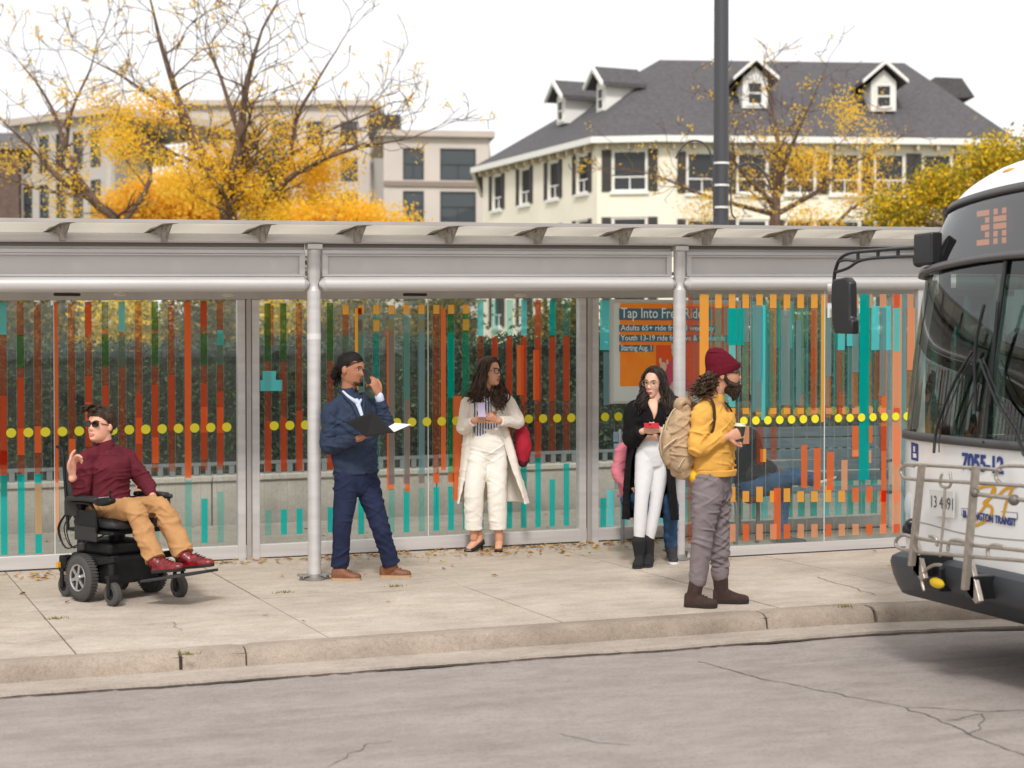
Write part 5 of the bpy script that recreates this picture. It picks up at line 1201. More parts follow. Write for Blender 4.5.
def lips(fig, hp, m):
    mb = MB(); mb.tube([hp(-.022, .083, -.071), hp(-.010, .0945, -.0675), hp(0, .0955, -.069), hp(.010, .0945, -.0675), hp(.022, .083, -.071)], [(.0025, .002), (.0055, .0035), (.005, .0035), (.0055, .0035), (.0025, .002)], (0, 0, 1), 8)
    mb.tube([hp(-.020, .083, -.0735), hp(0, .0945, -.078), hp(.020, .083, -.0735)], [(.0022, .002), (.0055, .0035), (.0022, .002)], (0, 0, 1), 8); mb.build('lips', m, fig.root, smooth=True)
def glasses(fig, hp, fm, lm, w=.027, h=.020, y=.098, z=.0, th=.0022, square=True, nm='glasses'):
    root = None; mb = MB()
    for s_ in (-1, 1):
        n = 20; P = []
        for i in range(n+1):
            a = 2*math.pi*i/n; c, q = math.cos(a), math.sin(a); p = 2.0 if not square else 3.2; c = math.copysign(abs(c)**(2/p), c); q = math.copysign(abs(q)**(2/p), q)
            P.append(hp(s_*.033+c*w, y-.20*(abs(s_*.033+c*w))**1.6, z+q*h))
        mb.tube(P, [th]*(n+1), (0, 0, 1), 6, cap=False); mb.tube([hp(s_*(.033+w), y-.028, z+.006), hp(s_*.076, .03, z+.004), hp(s_*.079, -.012, z-.002)], [th]*3, (0, 0, 1), 6)
    mb.tube([hp(-.007, y, z+.006), hp(0, y+.003, z+.008), hp(.007, y, z+.006)], [th]*3, (0, 0, 1), 6)
    g = mb.build(nm, fm, fig.root, smooth=True)
    mb = MB()
    for s_ in (-1, 1):
        n = 16; mb.add([hp(s_*.033+math.cos(2*math.pi*i/n)*w*.97, y-.001-.20*(abs(s_*.033+math.cos(2*math.pi*i/n)*w))**1.6, z+math.sin(2*math.pi*i/n)*h*.97) for i in range(n)], [tuple(range(n))])
    q = mb.build('lens', lm, g, smooth=True)
def locks(mb, hp, roots, fall, n, rs, r_=.007, wave=.012, wfreq=9, jitter=.02, seg=9, flat=1.6, curl=0):
    """strands: roots on the head, fall(root, t) -> offset path in local fig space"""
    for _ in range(n):
        p0 = roots(rs); path = fall(p0, rs); ph = rs.uniform(0, 6.28); P = []; jx = np.array([rs.gauss(0, jitter) for _ in range(3)])
        for i in range(seg+1):
            t = i/seg; q = cr_interp(path, t)+jx*min(1, t*1.5); w_ = wave*min(1, t*2.5); P.append(q+V3(math.sin(ph+t*wfreq)*w_, math.cos(ph+t*wfreq*.9)*w_, math.sin(ph*2+t*wfreq*.7)*w_*.3*(1+curl)))
        mb.tube(P, [(r_*flat*(1-.65*(i/seg)**2), r_*(1-.6*(i/seg)**2)) for i in range(seg+1)], (rs.gauss(0, 1), rs.gauss(0, 1), 0), 6, cap=False)
def hairmat(name, col, hi): return mat(name, col, .5, var=.35, vscale=40, col2=hi, spec=.3, bump=.5, bscale=160, stretch=(1, 1, .25))
def folds(amp, fz, fa, seed=0, z0=-9, z1=99):
    """sharp diagonal creases that come and go over the cloth"""
    def f(co, no):
        x, y, z = co[0]+co[1]*.6, co[1], co[2]; t = 0
        for k, sk_ in ((0, .9), (1, -1.1), (2, .15)):
            n1 = noise.noise(Vector((z*fz*1.9+x*fz*sk_+seed*3.1+k*7, x*2.2+k, y*2.2))); md = noise.noise(Vector((x*4.5+seed+k*5, y*4.5, z*3.6)))+.12
            if md > 0: t += min(1, md*3.2)*(max(0, .22-abs(n1))*4.2-.35)
        return amp*t
    return f
def top(fig, J, name, m, hem, tw, sl=(.066, .056, .046), cuff=.035, neck=.075, voxel=.006, wr=.006, seed=1, wend=('wrL', 'wrR'), cuffback=.02, fz=9, fa=7, build=True, hemr=1.0, collar=None, amp=.006, dep=1.0, sleeves=True):
    """pullover or jacket body: torso loft + sleeves"""
    mb = MB(); sh = nrm(J['shR']-J['shL']); W = tw/2; N = J['nkb']; mid = (J['shL']+J['shR'])/2
    hemp = J['pel']*1.0; hemp = hemp+V3(0, 0, hem-hemp[2])
    mb.tube([hemp, J['pel']*.5+J['wst']*.5, J['wst'], J['che'], mid*.8+N*.2-V3(0, 0, .02), N-V3(0, 0, .015)], [(W*.86*hemr, .125*hemr*dep), (W*.9, .13*dep), (W*.90, .13*dep), (W*.98, .14*dep), (W*.80, .105*dep), (neck*.9, neck*.78)], sh, 40, step=.014, wr=(wr*.55, 7, 1.6, seed), cap='fr')
    for k in 'LR':
        S_, E_, w_ = J['sh'+k], J['el'+k], J['wr'+k]; w2 = w_+nrm(E_-w_)*cuffback
        if not sleeves: continue
        mb.tube([mid*.45+S_*.55+V3(0, 0, .0), S_-V3(0, 0, .008), S_*.55+E_*.45, E_, E_*.5+w2*.5, w2], [(sl[0]*.85), sl[0], sl[0]*.93, sl[1], sl[2], cuff], sh, 26, step=.011, wr=(wr*.6, 16, 1.0, seed+4), cap='rf')
    if sleeves: mb.tube([J['shR']+(N-J['shR'])*.15, N-V3(0, 0, .045), J['shL']+(N-J['shL'])*.15], [(.052, .050), (.060, .052), (.052, .050)], (0, 1, 0), 24)
    if collar is not None: mb.tube([N-V3(0, 0, .02), N+V3(0, 0, .012)], [neck*.86, neck*.80], sh, 24)
    if not build: return mb
    return fuse(mb, name, m, fig.root, voxel, 2, folds(amp, fz, fa, seed))
def pants(fig, J, name, m, waist, r=(.10, .095, .072, .066, .062), voxel=.006, wr=.006, seed=3, hem=None, amp=.006, sw=.34, fz=6, fa=8, stack=True):
    mb = MB(); sh = nrm(J['shR']-J['shL']); 
    if 'hipdir' in J: sh = nrm(J['hipdir'])
    wz = J['pel']+V3(0, 0, waist-J['pel'][2]); 
    if 'wvec' in J: wz = J['wvec']
    hp = (J['hpL']+J['hpR'])/2
    mb.tube([wz, J['pel']*.5+wz*.5, J['pel'], hp-V3(0, 0, .035)], [(sw/2*.86, .112), (sw/2*.95, .122), (sw/2, .128), (sw/2*.86, .11)], sh, 36, step=.015, wr=(wr*.5, 8, 1.5, seed), cap='fr')
    for k in 'LR':
        H, K, A_ = J['hp'+k], J['kn'+k], J['an'+k]; e = J.get('hem'+k, A_) if hem is None else A_
        mb.tube([H+(J['pel']-H)*.25+V3(0, 0, .04), H, H*.5+K*.5, K, K*.5+e*.5, e*.92+K*.08, e], [r[0]*.92, r[0], r[1], r[2], r[3], r[4], r[4]*1.02], sh, 30, step=.012, wr=(wr*.5, 15, 1.0, seed+ord(k)), cap='rf')
    return fuse(mb, name, m, fig.root, voxel, 2, folds(amp, fz, fa, seed))
def shoe(fig, heel, toe, m, sole, high=.075, w=.048, ankle=None, name='shoe', laces=None, hh=.0, solez=.022, pointed=False, shaft=None, shr=.055):
    """heel, toe: ground points in the local frame"""
    heel = np.array(heel, float); toe = np.array(toe, float); d = toe-heel; L = np.linalg.norm(d); d = d/L; s = nrm(np.cross(d, (0, 0, 1))); mb = MB()
    T = [(0, .55, .78), (.06, .80, .90), (.2, .84, 1.0), (.38, .86, .98), (.55, .98, .70), (.72, 1.0, .52), (.88, .82 if not pointed else .55, .44), (.97, .55 if not pointed else .25, .34), (1.0, .25 if not pointed else .1, .22)]
    n = 18; V = []
    for t, a, b in T:
        c = heel+d*L*t+V3(0, 0, solez+hh*max(0, 1-t*1.6)); 
        for i in range(n):
            an = 2*math.pi*i/n; x = math.copysign(abs(math.cos(an))**.8, math.cos(an)); z = max(0, math.sin(an))**.85 if math.sin(an) > 0 else -.08
            V.append(c+s*x*w*a+V3(0, 0, z*high*b))
    M = len(T); mb.add(V, [(k*n+i, k*n+(i+1) % n, (k+1)*n+(i+1) % n, (k+1)*n+i) for k in range(M-1) for i in range(n)]+[tuple(range(n))[::-1], tuple(range((M-1)*n, M*n))])
    if ankle is not None: mb.tube([heel+d*L*.24+V3(0, 0, high*.5+hh), np.array(ankle)], [(w*.88, w*.95), shr], s, 20, wr=(.002, 20, 1, 3))
    o = fuse(mb, name, m, fig.root, .0045, 2)
    mb = MB(); V = []; O = []
    for t, a, b in T: O.append((t, w*a*1.06))
    pl_ = [(t, q) for t, q in O]+[(t, -q) for t, q in O[::-1]]
    if hh: 
        pts = [heel+d*L*t+s*q+V3(0, 0, solez*.9+hh*max(0, 1-t*1.6)) for t, q in pl_]; low = [heel+d*L*t+s*q+V3(0, 0, .0+hh*max(0, 1-t*1.6)+.003) for t, q in pl_]
    else: pts = [heel+d*L*t*1.01+s*q+V3(0, 0, solez) for t, q in pl_]; low = [heel+d*L*t+s*q*.97+V3(0, 0, .002) for t, q in pl_]
    k = len(pts); mb.add(pts+low, [tuple(range(k)), tuple(range(k, 2*k))[::-1]]+[(i, (i+1) % k, k+(i+1) % k, k+i) for i in range(k)])
    if hh: mb.cyl(heel+d*.018+V3(0, 0, .003), heel+d*.024+V3(0, 0, hh+.012), .006, 10, r2=.018)
    mb.build('sole', sole, o)
    if laces is not None:
        mb = MB()
        for i in range(4):
            t = .40+.09*i; z = solez+high*np.interp(t, [q[0] for q in T], [q[2] for q in T])+.003; c = heel+d*L*t+V3(0, 0, z); mb.tube([c-s*.02, c+V3(0, 0, .002), c+s*.02], [.003]*3, (0, 0, 1), 6)
        mb.build('lace', laces, o, smooth=True)
    return o
def coat(fig, J, name, m, hemz, rows, gap, face, sl, cuff, seed, voxel=.006, cuffback=.01, amp=.012, fa=8, lapel=True, th=.012, gapc=0, skew=None):
    """long open coat. rows: (z, cx, cy, rx, ry); gap: half angle of the front opening by z; face: angle of the front"""
    mb = MB(); n = 64; Z = np.linspace(rows[0][0], rows[-1][0], 60); V = []; zz = [r_[0] for r_ in rows][::-1]
    sh = nrm(J['shR']-J['shL']); fv = V3(math.cos(face), math.sin(face), 0); rv = V3(-fv[1], fv[0], 0)
    for inner in (0, 1):
        for z in Z:
            cx, cy, rx, ry = [np.interp(z, zz, [r_[k] for r_ in rows][::-1]) for k in (1, 2, 3, 4)]; g = np.interp(z, [q[0] for q in gap][::-1], [q[1] for q in gap][::-1]); g2 = np.interp(z, [q[0] for q in gap][::-1], [q[-1] for q in gap][::-1])
            depth = (rows[0][0]-z)/(rows[0][0]-rows[-1][0])
            for i in range(n):
                a = g+(2*math.pi-g-g2)*i/(n-1); fo = amp*depth*(math.sin(a*7+seed+z*1.1)+.6*math.sin(a*12.3+seed*2-z*2)) ; r0 = 1
                x = math.cos(a)*(ry+fo-inner*th); y = math.sin(a)*(rx+fo-inner*th); V.append(V3(cx, cy, z)+fv*x+rv*y)
    nz_ = len(Z); o_ = nz_*n; f = []
    for j in range(nz_-1):
        for i in range(n-1): f += [(j*n+i, j*n+i+1, (j+1)*n+i+1, (j+1)*n+i), (o_+j*n+i, o_+(j+1)*n+i, o_+(j+1)*n+i+1, o_+j*n+i+1)]
        f += [(j*n, (j+1)*n, o_+(j+1)*n, o_+j*n), (j*n+n-1, o_+j*n+n-1, o_+(j+1)*n+n-1, (j+1)*n+n-1)]
    for i in range(n-1): f += [(i, o_+i, o_+i+1, i+1), ((nz_-1)*n+i, (nz_-1)*n+i+1, o_+(nz_-1)*n+i+1, o_+(nz_-1)*n+i)]
    mb.add(V, f); N = J['nkb']
    for k in 'LR':
        S_, E_, w_ = J['sh'+k], J['el'+k], J['wr'+k]; w2 = w_+nrm(E_-w_)*cuffback; mid = (J['shL']+J['shR'])/2
        mb.tube([S_*.55+N*.45-V3(0, 0, .01), S_-V3(0, 0, .012), S_*.5+E_*.5, E_, E_*.5+w2*.5, w2], [(sl[0]*.7), sl[0], sl[0]*.98, sl[1], sl[2], cuff], sh, 26, step=.011, wr=(.007, 15, 1.3, seed+4), cap='rf')
        if lapel:
            a_ = 1 if (S_-mid)@rv > 0 else -1
            mb.tube([N+sh*0-fv*.055+rv*a_*.02+V3(0, 0, .005), N+rv*a_*.07-fv*.0+V3(0, 0, -.005), N+rv*a_*.075+fv*.07-V3(0, 0, .07), N+rv*a_*.07+fv*.115-V3(0, 0, .17)], [(.030, .010), (.034, .012), (.038, .012), (.02, .01)], rv, 14)
    return fuse(mb, name, m, fig.root, voxel, 2, folds(.005, 5, 7, seed))

def swept(fig, head, m, start, end, n, sc, seed, r_=.0024, rad=(.080, .102, .122), lift=.004, name='hair_strands', jit=.006):
    """thin strands that follow the skull from start(rs) to end(rs), both in head space"""
    c, yaw, pit, rol = head; A = rotm(yaw, pit, rol); rs = random.Random(seed); mb = MB()
    for _ in range(n):
        a = start(rs); b = end(rs, a); P = []
        for t in np.linspace(0, 1, 7):
            q = a*(1-t)+b*t; k = math.sqrt((q[0]/rad[0])**2+(q[1]/rad[1])**2+(q[2]/rad[2])**2)+1e-6; q2 = q/k; w_ = math.sin(math.pi*t)**.5 if t < 1 else 0; q = q2*w_+q*(1-w_) if k < 1.3 else q
            P.append(np.array(c)+A@((q+V3(rs.gauss(0, jit*.2), rs.gauss(0, jit*.2), rs.gauss(0, jit*.2))+nrm(q)*lift*rs.random())*sc))
        mb.tube(P, [r_*.6]+[r_]*5+[r_*.6], (1, 0, 0), 5, cap=False)
    return mb.build(name, m, fig.root, smooth=True)
def haircap(fig, head, line, m, extra=.010, name='hair', amp=.004, f=40, sc=1.0, sex='m', th=.006, fade=.03):
    """hair as a shell that rises smoothly from the hairline; line(y) is the hairline height"""
    c, yaw, pit, rol = head; t = MB(); head_rings(t, (0, 0, 0), math.pi/2, 0, 0, 1, sex, extra); t0 = MB(); head_rings(t0, (0, 0, 0), math.pi/2, 0, 0, 1, sex, 0); A = rotm(yaw, pit, rol); mb = MB(); V = []; ok = []
    for v, v0 in zip(t.v, t0.v):
        d_ = v0[2]-line(v0[1]); ok.append(d_ > -.004); k = min(1, max(0, d_/fade)); k = k*k*(3-2*k); v = np.array(v)*k+np.array(v0)*(1-k); n = nrm(v+V3(0, .01, 0))
        d = k*(amp*noise.noise(Vector((v[0]*f*2, v[1]*f*.6, v[2]*f*.6)))+amp*.7*noise.noise(Vector((v[0]*f*4, v[1]*f, v[2]*f))))+.0012
        V.append(np.array(c)+A@((v+n*d)*sc))
    F = [q for q in t.f if all(ok[i] for i in q)]; used = sorted({i for q in F for i in q}); mp = {a: b for b, a in enumerate(used)}
    mb.add([V[i] for i in used], [tuple(mp[i] for i in q) for q in F]); return mb.build(name, m, fig.root, smooth=True)
class Held:
    def __init__(s, fig, name, label, cat, p, group=None):
        s.p = np.array(p, float); w = fig.o+fig.M.T@s.p; s.root = thing(name, label, cat, tuple(w), fig.yaw, group)
    def build(s, mb, name, m, parent=None, **k):
        mb.v = [tuple(np.array(v)-s.p) for v in mb.v]; return mb.build(name, m, parent or s.root, **k)
def slabbox(mb, c, u, v, w, a, b, t): mb.obox(c, nrm(u)*a, nrm(v)*b, nrm(w)*t)
BK = mat('black hair', (.010, .008, .007, 1), .5, var=.3, vscale=40, spec=.22, bump=.5, bscale=160)
HB = hairmat('dark brown hair', (.022, .012, .008), (.05, .028, .017)); HD_ = hairmat('near black hair', (.012, .008, .007), (.03, .018, .013)); HW = hairmat('soft brown hair', (.026, .014, .010), (.075, .042, .028)); HC = hairmat('curly brown hair', (.03, .017, .010), (.095, .055, .03))
GLB = mat('glasses black', (.015, .013, .012), .3); GLENS = glassmat('clear lens', (.93, .94, .95, 1), .8); DLENS = glassmat('dark lens', (.06, .07, .08, 1), 2.0)

# ---------- man with phone and folder ----------
f = Fig(366, 579, 'man in navy jacket and dark trousers, phone at his ear, holding an open black folder')
P = f.P
J = dict(pel=P(356, 473), wst=P(354, 450), che=P(353, 422), nkb=P(349, 391.5), hed=P(351, 369, -.02), shR=P(331, 410, -.10), shL=P(374, 406, .08), elR=P(329, 446, -.12), wrR=P(361, 438, -.36), elL=P(386, 424, -.04), wrL=P(379, 396, -.11),
         hpR=P(347, 480, -.06), hpL=P(366, 480, .06), knR=P(342, 526, -.10), knL=P(380, 526, -.02), anR=P(340, 566, -.03), anL=P(391, 564, .06), wid=.38)
sk = skin_mat('skin brown', S(172, 118, 90)); hd_ = (J['hed'], R(-22), R(-4), R(0))
def Gp(x, y): return f.loc(gnd(x, y))
hp, b_ = body(f, J, sk, hands=[dict(W=J['wrR'], d=P(372, 434, -.40)-J['wrR'], n=(0.2, -.15, 1), thumb=-1, curls=(30, 35, 38, 40)), dict(W=J['wrL'], d=P(373.5, 381, -.12)-J['wrL'], n=(-.85, .45, .1), thumb=-1, curls=(34, 40, 46, 52), thc=25, sc=1.2)], head=hd_, hs=1.10, bare=.85)
brows(f, hp, BK, .0055); lips(f, hp, mat('lips brown', S(128, 76, 66), .5))
haircap(f, hd_, lambda y: np.interp(y, [-.1, -.05, -.02, .0, .03, .06, .085], [-.085, -.05, -.02, .025, .045, .062, .072]), BK, .005, amp=.003, sc=1.12)
mb = MB(); mb.tube([hp(0, -.085, .03), hp(0, -.10, .0), hp(.0, -.118, -.03), hp(0, -.125, -.06), hp(0, -.11, -.085)], [.02, .034, .036, .034, .016], (0, 1, 0), 16, step=.008, wr=(.006, 40, 2, 3))
rs = random.Random(3); locks(mb, hp, lambda r_: hp(r_.gauss(0, .02), -.10, -.03+r_.gauss(0, .02)), lambda p, r_: [p, p+V3(-.015, .0, -.03), p+V3(-.01, 0, -.07)], 40, rs, r_=.004, wave=.006, jitter=.008); mb.build('hair_bun', BK, f.root, smooth=True)
mb = MB(); rs = random.Random(5)
for i in range(150):   # short beard: tiny tufts along the jaw and lip
    a = rs.uniform(-1.1, 1.1); z = rs.uniform(-.108, -.085) if rs.random() < .7 else rs.uniform(-.064, -.058)
    if z > -.07 and abs(a) > .33: continue
    y = .088*math.cos(a*.85); x = .062*math.sin(a); q = hp(x, y, z); mb.tube([q, q+(hp(x*1.1, y*1.08, z-.010)-q)], [.0032, .0012], (0, 0, 1), 5, cap=False)
mb.build('beard_hair', BK, f.root)
swept(f, hd_, BK, lambda r_: (lambda a: V3(.074*math.sin(a), .086*math.cos(a)-.0, .066-.03*abs(math.sin(a))))(r_.uniform(-1.35, 1.35)), lambda r_, a: V3(a[0]*.25, -.105, -.02+r_.gauss(0, .02)), 230, 1.10, 5)
NVY = fabric('navy fleece', S(54, 64, 84), .10, 30, .5, 320); TRN = fabric('dark blue cotton', S(40, 46, 70), .10, 20, .2, 300)
SHW = fabric('pale blue shirt', S(196, 206, 226), .04, 30, .1)
top(f, J, 'jacket', NVY, P(356, 474)[2], .42, sl=(.072, .064, .054), cuff=.042, neck=.082, seed=2, wr=.013, amp=.011, hemr=1.02, collar=1, dep=1.08, cuffback=.035)
pants(f, J, 'trousers', TRN, P(356, 462)[2], r=(.100, .090, .074, .070, .068), seed=5, wr=.010, amp=.010, sw=.36, hem=None)
mb = MB(); mb.tube([P(343, 392, -.05), P(348, 397, -.09), P(356, 402, -.115), P(360, 405, -.13)], [(.014, .012), (.018, .012), (.018, .010), (.006, .006)], (0, 0, 1), 10); mb.tube([P(361, 400, -.08), P(359, 404, -.12), P(358, 408, -.14)], [(.012, .01), (.014, .01), (.006, .006)], (0, 0, 1), 10)
mb.tube([P(356, 400, -.10), P(359, 407, -.127), P(362, 416, -.15), P(364, 424, -.163)], [(.020, .012), (.017, .012), (.012, .010), (.003, .006)], (1, 0, 0), 14); mb.build('shirt', SHW, f.root, smooth=True)
mb = MB(); mb.tube([P(340, 391, -.03), P(345, 397, -.085), P(353, 405, -.125), P(360, 420, -.16), P(364, 428, -.166)], [(.010, .016), (.012, .017), (.014, .012), (.012, .008), (.006, .006)], (1, 0, 0), 12); mb.tube([P(364, 397, .0), P(364, 403, -.085), P(363.5, 412, -.13), P(365, 426, -.165)], [(.010, .014), (.011, .014), (.009, .008), (.004, .004)], (1, 0, 0), 12); mb.build('jacket_lapel', NVY, f.root, smooth=True)
mb = MB(); w_ = J['wrL']; dd = nrm(J['elL']-w_); mb.tube([w_+dd*.0, w_+dd*.035], [(.034, .034)]*2, (1, 0, 0), 16); mb.build('shirt_cuff', SHW, f.root, smooth=True)
BRS = mat('brown leather shoe', S(118, 72, 44), .55, var=.15, vscale=25, bump=.1); GUM = mat('pale sole', S(182, 152, 118), .7)
shoe(f, f.G(332, -.05), f.G(361, -.09), BRS, GUM, high=.085, w=.050, ankle=J['anR']-V3(0, 0, .02), laces=mat('dark lace', S(60, 36, 24), .8)); shoe(f, f.G(380, .08), f.G(411, .05), BRS, GUM, high=.085, w=.050, ankle=J['anL']-V3(0, 0, .02), laces=MATS['dark lace'])
h = Held(f, 'phone', 'dark phone at the ear of the man in the navy jacket', 'phone', P(363, 377, -.1)); mb = MB(); slabbox(mb, P(367, 376.5, -.15), P(369, 383.5, -.15)-P(364, 369.5, -.15), (0.6, 1, 0), (1, -.6, -.3), .062, .030, .0045); h.build(mb, 'phone_body', MATS['black plastic'], bevel=.003)
h = Held(f, 'folder', 'open black folder with white pages in the hand of the man in navy', 'folder', P(372, 430, -.42))
def sheet(held, name, pts, th, m):
    mb = MB(); a = [np.array(q) for q in pts]; n_ = nrm(np.cross(a[1]-a[0], a[2]-a[0])); k = len(a); mb.add(a+[q+n_*th for q in a], [tuple(range(k)), tuple(range(k, 2*k))[::-1]]+[(i, (i+1) % k, k+(i+1) % k, k+i) for i in range(k)]); return held.build(mb, name, m)
sheet(h, 'cover', [P(346, 422, -.38), P(373, 411, -.36), P(394, 432, -.47), P(366, 437, -.51)], .004, mat('folder black', (.012, .011, .011), .6, spec=.15)); sheet(h, 'cover', [P(394, 432.6, -.44), P(378, 433, -.40), P(395, 424, -.24), P(410, 425, -.28)], .003, MATS['folder black'])
sheet(h, 'pages', [P(394, 431.6, -.436), P(379, 431.5, -.39), P(395, 423, -.25), P(411, 424.2, -.285)], .004, WHT); sheet(h, 'pages', [P(350, 421.5, -.335), P(373, 412.3, -.31), P(392, 431, -.415), P(368, 434.5, -.44)], .003, WHT)

# ---------- woman in cream coat ----------
f = Fig(486, 551, 'woman in long cream coat and cream trousers holding a phone, looking to the right'); P = f.P
J = dict(pel=P(488, 446), wst=P(487, 426), che=P(487, 408), nkb=P(486.5, 391), hed=P(490, 372, -.02), shR=P(469, 401, -.0), shL=P(506, 400, .02), elR=P(463, 428, -.04), wrR=P(475, 420, -.22), elL=P(518, 422, -.02), wrL=P(498, 421, -.22),
         hpR=P(480, 450, -.01), hpL=P(496, 450, .01), knR=P(474, 490, -.06), knL=P(497, 490, -.03), anR=P(474, 535, -.02), anL=P(499, 537, -.0), wid=.33)
sk = skin_mat('skin tan', S(212, 156, 126)); hd_ = (J['hed'], R(-38), R(6), 0)
hp, b_ = body(f, J, sk, hands=[dict(W=J['wrR'], d=P(485, 416, -.25)-J['wrR'], n=(.2, .75, .5), thumb=-1, curls=(42, 46, 50, 54), sc=.9), dict(W=J['wrL'], d=P(487, 415.5, -.26)-J['wrL'], n=(-.2, .75, .5), thumb=1, curls=(42, 46, 50, 54), sc=.9)], sex='f', head=hd_, hs=1.04, bare=.86)
brows(f, hp, HD_, .0035); lips(f, hp, mat('lips rose', S(168, 84, 84), .45)); glasses(f, hp, GLB, GLENS, w=.026, h=.021, th=.0026)
haircap(f, hd_, lambda y: np.interp(y, [-.1, -.05, -.01, .02, .05, .075], [-.115, -.11, -.03, .03, .062, .078]), HW, .016, sex='f', sc=1.04)
for sd_ in (-1, 1): swept(f, hd_, HW, lambda r_: V3(r_.uniform(.0, .012)*sd_, r_.uniform(-.06, .072), .115), lambda r_, a: V3(sd_*.088, a[1]*.6-.01, -.04), 90, 1.06, 6+sd_, rad=(.090, .104, .136))
mb = MB(); rs = random.Random(12)
def rootsL(r_): s_ = r_.choice((-1, 1)); return hp(s_*r_.uniform(.045, .082), r_.uniform(-.06, .03), r_.uniform(-.02, .085))
cn = J['nkb']
def fallL(p, r_):
    sd = 1 if (p-J['hed'])[0] > -.01 else -1
    if sd > 0: return [p, p+V3(.02, -.02, -.09), P(498, 396, -.10)+V3(r_.gauss(0, .035), 0, 0), P(501+r_.gauss(0, 2), 407+r_.uniform(-6, 3), -.15)]
    return [p, p+V3(-.03, -.02, -.09), P(477, 394, -.10)+V3(r_.gauss(0, .035), 0, 0), P(472+r_.gauss(0, 3.6), 400+r_.uniform(-8, 4), -.13)]
locks(mb, hp, rootsL, fallL, 170, rs, r_=.0065, wave=.008, wfreq=10, jitter=.012)
mb.build('long_hair', HW, f.root, smooth=True)
CRC = fabric('cream coat wool', S(236, 227, 216), .03, 18, .25, 220); CRP = fabric('cream trouser cloth', S(240, 235, 226), .02, 18, .15)
STR = mat('striped blouse', S(225, 226, 230), .85)
n_ = STR.node_tree.nodes; l_ = STR.node_tree.links; tc = n_.new('ShaderNodeTexCoord'); wv = n_.new('ShaderNodeTexWave'); wv.inputs['Scale'].default_value = 13; wv.inputs['Distortion'].default_value = .8; l_.new(tc.outputs['Object'], wv.inputs[0]); cr = n_.new('ShaderNodeValToRGB'); cr.color_ramp.elements[0].position = .38; cr.color_ramp.elements[1].position = .46; cr.color_ramp.elements[0].color = S(46, 56, 92); cr.color_ramp.elements[1].color = S(222, 224, 230); l_.new(wv.outputs[0], cr.inputs[0]); l_.new(cr.outputs[0], n_['Principled BSDF'].inputs['Base Color'])
top(f, J, 'blouse', STR, P(488, 430)[2], .30, neck=.05, seed=8, wr=.004, sleeves=False, dep=.80)
mb = MB(); mb.tube([P(480, 389, -.05), P(483, 396, -.095), P(487, 402, -.12)], [(.010, .008), (.018, .010), (.008, .006)], (1, 0, 0), 10); mb.tube([P(492, 389, -.05), P(491, 396, -.095), P(488.5, 402, -.12)], [(.010, .008), (.018, .010), (.008, .006)], (1, 0, 0), 10); mb.build('blouse_collar', STR, f.root, smooth=True)
J['hemR'] = P(473.5, 529, -.02); J['hemL'] = P(498, 529, 0)
pants(f, J, 'trousers', CRP, P(487, 428)[2], r=(.098, .096, .086, .084, .078), seed=9, wr=.006, sw=.345, amp=.007)
Z = lambda y: P(487, y)[2]
coat(f, J, 'coat', CRC, 0, [(Z(393), -.0, .015, .10, .075), (Z(398), .0, .015, .175, .10), (Z(408), .0, .015, .19, .128), (Z(425), .0, .02, .19, .135), (Z(445), .02, .03, .225, .15), (Z(475), .04, .05, .27, .18), (Z(504), .06, .06, .315, .20)],
     [(Z(393), .55), (Z(410), .55), (Z(430), .62), (Z(460), .90), (Z(504), 1.15)], R(-92), (.066, .058, .047), .040, 4, cuffback=.03, amp=.016, lapel=True)
def Gp(x, y): return f.loc(gnd(x, y))
HEEL = mat('black patent shoe', (.015, .014, .016), .25)
shoe(f, f.G(484, .02), f.G(464, -.07), HEEL, HEEL, high=.042, w=.036, hh=.062, solez=.010, pointed=True, name='heeled_shoe'); shoe(f, f.G(499.5, .05), f.G(498, -.16), HEEL, HEEL, high=.042, w=.036, hh=.055, solez=.010, pointed=True, name='heeled_shoe')
mb = MB()
for a_, t_ in ((P(479, 540, .01), P(469, 549, -.05)), (P(499.5, 541, .02), P(498.3, 549.5, -.09))): mb.tube([a_+V3(0, 0, .06), a_, a_*.5+t_*.5+V3(0, 0, .010), t_], [.034, .033, (.034, .026), (.03, .014)], (1, 0, 0), 14)
mb.build('bare_foot', sk, f.root, smooth=True)
h = Held(f, 'phone', 'pale phone held in both hands by the woman in the cream coat', 'phone', P(481, 409, -.27)); mb = MB(); slabbox(mb, P(481.5, 410, -.275), (1, .1, 0), (-.1, .35, 1), (0, 1, -.3), .034, .066, .0045); h.build(mb, 'phone_body', mat('lilac phone case', S(176, 160, 190), .4), bevel=.003)
h = Held(f, 'shoulder_bag', 'red bag hanging behind the arm of the woman in the cream coat', 'bag', P(521, 445, .08)); mb = MB(); mb.tube([P(519, 423, .10), P(522, 434, .10), P(523.5, 448, .10), P(523, 459, .10)], [(.03, .05), (.062, .075), (.07, .08), (.05, .06)], (1, 0, 0), 20, step=.012, wr=(.010, 12, 1.5, 4)); h.build(mb, 'bag_body', [fabric('red bag cloth', S(176, 44, 60), .15, 12, .3)], smooth=True); mb = MB(); mb.tube([P(523, 452, .10), P(523, 463, .10)], [(.055, .07), (.042, .055)], (1, 0, 0), 20); h.build(mb, 'bag_base', [fabric('plum bag cloth', S(92, 36, 52), .1)], smooth=True); mb = MB(); mb.tube([P(519, 424, .08), P(514, 405, .09), P(507, 394, .06), P(500, 398, .15)], [(.014, .004)]*4, (1, 0, 0), 8); h.build(mb, 'strap', MATS['red bag cloth'], smooth=True)

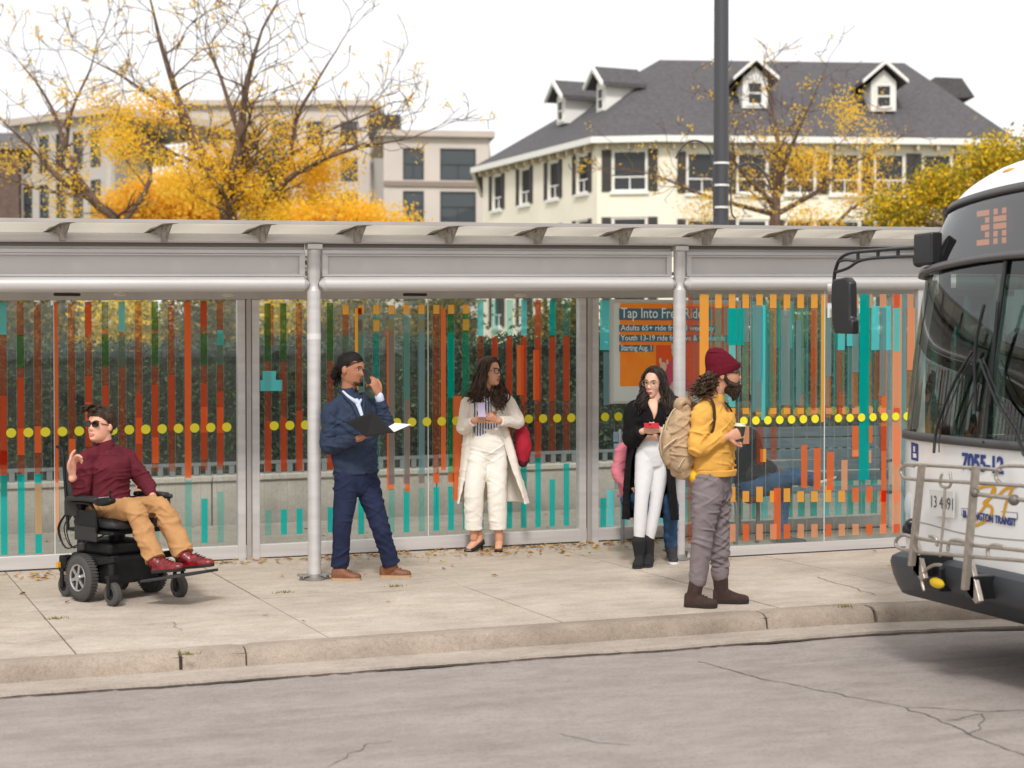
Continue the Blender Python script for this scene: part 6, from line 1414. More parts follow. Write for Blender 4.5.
# ---------- woman in long black coat ----------
f = Fig(641, 566, 'woman in long black coat and white leggings, beside the front column, with red phone'); P = f.P
J = dict(pel=P(653, 450), wst=P(654, 432), che=P(653, 412), nkb=P(656, 400), hed=P(654, 382.5, -.01), shR=P(635, 409, -.03), shL=P(673, 408, .05), elR=P(632, 439, -.03), wrR=P(643, 431, -.20), elL=P(675, 436, .0), wrL=P(661, 430, -.20),
         hpR=P(646, 455, -.02), hpL=P(660, 455, .02), knR=P(641.5, 500, -.06), knL=P(656, 500, .0), anR=P(638.5, 549, -.03), anL=P(647.5, 547, .03), wid=.31)
J['che'] = P(654, 416)
sk = skin_mat('skin light', S(224, 178, 154)); hd_ = (J['hed'], R(-118), R(-3), R(4))
hp, b_ = body(f, J, sk, hands=[dict(W=J['wrR'], d=P(650, 428, -.235)-J['wrR'], n=(.2, .75, .5), thumb=-1, curls=(40, 45, 50, 54), sc=.88), dict(W=J['wrL'], d=P(653, 427.5, -.235)-J['wrL'], n=(-.2, .75, .5), thumb=1, curls=(40, 45, 50, 54), sc=.88)], sex='f', head=hd_, hs=1.04, bare=.82)
brows(f, hp, HD_, .0035); lips(f, hp, mat('lips red', S(178, 92, 88), .4)); glasses(f, hp, mat('glasses gold', S(180, 150, 110), .3, .8), GLENS, w=.027, h=.023, th=.0018, square=False)
haircap(f, hd_, lambda y: np.interp(y, [-.1, -.05, -.01, .02, .05, .075], [-.115, -.11, -.03, .03, .066, .085]), HD_, .014, sex='f', sc=1.04)
for sd_ in (-1, 1): swept(f, hd_, HD_, lambda r_: V3(r_.uniform(.0, .012)*sd_, r_.uniform(-.06, .072), .115), lambda r_, a: V3(sd_*.088, a[1]*.6-.01, -.04), 90, 1.05, 8+sd_, rad=(.089, .103, .134))
mb = MB(); rs = random.Random(22)
def fallB(p, r_):
    sd = 1 if (p-J['hed'])[0] > -.005 else -1
    if sd > 0: return [p, p+V3(.025, -.01, -.09), P(669, 400, -.07)+V3(r_.gauss(0, .03), 0, 0), P(671+r_.gauss(0, 2.2), 413+r_.uniform(-6, 6), -.11)]
    return [p, p+V3(-.02, -.01, -.08), P(644, 396, -.07)+V3(r_.gauss(0, .02), 0, 0), P(641+r_.gauss(0, 2.0), 406+r_.uniform(-6, 6), -.11)]
locks(mb, hp, lambda r_: hp(r_.choice((-1, 1))*r_.uniform(.045, .08), r_.uniform(-.06, .03), r_.uniform(-.02, .085)), fallB, 190, rs, r_=.007, wave=.013, wfreq=12, jitter=.010)
mb.build('long_hair', HD_, f.root, smooth=True)
BCO = fabric('black wool', (.012, .011, .012, 1), .2, 18, .35, 220); LEG = fabric('white leggings', S(222, 222, 224), .02, 18, .08)
mb = MB()   # cropped cardigan top, open to a deep v
mb.tube([P(654, 430, .0), P(654, 422, -.0), P(654.5, 412, 0), P(655, 407, .02)], [(.135, .105), (.145, .115), (.16, .112), (.15, .08)], (1, .2, 0), 40, step=.012, wr=(.006, 8, 1.5, 2)); fuse(mb, 'cropped_top', BCO, f.root, .006, 2)
mb = MB(); mb.tube([P(652, 400, -.062), P(653.5, 406, -.105), P(654.5, 413, -.122), P(654, 419, -.120)], [(.046, .012), (.036, .014), (.020, .012), (.003, .006)], (1, 0, 0), 16); mb.build('neckline_skin', sk, f.root, smooth=True)
pants(f, J, 'leggings', LEG, P(654, 440)[2], r=(.088, .076, .056, .052, .038), seed=9, wr=.002, sw=.275, amp=.0015)
Z = lambda y: P(650, y)[2]
coat(f, J, 'coat', BCO, 0, [(Z(398), .11, .02, .09, .07), (Z(403), .105, .02, .155, .095), (Z(412), .10, .02, .185, .125), (Z(430), .09, .02, .18, .13), (Z(455), .075, .03, .195, .14), (Z(490), .075, .04, .215, .16), (Z(520), .085, .05, .225, .17)],
     [(Z(398), .5), (Z(412), .40), (Z(425), .50), (Z(440), .62, .7), (Z(470), .70, .95), (Z(520), .75, 1.0)], R(-90), (.082, .076, .062), .048, 6, cuffback=.02, amp=.014)
BOT = mat('black suede', (.012, .012, .013), .85, bump=.2, bscale=200)
def Gp(x, y): return f.loc(gnd(x, y))
shoe(f, f.G(640.5, .03), f.G(636.5, -.19), BOT, MATS['rubber'], high=.075, w=.043, hh=.03, ankle=J['anR']+V3(0, -.01, .07), shr=.058, name='ankle_boot'); shoe(f, f.G(650, .09), f.G(646, -.13), BOT, MATS['rubber'], high=.075, w=.043, hh=.03, ankle=J['anL']+V3(0, -.0, .07), shr=.056, name='ankle_boot')
h = Held(f, 'phone', 'red phone held in both hands by the woman in the black coat', 'phone', P(651, 426, -.25)); mb = MB(); slabbox(mb, P(651.5, 425.5, -.265), (1, -.05, 0), (0, .8, .5), (0, -.5, .8), .060, .032, .005); h.build(mb, 'phone_body', mat('red phone case', S(186, 30, 52), .4), bevel=.004); mb = MB(); c_ = P(650, 424.5, -.268); mb.cyl(c_, c_+V3(0, -.004, .006), .006, 12); h.build(mb, 'camera_lens', MATS['black plastic'])

# ---------- bearded man with beanie and rucksack ----------
f = Fig(712, 605, 'bearded man in maroon beanie and yellow sweatshirt standing near the kerb with a cup'); P = f.P
J = dict(pel=P(712, 478), wst=P(712, 455), che=P(712, 425), nkb=P(713.5, 397), hed=P(724, 373.5, 0), shR=P(704, 412, -.13), shL=P(716, 410, .15), elR=P(698, 446, -.20), wrR=P(727, 437, -.17), elL=P(712, 446, .22), wrL=P(727, 439, .14),
         hpR=P(708, 486, -.09), hpL=P(716, 486, .09), knR=P(703, 532, -.10), knL=P(718, 530, .08), anR=P(698, 580, -.06), anL=P(720, 575, .10), wid=.38)
J['shR'] = P(703, 413, -.15)
sk = skin_mat('skin fair', S(206, 150, 122)); hd_ = (J['hed'], R(-6), R(2), 0)
hp, b_ = body(f, J, sk, hands=[dict(W=J['wrR'], d=P(737, 434, -.17)-J['wrR'], n=(.1, 1, .05), thumb=-1, curls=(48, 52, 55, 58), thang=60), dict(W=J['wrL'], d=P(735, 438, .02)-J['wrL'], n=(.3, -1, 0), thumb=1, curls=(40, 40, 42, 44))], head=hd_, hs=1.08)
brows(f, hp, HB, .006)
glasses(f, hp, GLB, DLENS, w=.026, h=.017, th=.0025, nm='sunglasses')
# beard: full volume with an uneven edge
mb = MB(); c, yaw, pit, rol = hd_
mb.sphere(hp(0, .030, -.090), .066, .066, .046, rot=rotm(yaw, pit, rol)); mb.sphere(hp(0, .056, -.105), .048, .050, .058, rot=rotm(yaw, pit, rol))
for s_ in (-1, 1): mb.tube([hp(s_*.074, .004, .0), hp(s_*.073, .008, -.03), hp(s_*.062, .03, -.06), hp(s_*.040, .070, -.075)], [(.008, .016), (.014, .022), (.016, .028), (.016, .026)], (0, 0, 1), 14)
mb.tube([hp(-.030, .080, -.066), hp(0, .094, -.057), hp(.030, .080, -.066)], [(.007, .006), (.008, .006), (.007, .006)], (0, 0, 1), 10); mb.tube([hp(0, .066, -.10), hp(0, .064, -.140), hp(0, .054, -.170)], [(.040, .034), (.032, .030), (.012, .012)], (1, 0, 0), 14)
fuse(mb, 'beard', HB, f.root, .0045, 1, lambda co, no: .004*noise.noise(Vector(tuple(co*70)))+.003*noise.noise(Vector(tuple(co*160))))
mb = MB(); rs = random.Random(8)
for i in range(420):
    a = rs.uniform(-1.3, 1.3); z = rs.uniform(-.13, -.06); y = .094*math.cos(a*.8)-max(0, -z-.09)*.5; q = hp(.058*math.sin(a), y, z); e = hp(.070*math.sin(a), y+.010, z-.026); mb.tube([q, (q+e)/2+V3(rs.gauss(0, .003), rs.gauss(0, .003), 0), e], [.0028, .0022, .0008], (0, 0, 1), 5, cap=False)
mb.build('beard_tufts', HB, f.root)
mb = MB(); mb.tube([hp(-.014, .096, -.0715), hp(0, .1045, -.0705), hp(.014, .096, -.0715)], [(.003, .003), (.0055, .004), (.003, .003)], (0, 0, 1), 8); mb.build('lips', mat('lips muted', S(176, 104, 92), .5), f.root, smooth=True)
# beanie
MAR = fabric('maroon knit', S(98, 24, 38), .12, 60, .5, 240); n_ = MAR.node_tree.nodes; A = rotm(yaw, pit, rol)
mb = MB(); N_ = 96; rows = [(.010, .092, .106, .116), (.030, .094, .108, .119), (.062, .094, .107, .120), (.070, .089, .100, .116), (.10, .085, .086, .120), (.14, .074, .056, .118), (.175, .056, .022, .108), (.20, .032, -.010, .092), (.206, .006, -.04, .06)]
for z in np.linspace(.010, .206, 26):
    w_, fr, bk_ = [np.interp(z, [q[0] for q in rows], [q[k] for q in rows]) for k in (1, 2, 3)]
    for i in range(N_):
        a = 2*math.pi*i/N_; rib = 1+.022*abs(math.sin(a*24)); ca = math.cos(a); x = math.sin(a)*w_*rib; y = (fr if ca > 0 else bk_)*ca*rib; 
        if z > .17: y = ca*(fr+bk_)/2*rib+(fr-bk_)/2
        mb.v.append(tuple(np.array(c)+1.06*A@V3(x, y, (z*.90-.004)+.20*(y)*max(0, 1-z/.12)*1.0+.016*(y/.1)*(z < .07)+ .004*noise.noise(Vector((x*30, y*30, z*30)))-.010)))
mb.f = [(j*N_+i, j*N_+(i+1) % N_, (j+1)*N_+(i+1) % N_, (j+1)*N_+i) for j in range(25) for i in range(N_)]+[tuple(range(25*N_, 26*N_))]; mb.mi = [0]*len(mb.f)
o = mb.build('beanie', MAR, f.root, smooth=True); s_ = o.modifiers.new('s', 'SOLIDIFY'); s_.thickness = .006; s_.offset = -1
mb = MB(); rs = random.Random(9)
def fallC(p, r_): return [p, p+V3(-.04, 0, -.045), P(709+r_.gauss(0, 3.5), 385+r_.gauss(0, 2.5), r_.gauss(-.02, .05)), P(700+r_.gauss(0, 4), 390+r_.gauss(0, 3), r_.gauss(-.03, .06))]
locks(mb, hp, lambda r_: hp(r_.choice((-1, 1, 1))*r_.uniform(.02, .08), r_.uniform(-.10, -.035), r_.uniform(-.045, .02)), fallC, 520, rs, r_=.0036, wave=.014, wfreq=22, jitter=.017, seg=14)
mb.build('curly_hair', HC, f.root, smooth=True)
YEW = fabric('yellow sweatshirt', S(222, 168, 82), .05, 14, .3, 260); GRT = fabric('grey trousers', S(128, 118, 120), .07, 14, .25)
top(f, J, 'sweatshirt', YEW, P(712, 470)[2], .40, sl=(.080, .072, .060), cuff=.040, neck=.075, seed=12, wr=.010, hemr=1.0, dep=1.18, cuffback=.02, amp=.013, fz=9)
mb = MB(); mb.tube([J['nkb']-V3(.0, 0, .02), J['nkb']+V3(.006, 0, .010)], [(.072, .078), (.064, .070)], (0, 1, 0), 24, step=.01); mb.build('ribbed_collar', YEW, f.root, smooth=True)
mb = MB(); z0 = P(712, 474)[2]; mb.tube([P(712, 475.5), P(712, 469)], [(.170, .165), (.178, .172)], (0, 1, 0), 44, step=.01, cap='ff'); fuse(mb, 'ribbed_hem', YEW, f.root, .005, 1)
mb = MB(); mb.tube([P(694, 472, -.05), P(693.5, 477, -.06), P(694, 481, -.06)], [(.035, .06), (.035, .07), (.02, .05)], (1, 0, 0), 16); mb.build('shirt_tail', mat('bright yellow tee', S(236, 184, 30), .9), f.root, smooth=True)
pants(f, J, 'trousers', GRT, P(712, 466)[2], r=(.110, .099, .078, .072, .060), seed=15, wr=.010, sw=.34, amp=.014, fz=9)
mb = MB()
for k_ in 'RL':
    a_ = J['an'+k_]; mb.tube([a_+V3(0, 0, -.005), a_+V3(0, 0, .045)], [.060, .064], (1, 0, 0), 22, step=.008, wr=(.004, 40, 1, 2))
mb.build('turned_cuff', GRT, f.root, smooth=True)
def Gp(x, y): return f.loc(gnd(x, y))
BSU = mat('brown suede', S(58, 40, 34), .9, var=.2, vscale=30, bump=.3, bscale=200); DKS = mat('dark sole', S(40, 30, 28), .8)
shoe(f, f.G(685, -.04), f.G(717, -.13), BSU, DKS, high=.085, w=.050, ankle=J['anR']+V3(0, 0, .03), laces=DKS, name='boot', shr=.053); shoe(f, f.G(713, .10), f.G(749, .06), BSU, DKS, high=.085, w=.050, ankle=J['anL']+V3(0, 0, .03), name='boot', shr=.055)
h = Held(f, 'coffee_cup', 'takeaway coffee cup with pale lid held by the man in the yellow sweatshirt', 'cup', P(739, 440, -.14)); c0 = P(739, 441, -.145); up_ = nrm(V3(.06, 0, 1))
mb = MB(); mb.lathe(c0, up_, [(-.005, 0), (-.005, .028), (.10, .039), (.10, 0)], 24); h.build(mb, 'cup', mat('cup sleeve', S(60, 52, 48), .7), smooth='auto'); mb = MB(); mb.lathe(c0, up_, [(.101, 0), (.101, .042), (.108, .042), (.110, .036), (.122, .034), (.122, 0)], 24); h.build(mb, 'lid', mat('cup lid', S(214, 218, 190), .4), smooth='auto')
# rucksack
h = Held(f, 'rucksack', 'worn khaki canvas rucksack on the back of the man in the yellow sweatshirt', 'backpack', P(678, 470, 0)); KH = fabric('khaki canvas', S(178, 152, 122), .2, 9, .6, 90); KHD = fabric('dark strap web', S(74, 54, 44), .1)
mb = MB(); mb.tube([P(684, 472, 0), P(681, 464, 0), P(678.5, 445, 0), P(680, 425, 0), P(684, 409, 0)], [(.115, .055), (.155, .095), (.165, .115), (.15, .095), (.11, .05)], (0, 1, 0), 40, step=.012, wr=(.012, 8, 1.6, 3), power=2.6)
o = fuse(mb, 'pack_body', KH, None, .006, 1, folds(.016, 9, 9, 4)); 
def shift(o, h):
    for v in o.data.vertices: v.co -= Vector(h.p)
    o.parent = h.root
shift(o, h)
mb = MB(); mb.tube([P(680, 411, 0), P(679, 404, 0), P(684, 401, 0), P(690, 405, 0)], [(.11, .03), (.13, .035), (.12, .03), (.08, .02)], (0, 1, 0), 24, step=.01, wr=(.010, 14, 1.5, 8)); h.build(mb, 'top_flap', KH, smooth=True)
mb = MB(); mb.tube([P(668, 462, -.02), P(666, 450, -.02), P(667, 436, -.02), P(671, 430, -.02)], [(.10, .03), (.12, .045), (.12, .04), (.10, .02)], (0, 1, 0), 24, step=.01, wr=(.008, 12, 1.5, 5), power=2.6); h.build(mb, 'front_pocket', KH, smooth=True)
mb = MB(); mb.tube([P(664, 448, -.17), P(670, 443, -.165), P(677, 438, -.16)], [(.008, .006)]*3, (0, 1, 0), 8); mb.tube([P(679, 467, -.15), P(683, 460, -.155), P(689, 452, -.14)], [(.010, .005)]*3, (0, 1, 0), 8); mb.tube([P(662, 455, -.10), P(660, 440, -.13), P(664, 425, -.13)], [(.009, .005)]*3, (0, 1, 0), 8); 
for yy in (-.06, .06): mb.tube([P(665, 466, yy), P(663.5, 448, yy), P(665, 430, yy), P(672, 412, yy), P(682, 404, yy)], [(.011, .005)]*5, (0, 1, 0), 8)
h.build(mb, 'loose_strap', mat('pale strap', S(196, 176, 150), .8), smooth=True)
mb = MB(); mb.tube([P(684, 408, -.04), P(690, 403, -.06), P(696, 405, -.10)], [(.02, .008)]*3, (0, 1, 0), 8); mb.tube([P(699, 398.5, -.125), P(707, 396, -.14), P(713, 403, -.165), P(714.5, 416, -.185), P(713, 430, -.19), P(706, 441, -.20)], [(.020, .006)]*6, (0, 1, 0), 10)
mb.tube([P(712, 396, .10), P(722, 400, .08), P(731, 410, .10), P(734, 425, .10), P(730, 440, .12)], [(.018, .006)]*5, (0, 1, 0), 10); h.build(mb, 'shoulder_strap', KHD, smooth=True)

# ---------- people seated inside the shelter ----------
f = Fig(768, 545, 'person in dark top and jeans seated cross legged on the bench behind the striped screen'); P = f.P
J = dict(pel=P(750, 487), wst=P(748, 468), che=P(745, 447), nkb=P(741, 428), hed=P(741.5, 407, 0), shR=P(752, 437, -.16), shL=P(743, 436, .17), elR=P(760, 462, -.20), wrR=P(777, 470, -.12), elL=P(755, 462, .2), wrL=P(775, 472, .1),
         hpR=P(752, 486, -.09), hpL=P(752, 487, .09), knR=P(790, 477, -.10), knL=P(783, 484, .08), anR=P(816, 480, -.02), anL=P(780, 533, .06), wid=.36)
sk = skin_mat('skin deep', S(110, 74, 58)); hd_ = (J['hed'], R(-70), R(-10), 0)
hp, b_ = body(f, J, sk, hands=[dict(W=J['wrR'], d=(1, .1, -.1), n=(0, 0, -1), thumb=1), dict(W=J['wrL'], d=(1, -.1, -.1), n=(0, 0, -1), thumb=-1)], head=hd_)
haircap(f, hd_, lambda y: np.interp(y, [-.1, -.05, -.02, .0, .03, .06, .085], [-.085, -.05, -.02, .02, .045, .06, .07]), BK, .022, amp=.008)
brows(f, hp, BK)
DKT = fabric('charcoal sweater', S(36, 36, 44), .1); JNS = fabric('blue denim', S(62, 92, 128), .22, 12, .3)
top(f, J, 'sweater', DKT, P(750, 490)[2], .40, seed=31, sl=(.072, .062, .052)); J['hipdir'] = (0, 1, 0); J['wvec'] = P(749, 474)
pants(f, J, 'jeans', JNS, 0, r=(.10, .092, .078, .068, .06), seed=32, wr=.008)
shoe(f, P(812, 485, -.02), P(836, 478, -.03), mat('grey trainer', S(80, 84, 90), .7), WHT, high=.07, w=.045); g_ = f.loc(gnd(776, 545)); shoe(f, g_, g_+V3(.27, -.03, .003), MATS['grey trainer'], WHT, high=.075, w=.045, ankle=J['anL'])
f = Fig(655, 560, 'person in pink top and jeans seated on the bench behind the woman in black'); P = f.P
J = dict(pel=P(640, 500, .1), wst=P(638, 482, .12), che=P(636, 462, .12), nkb=P(637, 442, .1), hed=P(640, 422, .05), shR=P(624, 449, .06), shL=P(654, 450, .12), elR=P(618, 473, .0), wrR=P(630, 488, -.12), elL=P(658, 476, .05), wrL=P(650, 488, -.1),
         hpR=P(632, 500, .06), hpL=P(648, 500, .10), knR=P(642, 502, -.34), knL=P(670, 503, -.26), anR=P(648, 545, -.20), anL=P(671, 546, -.10), wid=.34)
sk = MATS['skin light']; hd_ = (J['hed'], R(-85), R(-15), 0)
hp, b_ = body(f, J, sk, hands=[dict(W=J['wrR'], d=(.6, -1, 0), n=(0, 0, -1), thumb=1), dict(W=J['wrL'], d=(-.3, -1, 0), n=(0, 0, -1), thumb=-1)], head=hd_, sex='f', hs=.97)
haircap(f, hd_, lambda y: np.interp(y, [-.1, -.05, -.02, .0, .03, .06, .085], [-.1, -.07, -.03, .02, .045, .06, .07]), HB, .014, sex='f')
top(f, J, 'pink_top', fabric('pink knit', S(204, 120, 132), .06), P(640, 503)[2], .38, seed=41, sl=(.068, .058, .05)); J['wvec'] = P(640, 490, .1); J['hipdir'] = (1, .2, 0)
pants(f, J, 'jeans', JNS, 0, r=(.095, .088, .07, .062, .056), seed=42, wr=.008)
for k_, (a, b) in (('L', ((672, 561), (674, 565.5))), ('R', ((648, 557), (650, 563)))):
    a_ = f.loc(gnd(*a)); b_2 = f.loc(gnd(*b)); d_ = nrm(b_2-a_); shoe(f, a_-d_*.0, a_+d_*.25, mat('black canvas shoe', (.03, .03, .035), .8), WHT, high=.075, w=.045, ankle=J['an'+k_])
# ================= WHEELCHAIR AND ITS RIDER =================
WYAW = -TH-R(43); wb = gnd(82, 601.5)+.30*np.array([-math.sin(WYAW), math.cos(WYAW), 0]); WB = V3(wb[0], wb[1], gz(wb[0]))
WC = thing('power_wheelchair', 'black power wheelchair with silver spoked drive wheels and a raised footplate', 'wheelchair', tuple(WB), WYAW)
PB = mat('chair black', (.010, .010, .011), .5, spec=.3, var=.3, vscale=10); PBV = mat('chair vinyl', (.022, .021, .022), .6, bump=.3, bscale=60); TYR = mat('tyre grey', S(72, 70, 68), .85, bump=.4, bscale=120); RIM = mat('rim silver', S(190, 190, 190), .3, .8)
def wbld(mb, name, m, parent=None, **k): return mb.build(name, m, parent or WC, **k)
for s in (-1, 1):
    y0 = s*.30; c = V3(0, y0-.04, .172)
    mb = MB(); mb.lathe(c, (0, 1, 0), [(.004, .095), (0, .125), (.010, .158), (.022, .168), (.058, .168), (.070, .158), (.08, .125), (.076, .095)], 40)
    for i in range(44):
        a = 2*math.pi*i/44; r_ = .168; p = V3(r_*math.cos(a), y0, .172+r_*math.sin(a)); mb.obox(p, V3(-math.sin(a), 0, math.cos(a))*.0055, (0, .030, 0), V3(math.cos(a), 0, math.sin(a))*.004)
    w_ = wbld(mb, 'drive_wheel', TYR, smooth='auto')
    mb = MB(); mb.lathe(c, (0, 1, 0), [(.006, .088), (.000, .098), (.006, .101), (.074, .101), (.078, .088), (.05, .086), (.03, .086), (.006, .088)], 36); side = -1
    for i in range(6):
        a = 2*math.pi*i/6+.3; u = V3(math.cos(a), 0, math.sin(a)); t = V3(-math.sin(a), 0, math.cos(a)); 
        for yy in (-.032, .032): mb.obox(V3(0, y0+yy, .172)+u*.058, u*.034, t*.011, (0, .004, 0))
    mb.cyl((0, y0-.042, .172), (0, y0+.042, .172), .028, 20); q = wbld(mb, 'rim', RIM, w_, smooth='auto')
    mb = MB(); mb.cyl((0, y0-.026, .172), (0, y0+.026, .172), .088, 24); wbld(mb, 'hub_disc', PB, w_, smooth='auto')
    for (cx, r_, nm, y1) in ((.37, .085, 'front_caster', s*.285), (-.30, .08, 'rear_caster', s*.24)):
        mb = MB(); mb.lathe((cx, y1-.026, r_), (0, 1, 0), [(0, r_*.5), (0, r_*.86), (.010, r_), (.042, r_), (.052, r_*.86), (.052, r_*.5)], 28); k_ = wbld(mb, nm, TYR, smooth='auto')
        mb = MB(); mb.cyl((cx, y1-.022, r_), (cx, y1+.022, r_), r_*.5, 18); wbld(mb, 'caster_hub', PB, k_, smooth='auto')
        mb = MB(); 
        for q in (-.034, .034): mb.obox((cx-.005, y1+q, r_+.05), (.018, 0, 0), (0, .005, 0), (0, 0, .065))
        mb.obox((cx-.005, y1, r_+.12), (.03, 0, 0), (0, .042, 0), (0, 0, .012)); mb.cyl((cx-.01, y1, r_+.12), (cx-.01, y1, r_+.21), .022, 14); wbld(mb, 'caster_fork', PB, smooth='auto')
    mb = MB(); mb.obox((.19, s*.25, .30), (.17, 0, .03), (0, .022, 0), (0, 0, .025)); mb.obox((-.17, s*.22, .24), (.14, 0, .01), (0, .02, 0), (0, 0, .03)); wbld(mb, 'caster_arm', PB, bevel=.006)
mb = MB(); mb.box(-.26, .26, -.235, .235, .13, .33); mb.box(-.30, -.22, -.16, .16, .16, .42); mb.box(-.20, .20, -.20, .20, .331, .42); wbld(mb, 'battery_base', PB, bevel=.025)
mb = MB(); mb.box(-.37, -.31, -.26, -.17, .20, .30); wbld(mb, 'rear_light_housing', PB, bevel=.01); mb = MB(); mb.box(-.372, -.34, -.283, -.261, .21, .25); wbld(mb, 'amber_reflector', mat('reflector amber', S(220, 160, 40), .4))
mb = MB(); mb.cyl((0, 0, .42), (0, 0, .50), .06, 16); mb.box(-.24, .24, -.22, .22, .485, .515)
for s in (-1, 1): mb.tube([(-.26, s*.225, .50), (.28, s*.225, .50)], [.014]*2, (0, 0, 1), 8); mb.tube([(-.1, s*.235, .515), (-.1, s*.26, .6), (-.12, s*.27, .72)], [.013]*3, (1, 0, 0), 8)
wbld(mb, 'seat_frame', PB, smooth='auto')
mb = MB(); mb.tube([(-.22, 0, .555), (0, 0, .56), (.20, 0, .562), (.26, 0, .55)], [(.225, .042), (.235, .045), (.23, .045), (.21, .03)], (0, 1, 0), 28, power=3.5, step=.02); wbld(mb, 'seat', PBV, smooth=True)
mb = MB(); mb.tube([(-.25, 0, .58), (-.27, 0, .75), (-.295, 0, .93), (-.32, 0, 1.03)], [(.20, .035), (.235, .042), (.235, .042), (.21, .03)], (0, 1, 0), 28, power=3.5, step=.02); bk_ = wbld(mb, 'backrest', PBV, smooth=True)
mb = MB()
for s in (-.235, .235): mb.tube([(-.28, s, .50), (-.31, s, .8), (-.35, s, 1.06), (-.42, s, 1.10)], [.013]*4, (0, 1, 0), 8)
wbld(mb, 'push_handle', PB, smooth=True)
for s in (-1, 1):
    mb = MB(); mb.tube([(-.16, s*.29, .735), (.0, s*.29, .745), (.20, s*.29, .745)], [(.036, .020)]*3, (0, 1, 0), 16, power=3); ar = wbld(mb, 'armrest', PBV, smooth=True)
    mb = MB(); mb.tube([(-.26, s*.25, .70), (-.15, s*.28, .705), (.10, s*.28, .70), (.14, s*.27, .56), (.12, s*.25, .51)], [.012]*5, (0, 1, 0), 8); mb.obox((0, s*.262, .60), (.13, 0, 0), (0, .006, 0), (0, 0, .055)); wbld(mb, 'arm_bracket', PB, ar, smooth='auto')
mb = MB(); mb.tube([(.20, -.29, .73), (.27, -.29, .735), (.36, -.285, .75)], [(.035, .024), (.045, .03), (.034, .022)], (0, 1, 0), 16, power=3); js = wbld(mb, 'joystick_pod', PB, smooth=True)
mb = MB(); mb.cyl((.34, -.285, .765), (.345, -.285, .81), .006, 8); mb.sphere((.346, -.285, .815), .014); wbld(mb, 'joystick', PB, js, smooth=True); mb = MB(); mb.obox((.27, -.288, .768), (.035, 0, .004), (0, .024, 0), (0, 0, .003)); wbld(mb, 'control_panel', mat('control grey', S(150, 154, 160), .3), js)
mb = MB(); mb.tube([(.20, .29, .735), (.26, .29, .74)], [(.02, .018)]*2, (0, 1, 0), 12); mb.cyl((.24, .29, .72), (.24, .29, .60), .012, 8); mb.obox((.24, .285, .56), (.05, 0, 0), (0, .02, 0), (0, 0, .05)); wbld(mb, 'side_pouch', PBV, smooth='auto')
mb = MB(); mb.tube([(.25, 0, .48), (.36, 0, .42), (.47, 0, .30), (.54, 0, .22)], [(.035, .02)]*4, (0, 1, 0), 12); wbld(mb, 'legrest_hanger', PB, smooth='auto')
mb = MB(); mb.obox((.70, .05, .215), V3(.17, .05, .030), (-.045, .20, 0), (0, 0, .010)); wbld(mb, 'footplate', mat('footplate black', (.03, .03, .03), .7, bump=.4, bscale=90), bevel=.006)
rs = random.Random(4); mb = MB()
for i in range(7):
    y = rs.uniform(-.26, -.18); mb.tube([(-.28, y, .62), (-.34+rs.uniform(-.03, .0), y-.02, .5), (-.30, y, .36), (-.12, y, .40), (rs.uniform(0, .15), y, .48)], [.0045]*5, (0, 1, 0), 6)
wbld(mb, 'cable_loom', PB, smooth=True)
mb = MB(); mb.box(-.16, .12, -.262, -.238, .43, .55); mb.box(-.30, -.10, -.258, -.236, .60, .72); mb.cyl((-.05, -.265, .42), (-.05, -.265, .36), .03, 12); wbld(mb, 'side_guard', PBV, bevel=.01)

f = Fig(0, 0, 'seated man in dark glasses, maroon sweater and tan trousers, riding the power wheelchair', yaw=WYAW, base=WB)
J = dict(pel=V3(-.10, 0, .645), wst=V3(-.13, -.0, .80), che=V3(-.13, -.0, .96), nkb=V3(-.13, -.02, 1.12), hed=V3(-.125, -.055, 1.262), shR=V3(-.13, -.175, 1.015), shL=V3(-.13, .165, 1.02), elR=V3(-.05, -.27, .80), wrR=V3(-.0, -.375, .91), elL=V3(-.02, .265, .82), wrL=V3(.17, .20, .735),
         hpR=V3(-.08, -.09, .635), hpL=V3(-.08, .09, .635), knR=V3(.37, -.10, .665), knL=V3(.385, .115, .670), anR=V3(.60, -.085, .33), anL=V3(.66, .125, .35), wid=.36)
sk = skin_mat('skin rosy', S(222, 164, 140)); hd_ = (J['hed'], R(-72), R(8), R(0))
hp, b_ = body(f, J, sk, hands=[dict(W=J['wrR'], d=V3(-.02, .04, 1), n=(.75, .5, .1), thumb=-1, curls=(18, 52, 60, 64), thc=24, sc=1.28), dict(W=J['wrL'], d=V3(.75, -.55, -.12), n=(0, 0, -1), thumb=-1, curls=(10, 12, 14, 18), sc=1.05)], head=hd_, hs=1.06, bare=.78)
brows(f, hp, HB, .005); lips(f, hp, mat('lips pink', S(196, 110, 100), .5)); glasses(f, hp, GLB, DLENS, w=.028, h=.018, th=.003, nm='sunglasses')
mb = MB(); mb.tube([hp(-.012, .0935, -.0725), hp(0, .096, -.074), hp(.012, .0935, -.0725)], [(.0018, .0015)]*3, (0, 0, 1), 6); mb.build('teeth', WHT, f.root, smooth=True)
haircap(f, hd_, lambda y: np.interp(y, [-.1, -.05, -.02, .0, .03, .06, .085], [-.095, -.07, -.03, .0, .022, .046, .056]), HB, .018, amp=.008, sc=1.08)
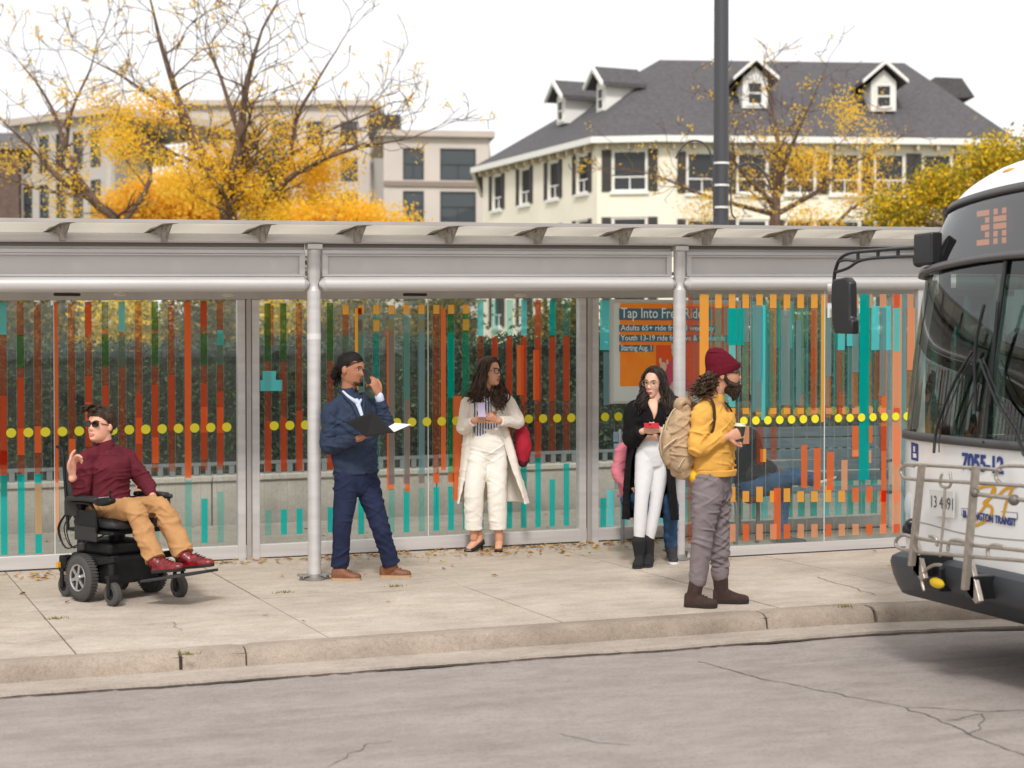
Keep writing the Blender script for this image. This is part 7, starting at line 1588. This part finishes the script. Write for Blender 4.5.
mb = MB(); rs = random.Random(2); locks(mb, hp, lambda r_: hp(r_.uniform(-.05, .06), r_.uniform(-.02, .075), r_.uniform(.085, .115)), lambda p, r_: [p, p+(hp(.02, .03, .02)-hp(0, 0, 0)), p+(hp(.04, .045, -.012)-hp(0, 0, 0))], 90, rs, r_=.006, wave=.004, jitter=.010, seg=6); mb.build('fringe', HB, f.root, smooth=True)
MRS = fabric('maroon sweater', S(98, 38, 48), .08, 18, .3, 260); TAN = fabric('tan trousers', S(180, 136, 92), .06, 14, .2)
top(f, J, 'sweater', MRS, .66, .40, sl=(.074, .062, .050), cuff=.038, neck=.08, seed=51, wr=.009, cuffback=.02, amp=.011, dep=1.08)
mb = MB(); mb.tube([J['nkb']-V3(0, 0, .025), J['nkb']+V3(.004, 0, .006)], [(.074, .074), (.066, .066)], (0, 1, 0), 24, step=.01); mb.build('ribbed_collar', MRS, f.root, smooth=True)
J['hipdir'] = (0, 1, 0); J['wvec'] = V3(-.11, 0, .72)
pants(f, J, 'trousers', TAN, 0, r=(.094, .088, .078, .076, .074), seed=53, wr=.009, sw=.35, amp=.012)
RSH = mat('red leather shoe', S(116, 20, 26), .3, coat=.2, var=.6, vscale=30); 
for a_, b_2, k_ in ((V3(.585, -.095, .235), V3(.81, .00, .262), 'R'), (V3(.66, .125, .25), V3(.875, .215, .278), 'L')): shoe(f, a_, b_2, RSH, mat('black sole', (.015, .015, .015), .6), high=.085, w=.050, ankle=J['an'+k_]-V3(0, 0, .01), laces=MATS['black sole'])
# unseen trees added beyond the left edge, to reflect darkly in the bus windscreen
for i, (x, y, r_, lab) in enumerate(((-16, 19.5, 2.2, 'unseen tree added for reflections beyond the left edge of the picture, nearest the shelter'), (-30, 4, 3.0, 'wide unseen tree added for reflections far down the road to the left'), (-26, -9, 3.0, 'unseen tree added for reflections across the road to the left'))):
    bushy('reflected_tree', lab, (x, y, gz(x)), [((x, y, 4.6), r_, 1.9, 4200), ((x+1, y+.6, 6.0), r_*.7, 1.3, 2200)], LG, 70+i, lsz=(.10, .2), trunk_r=.2)
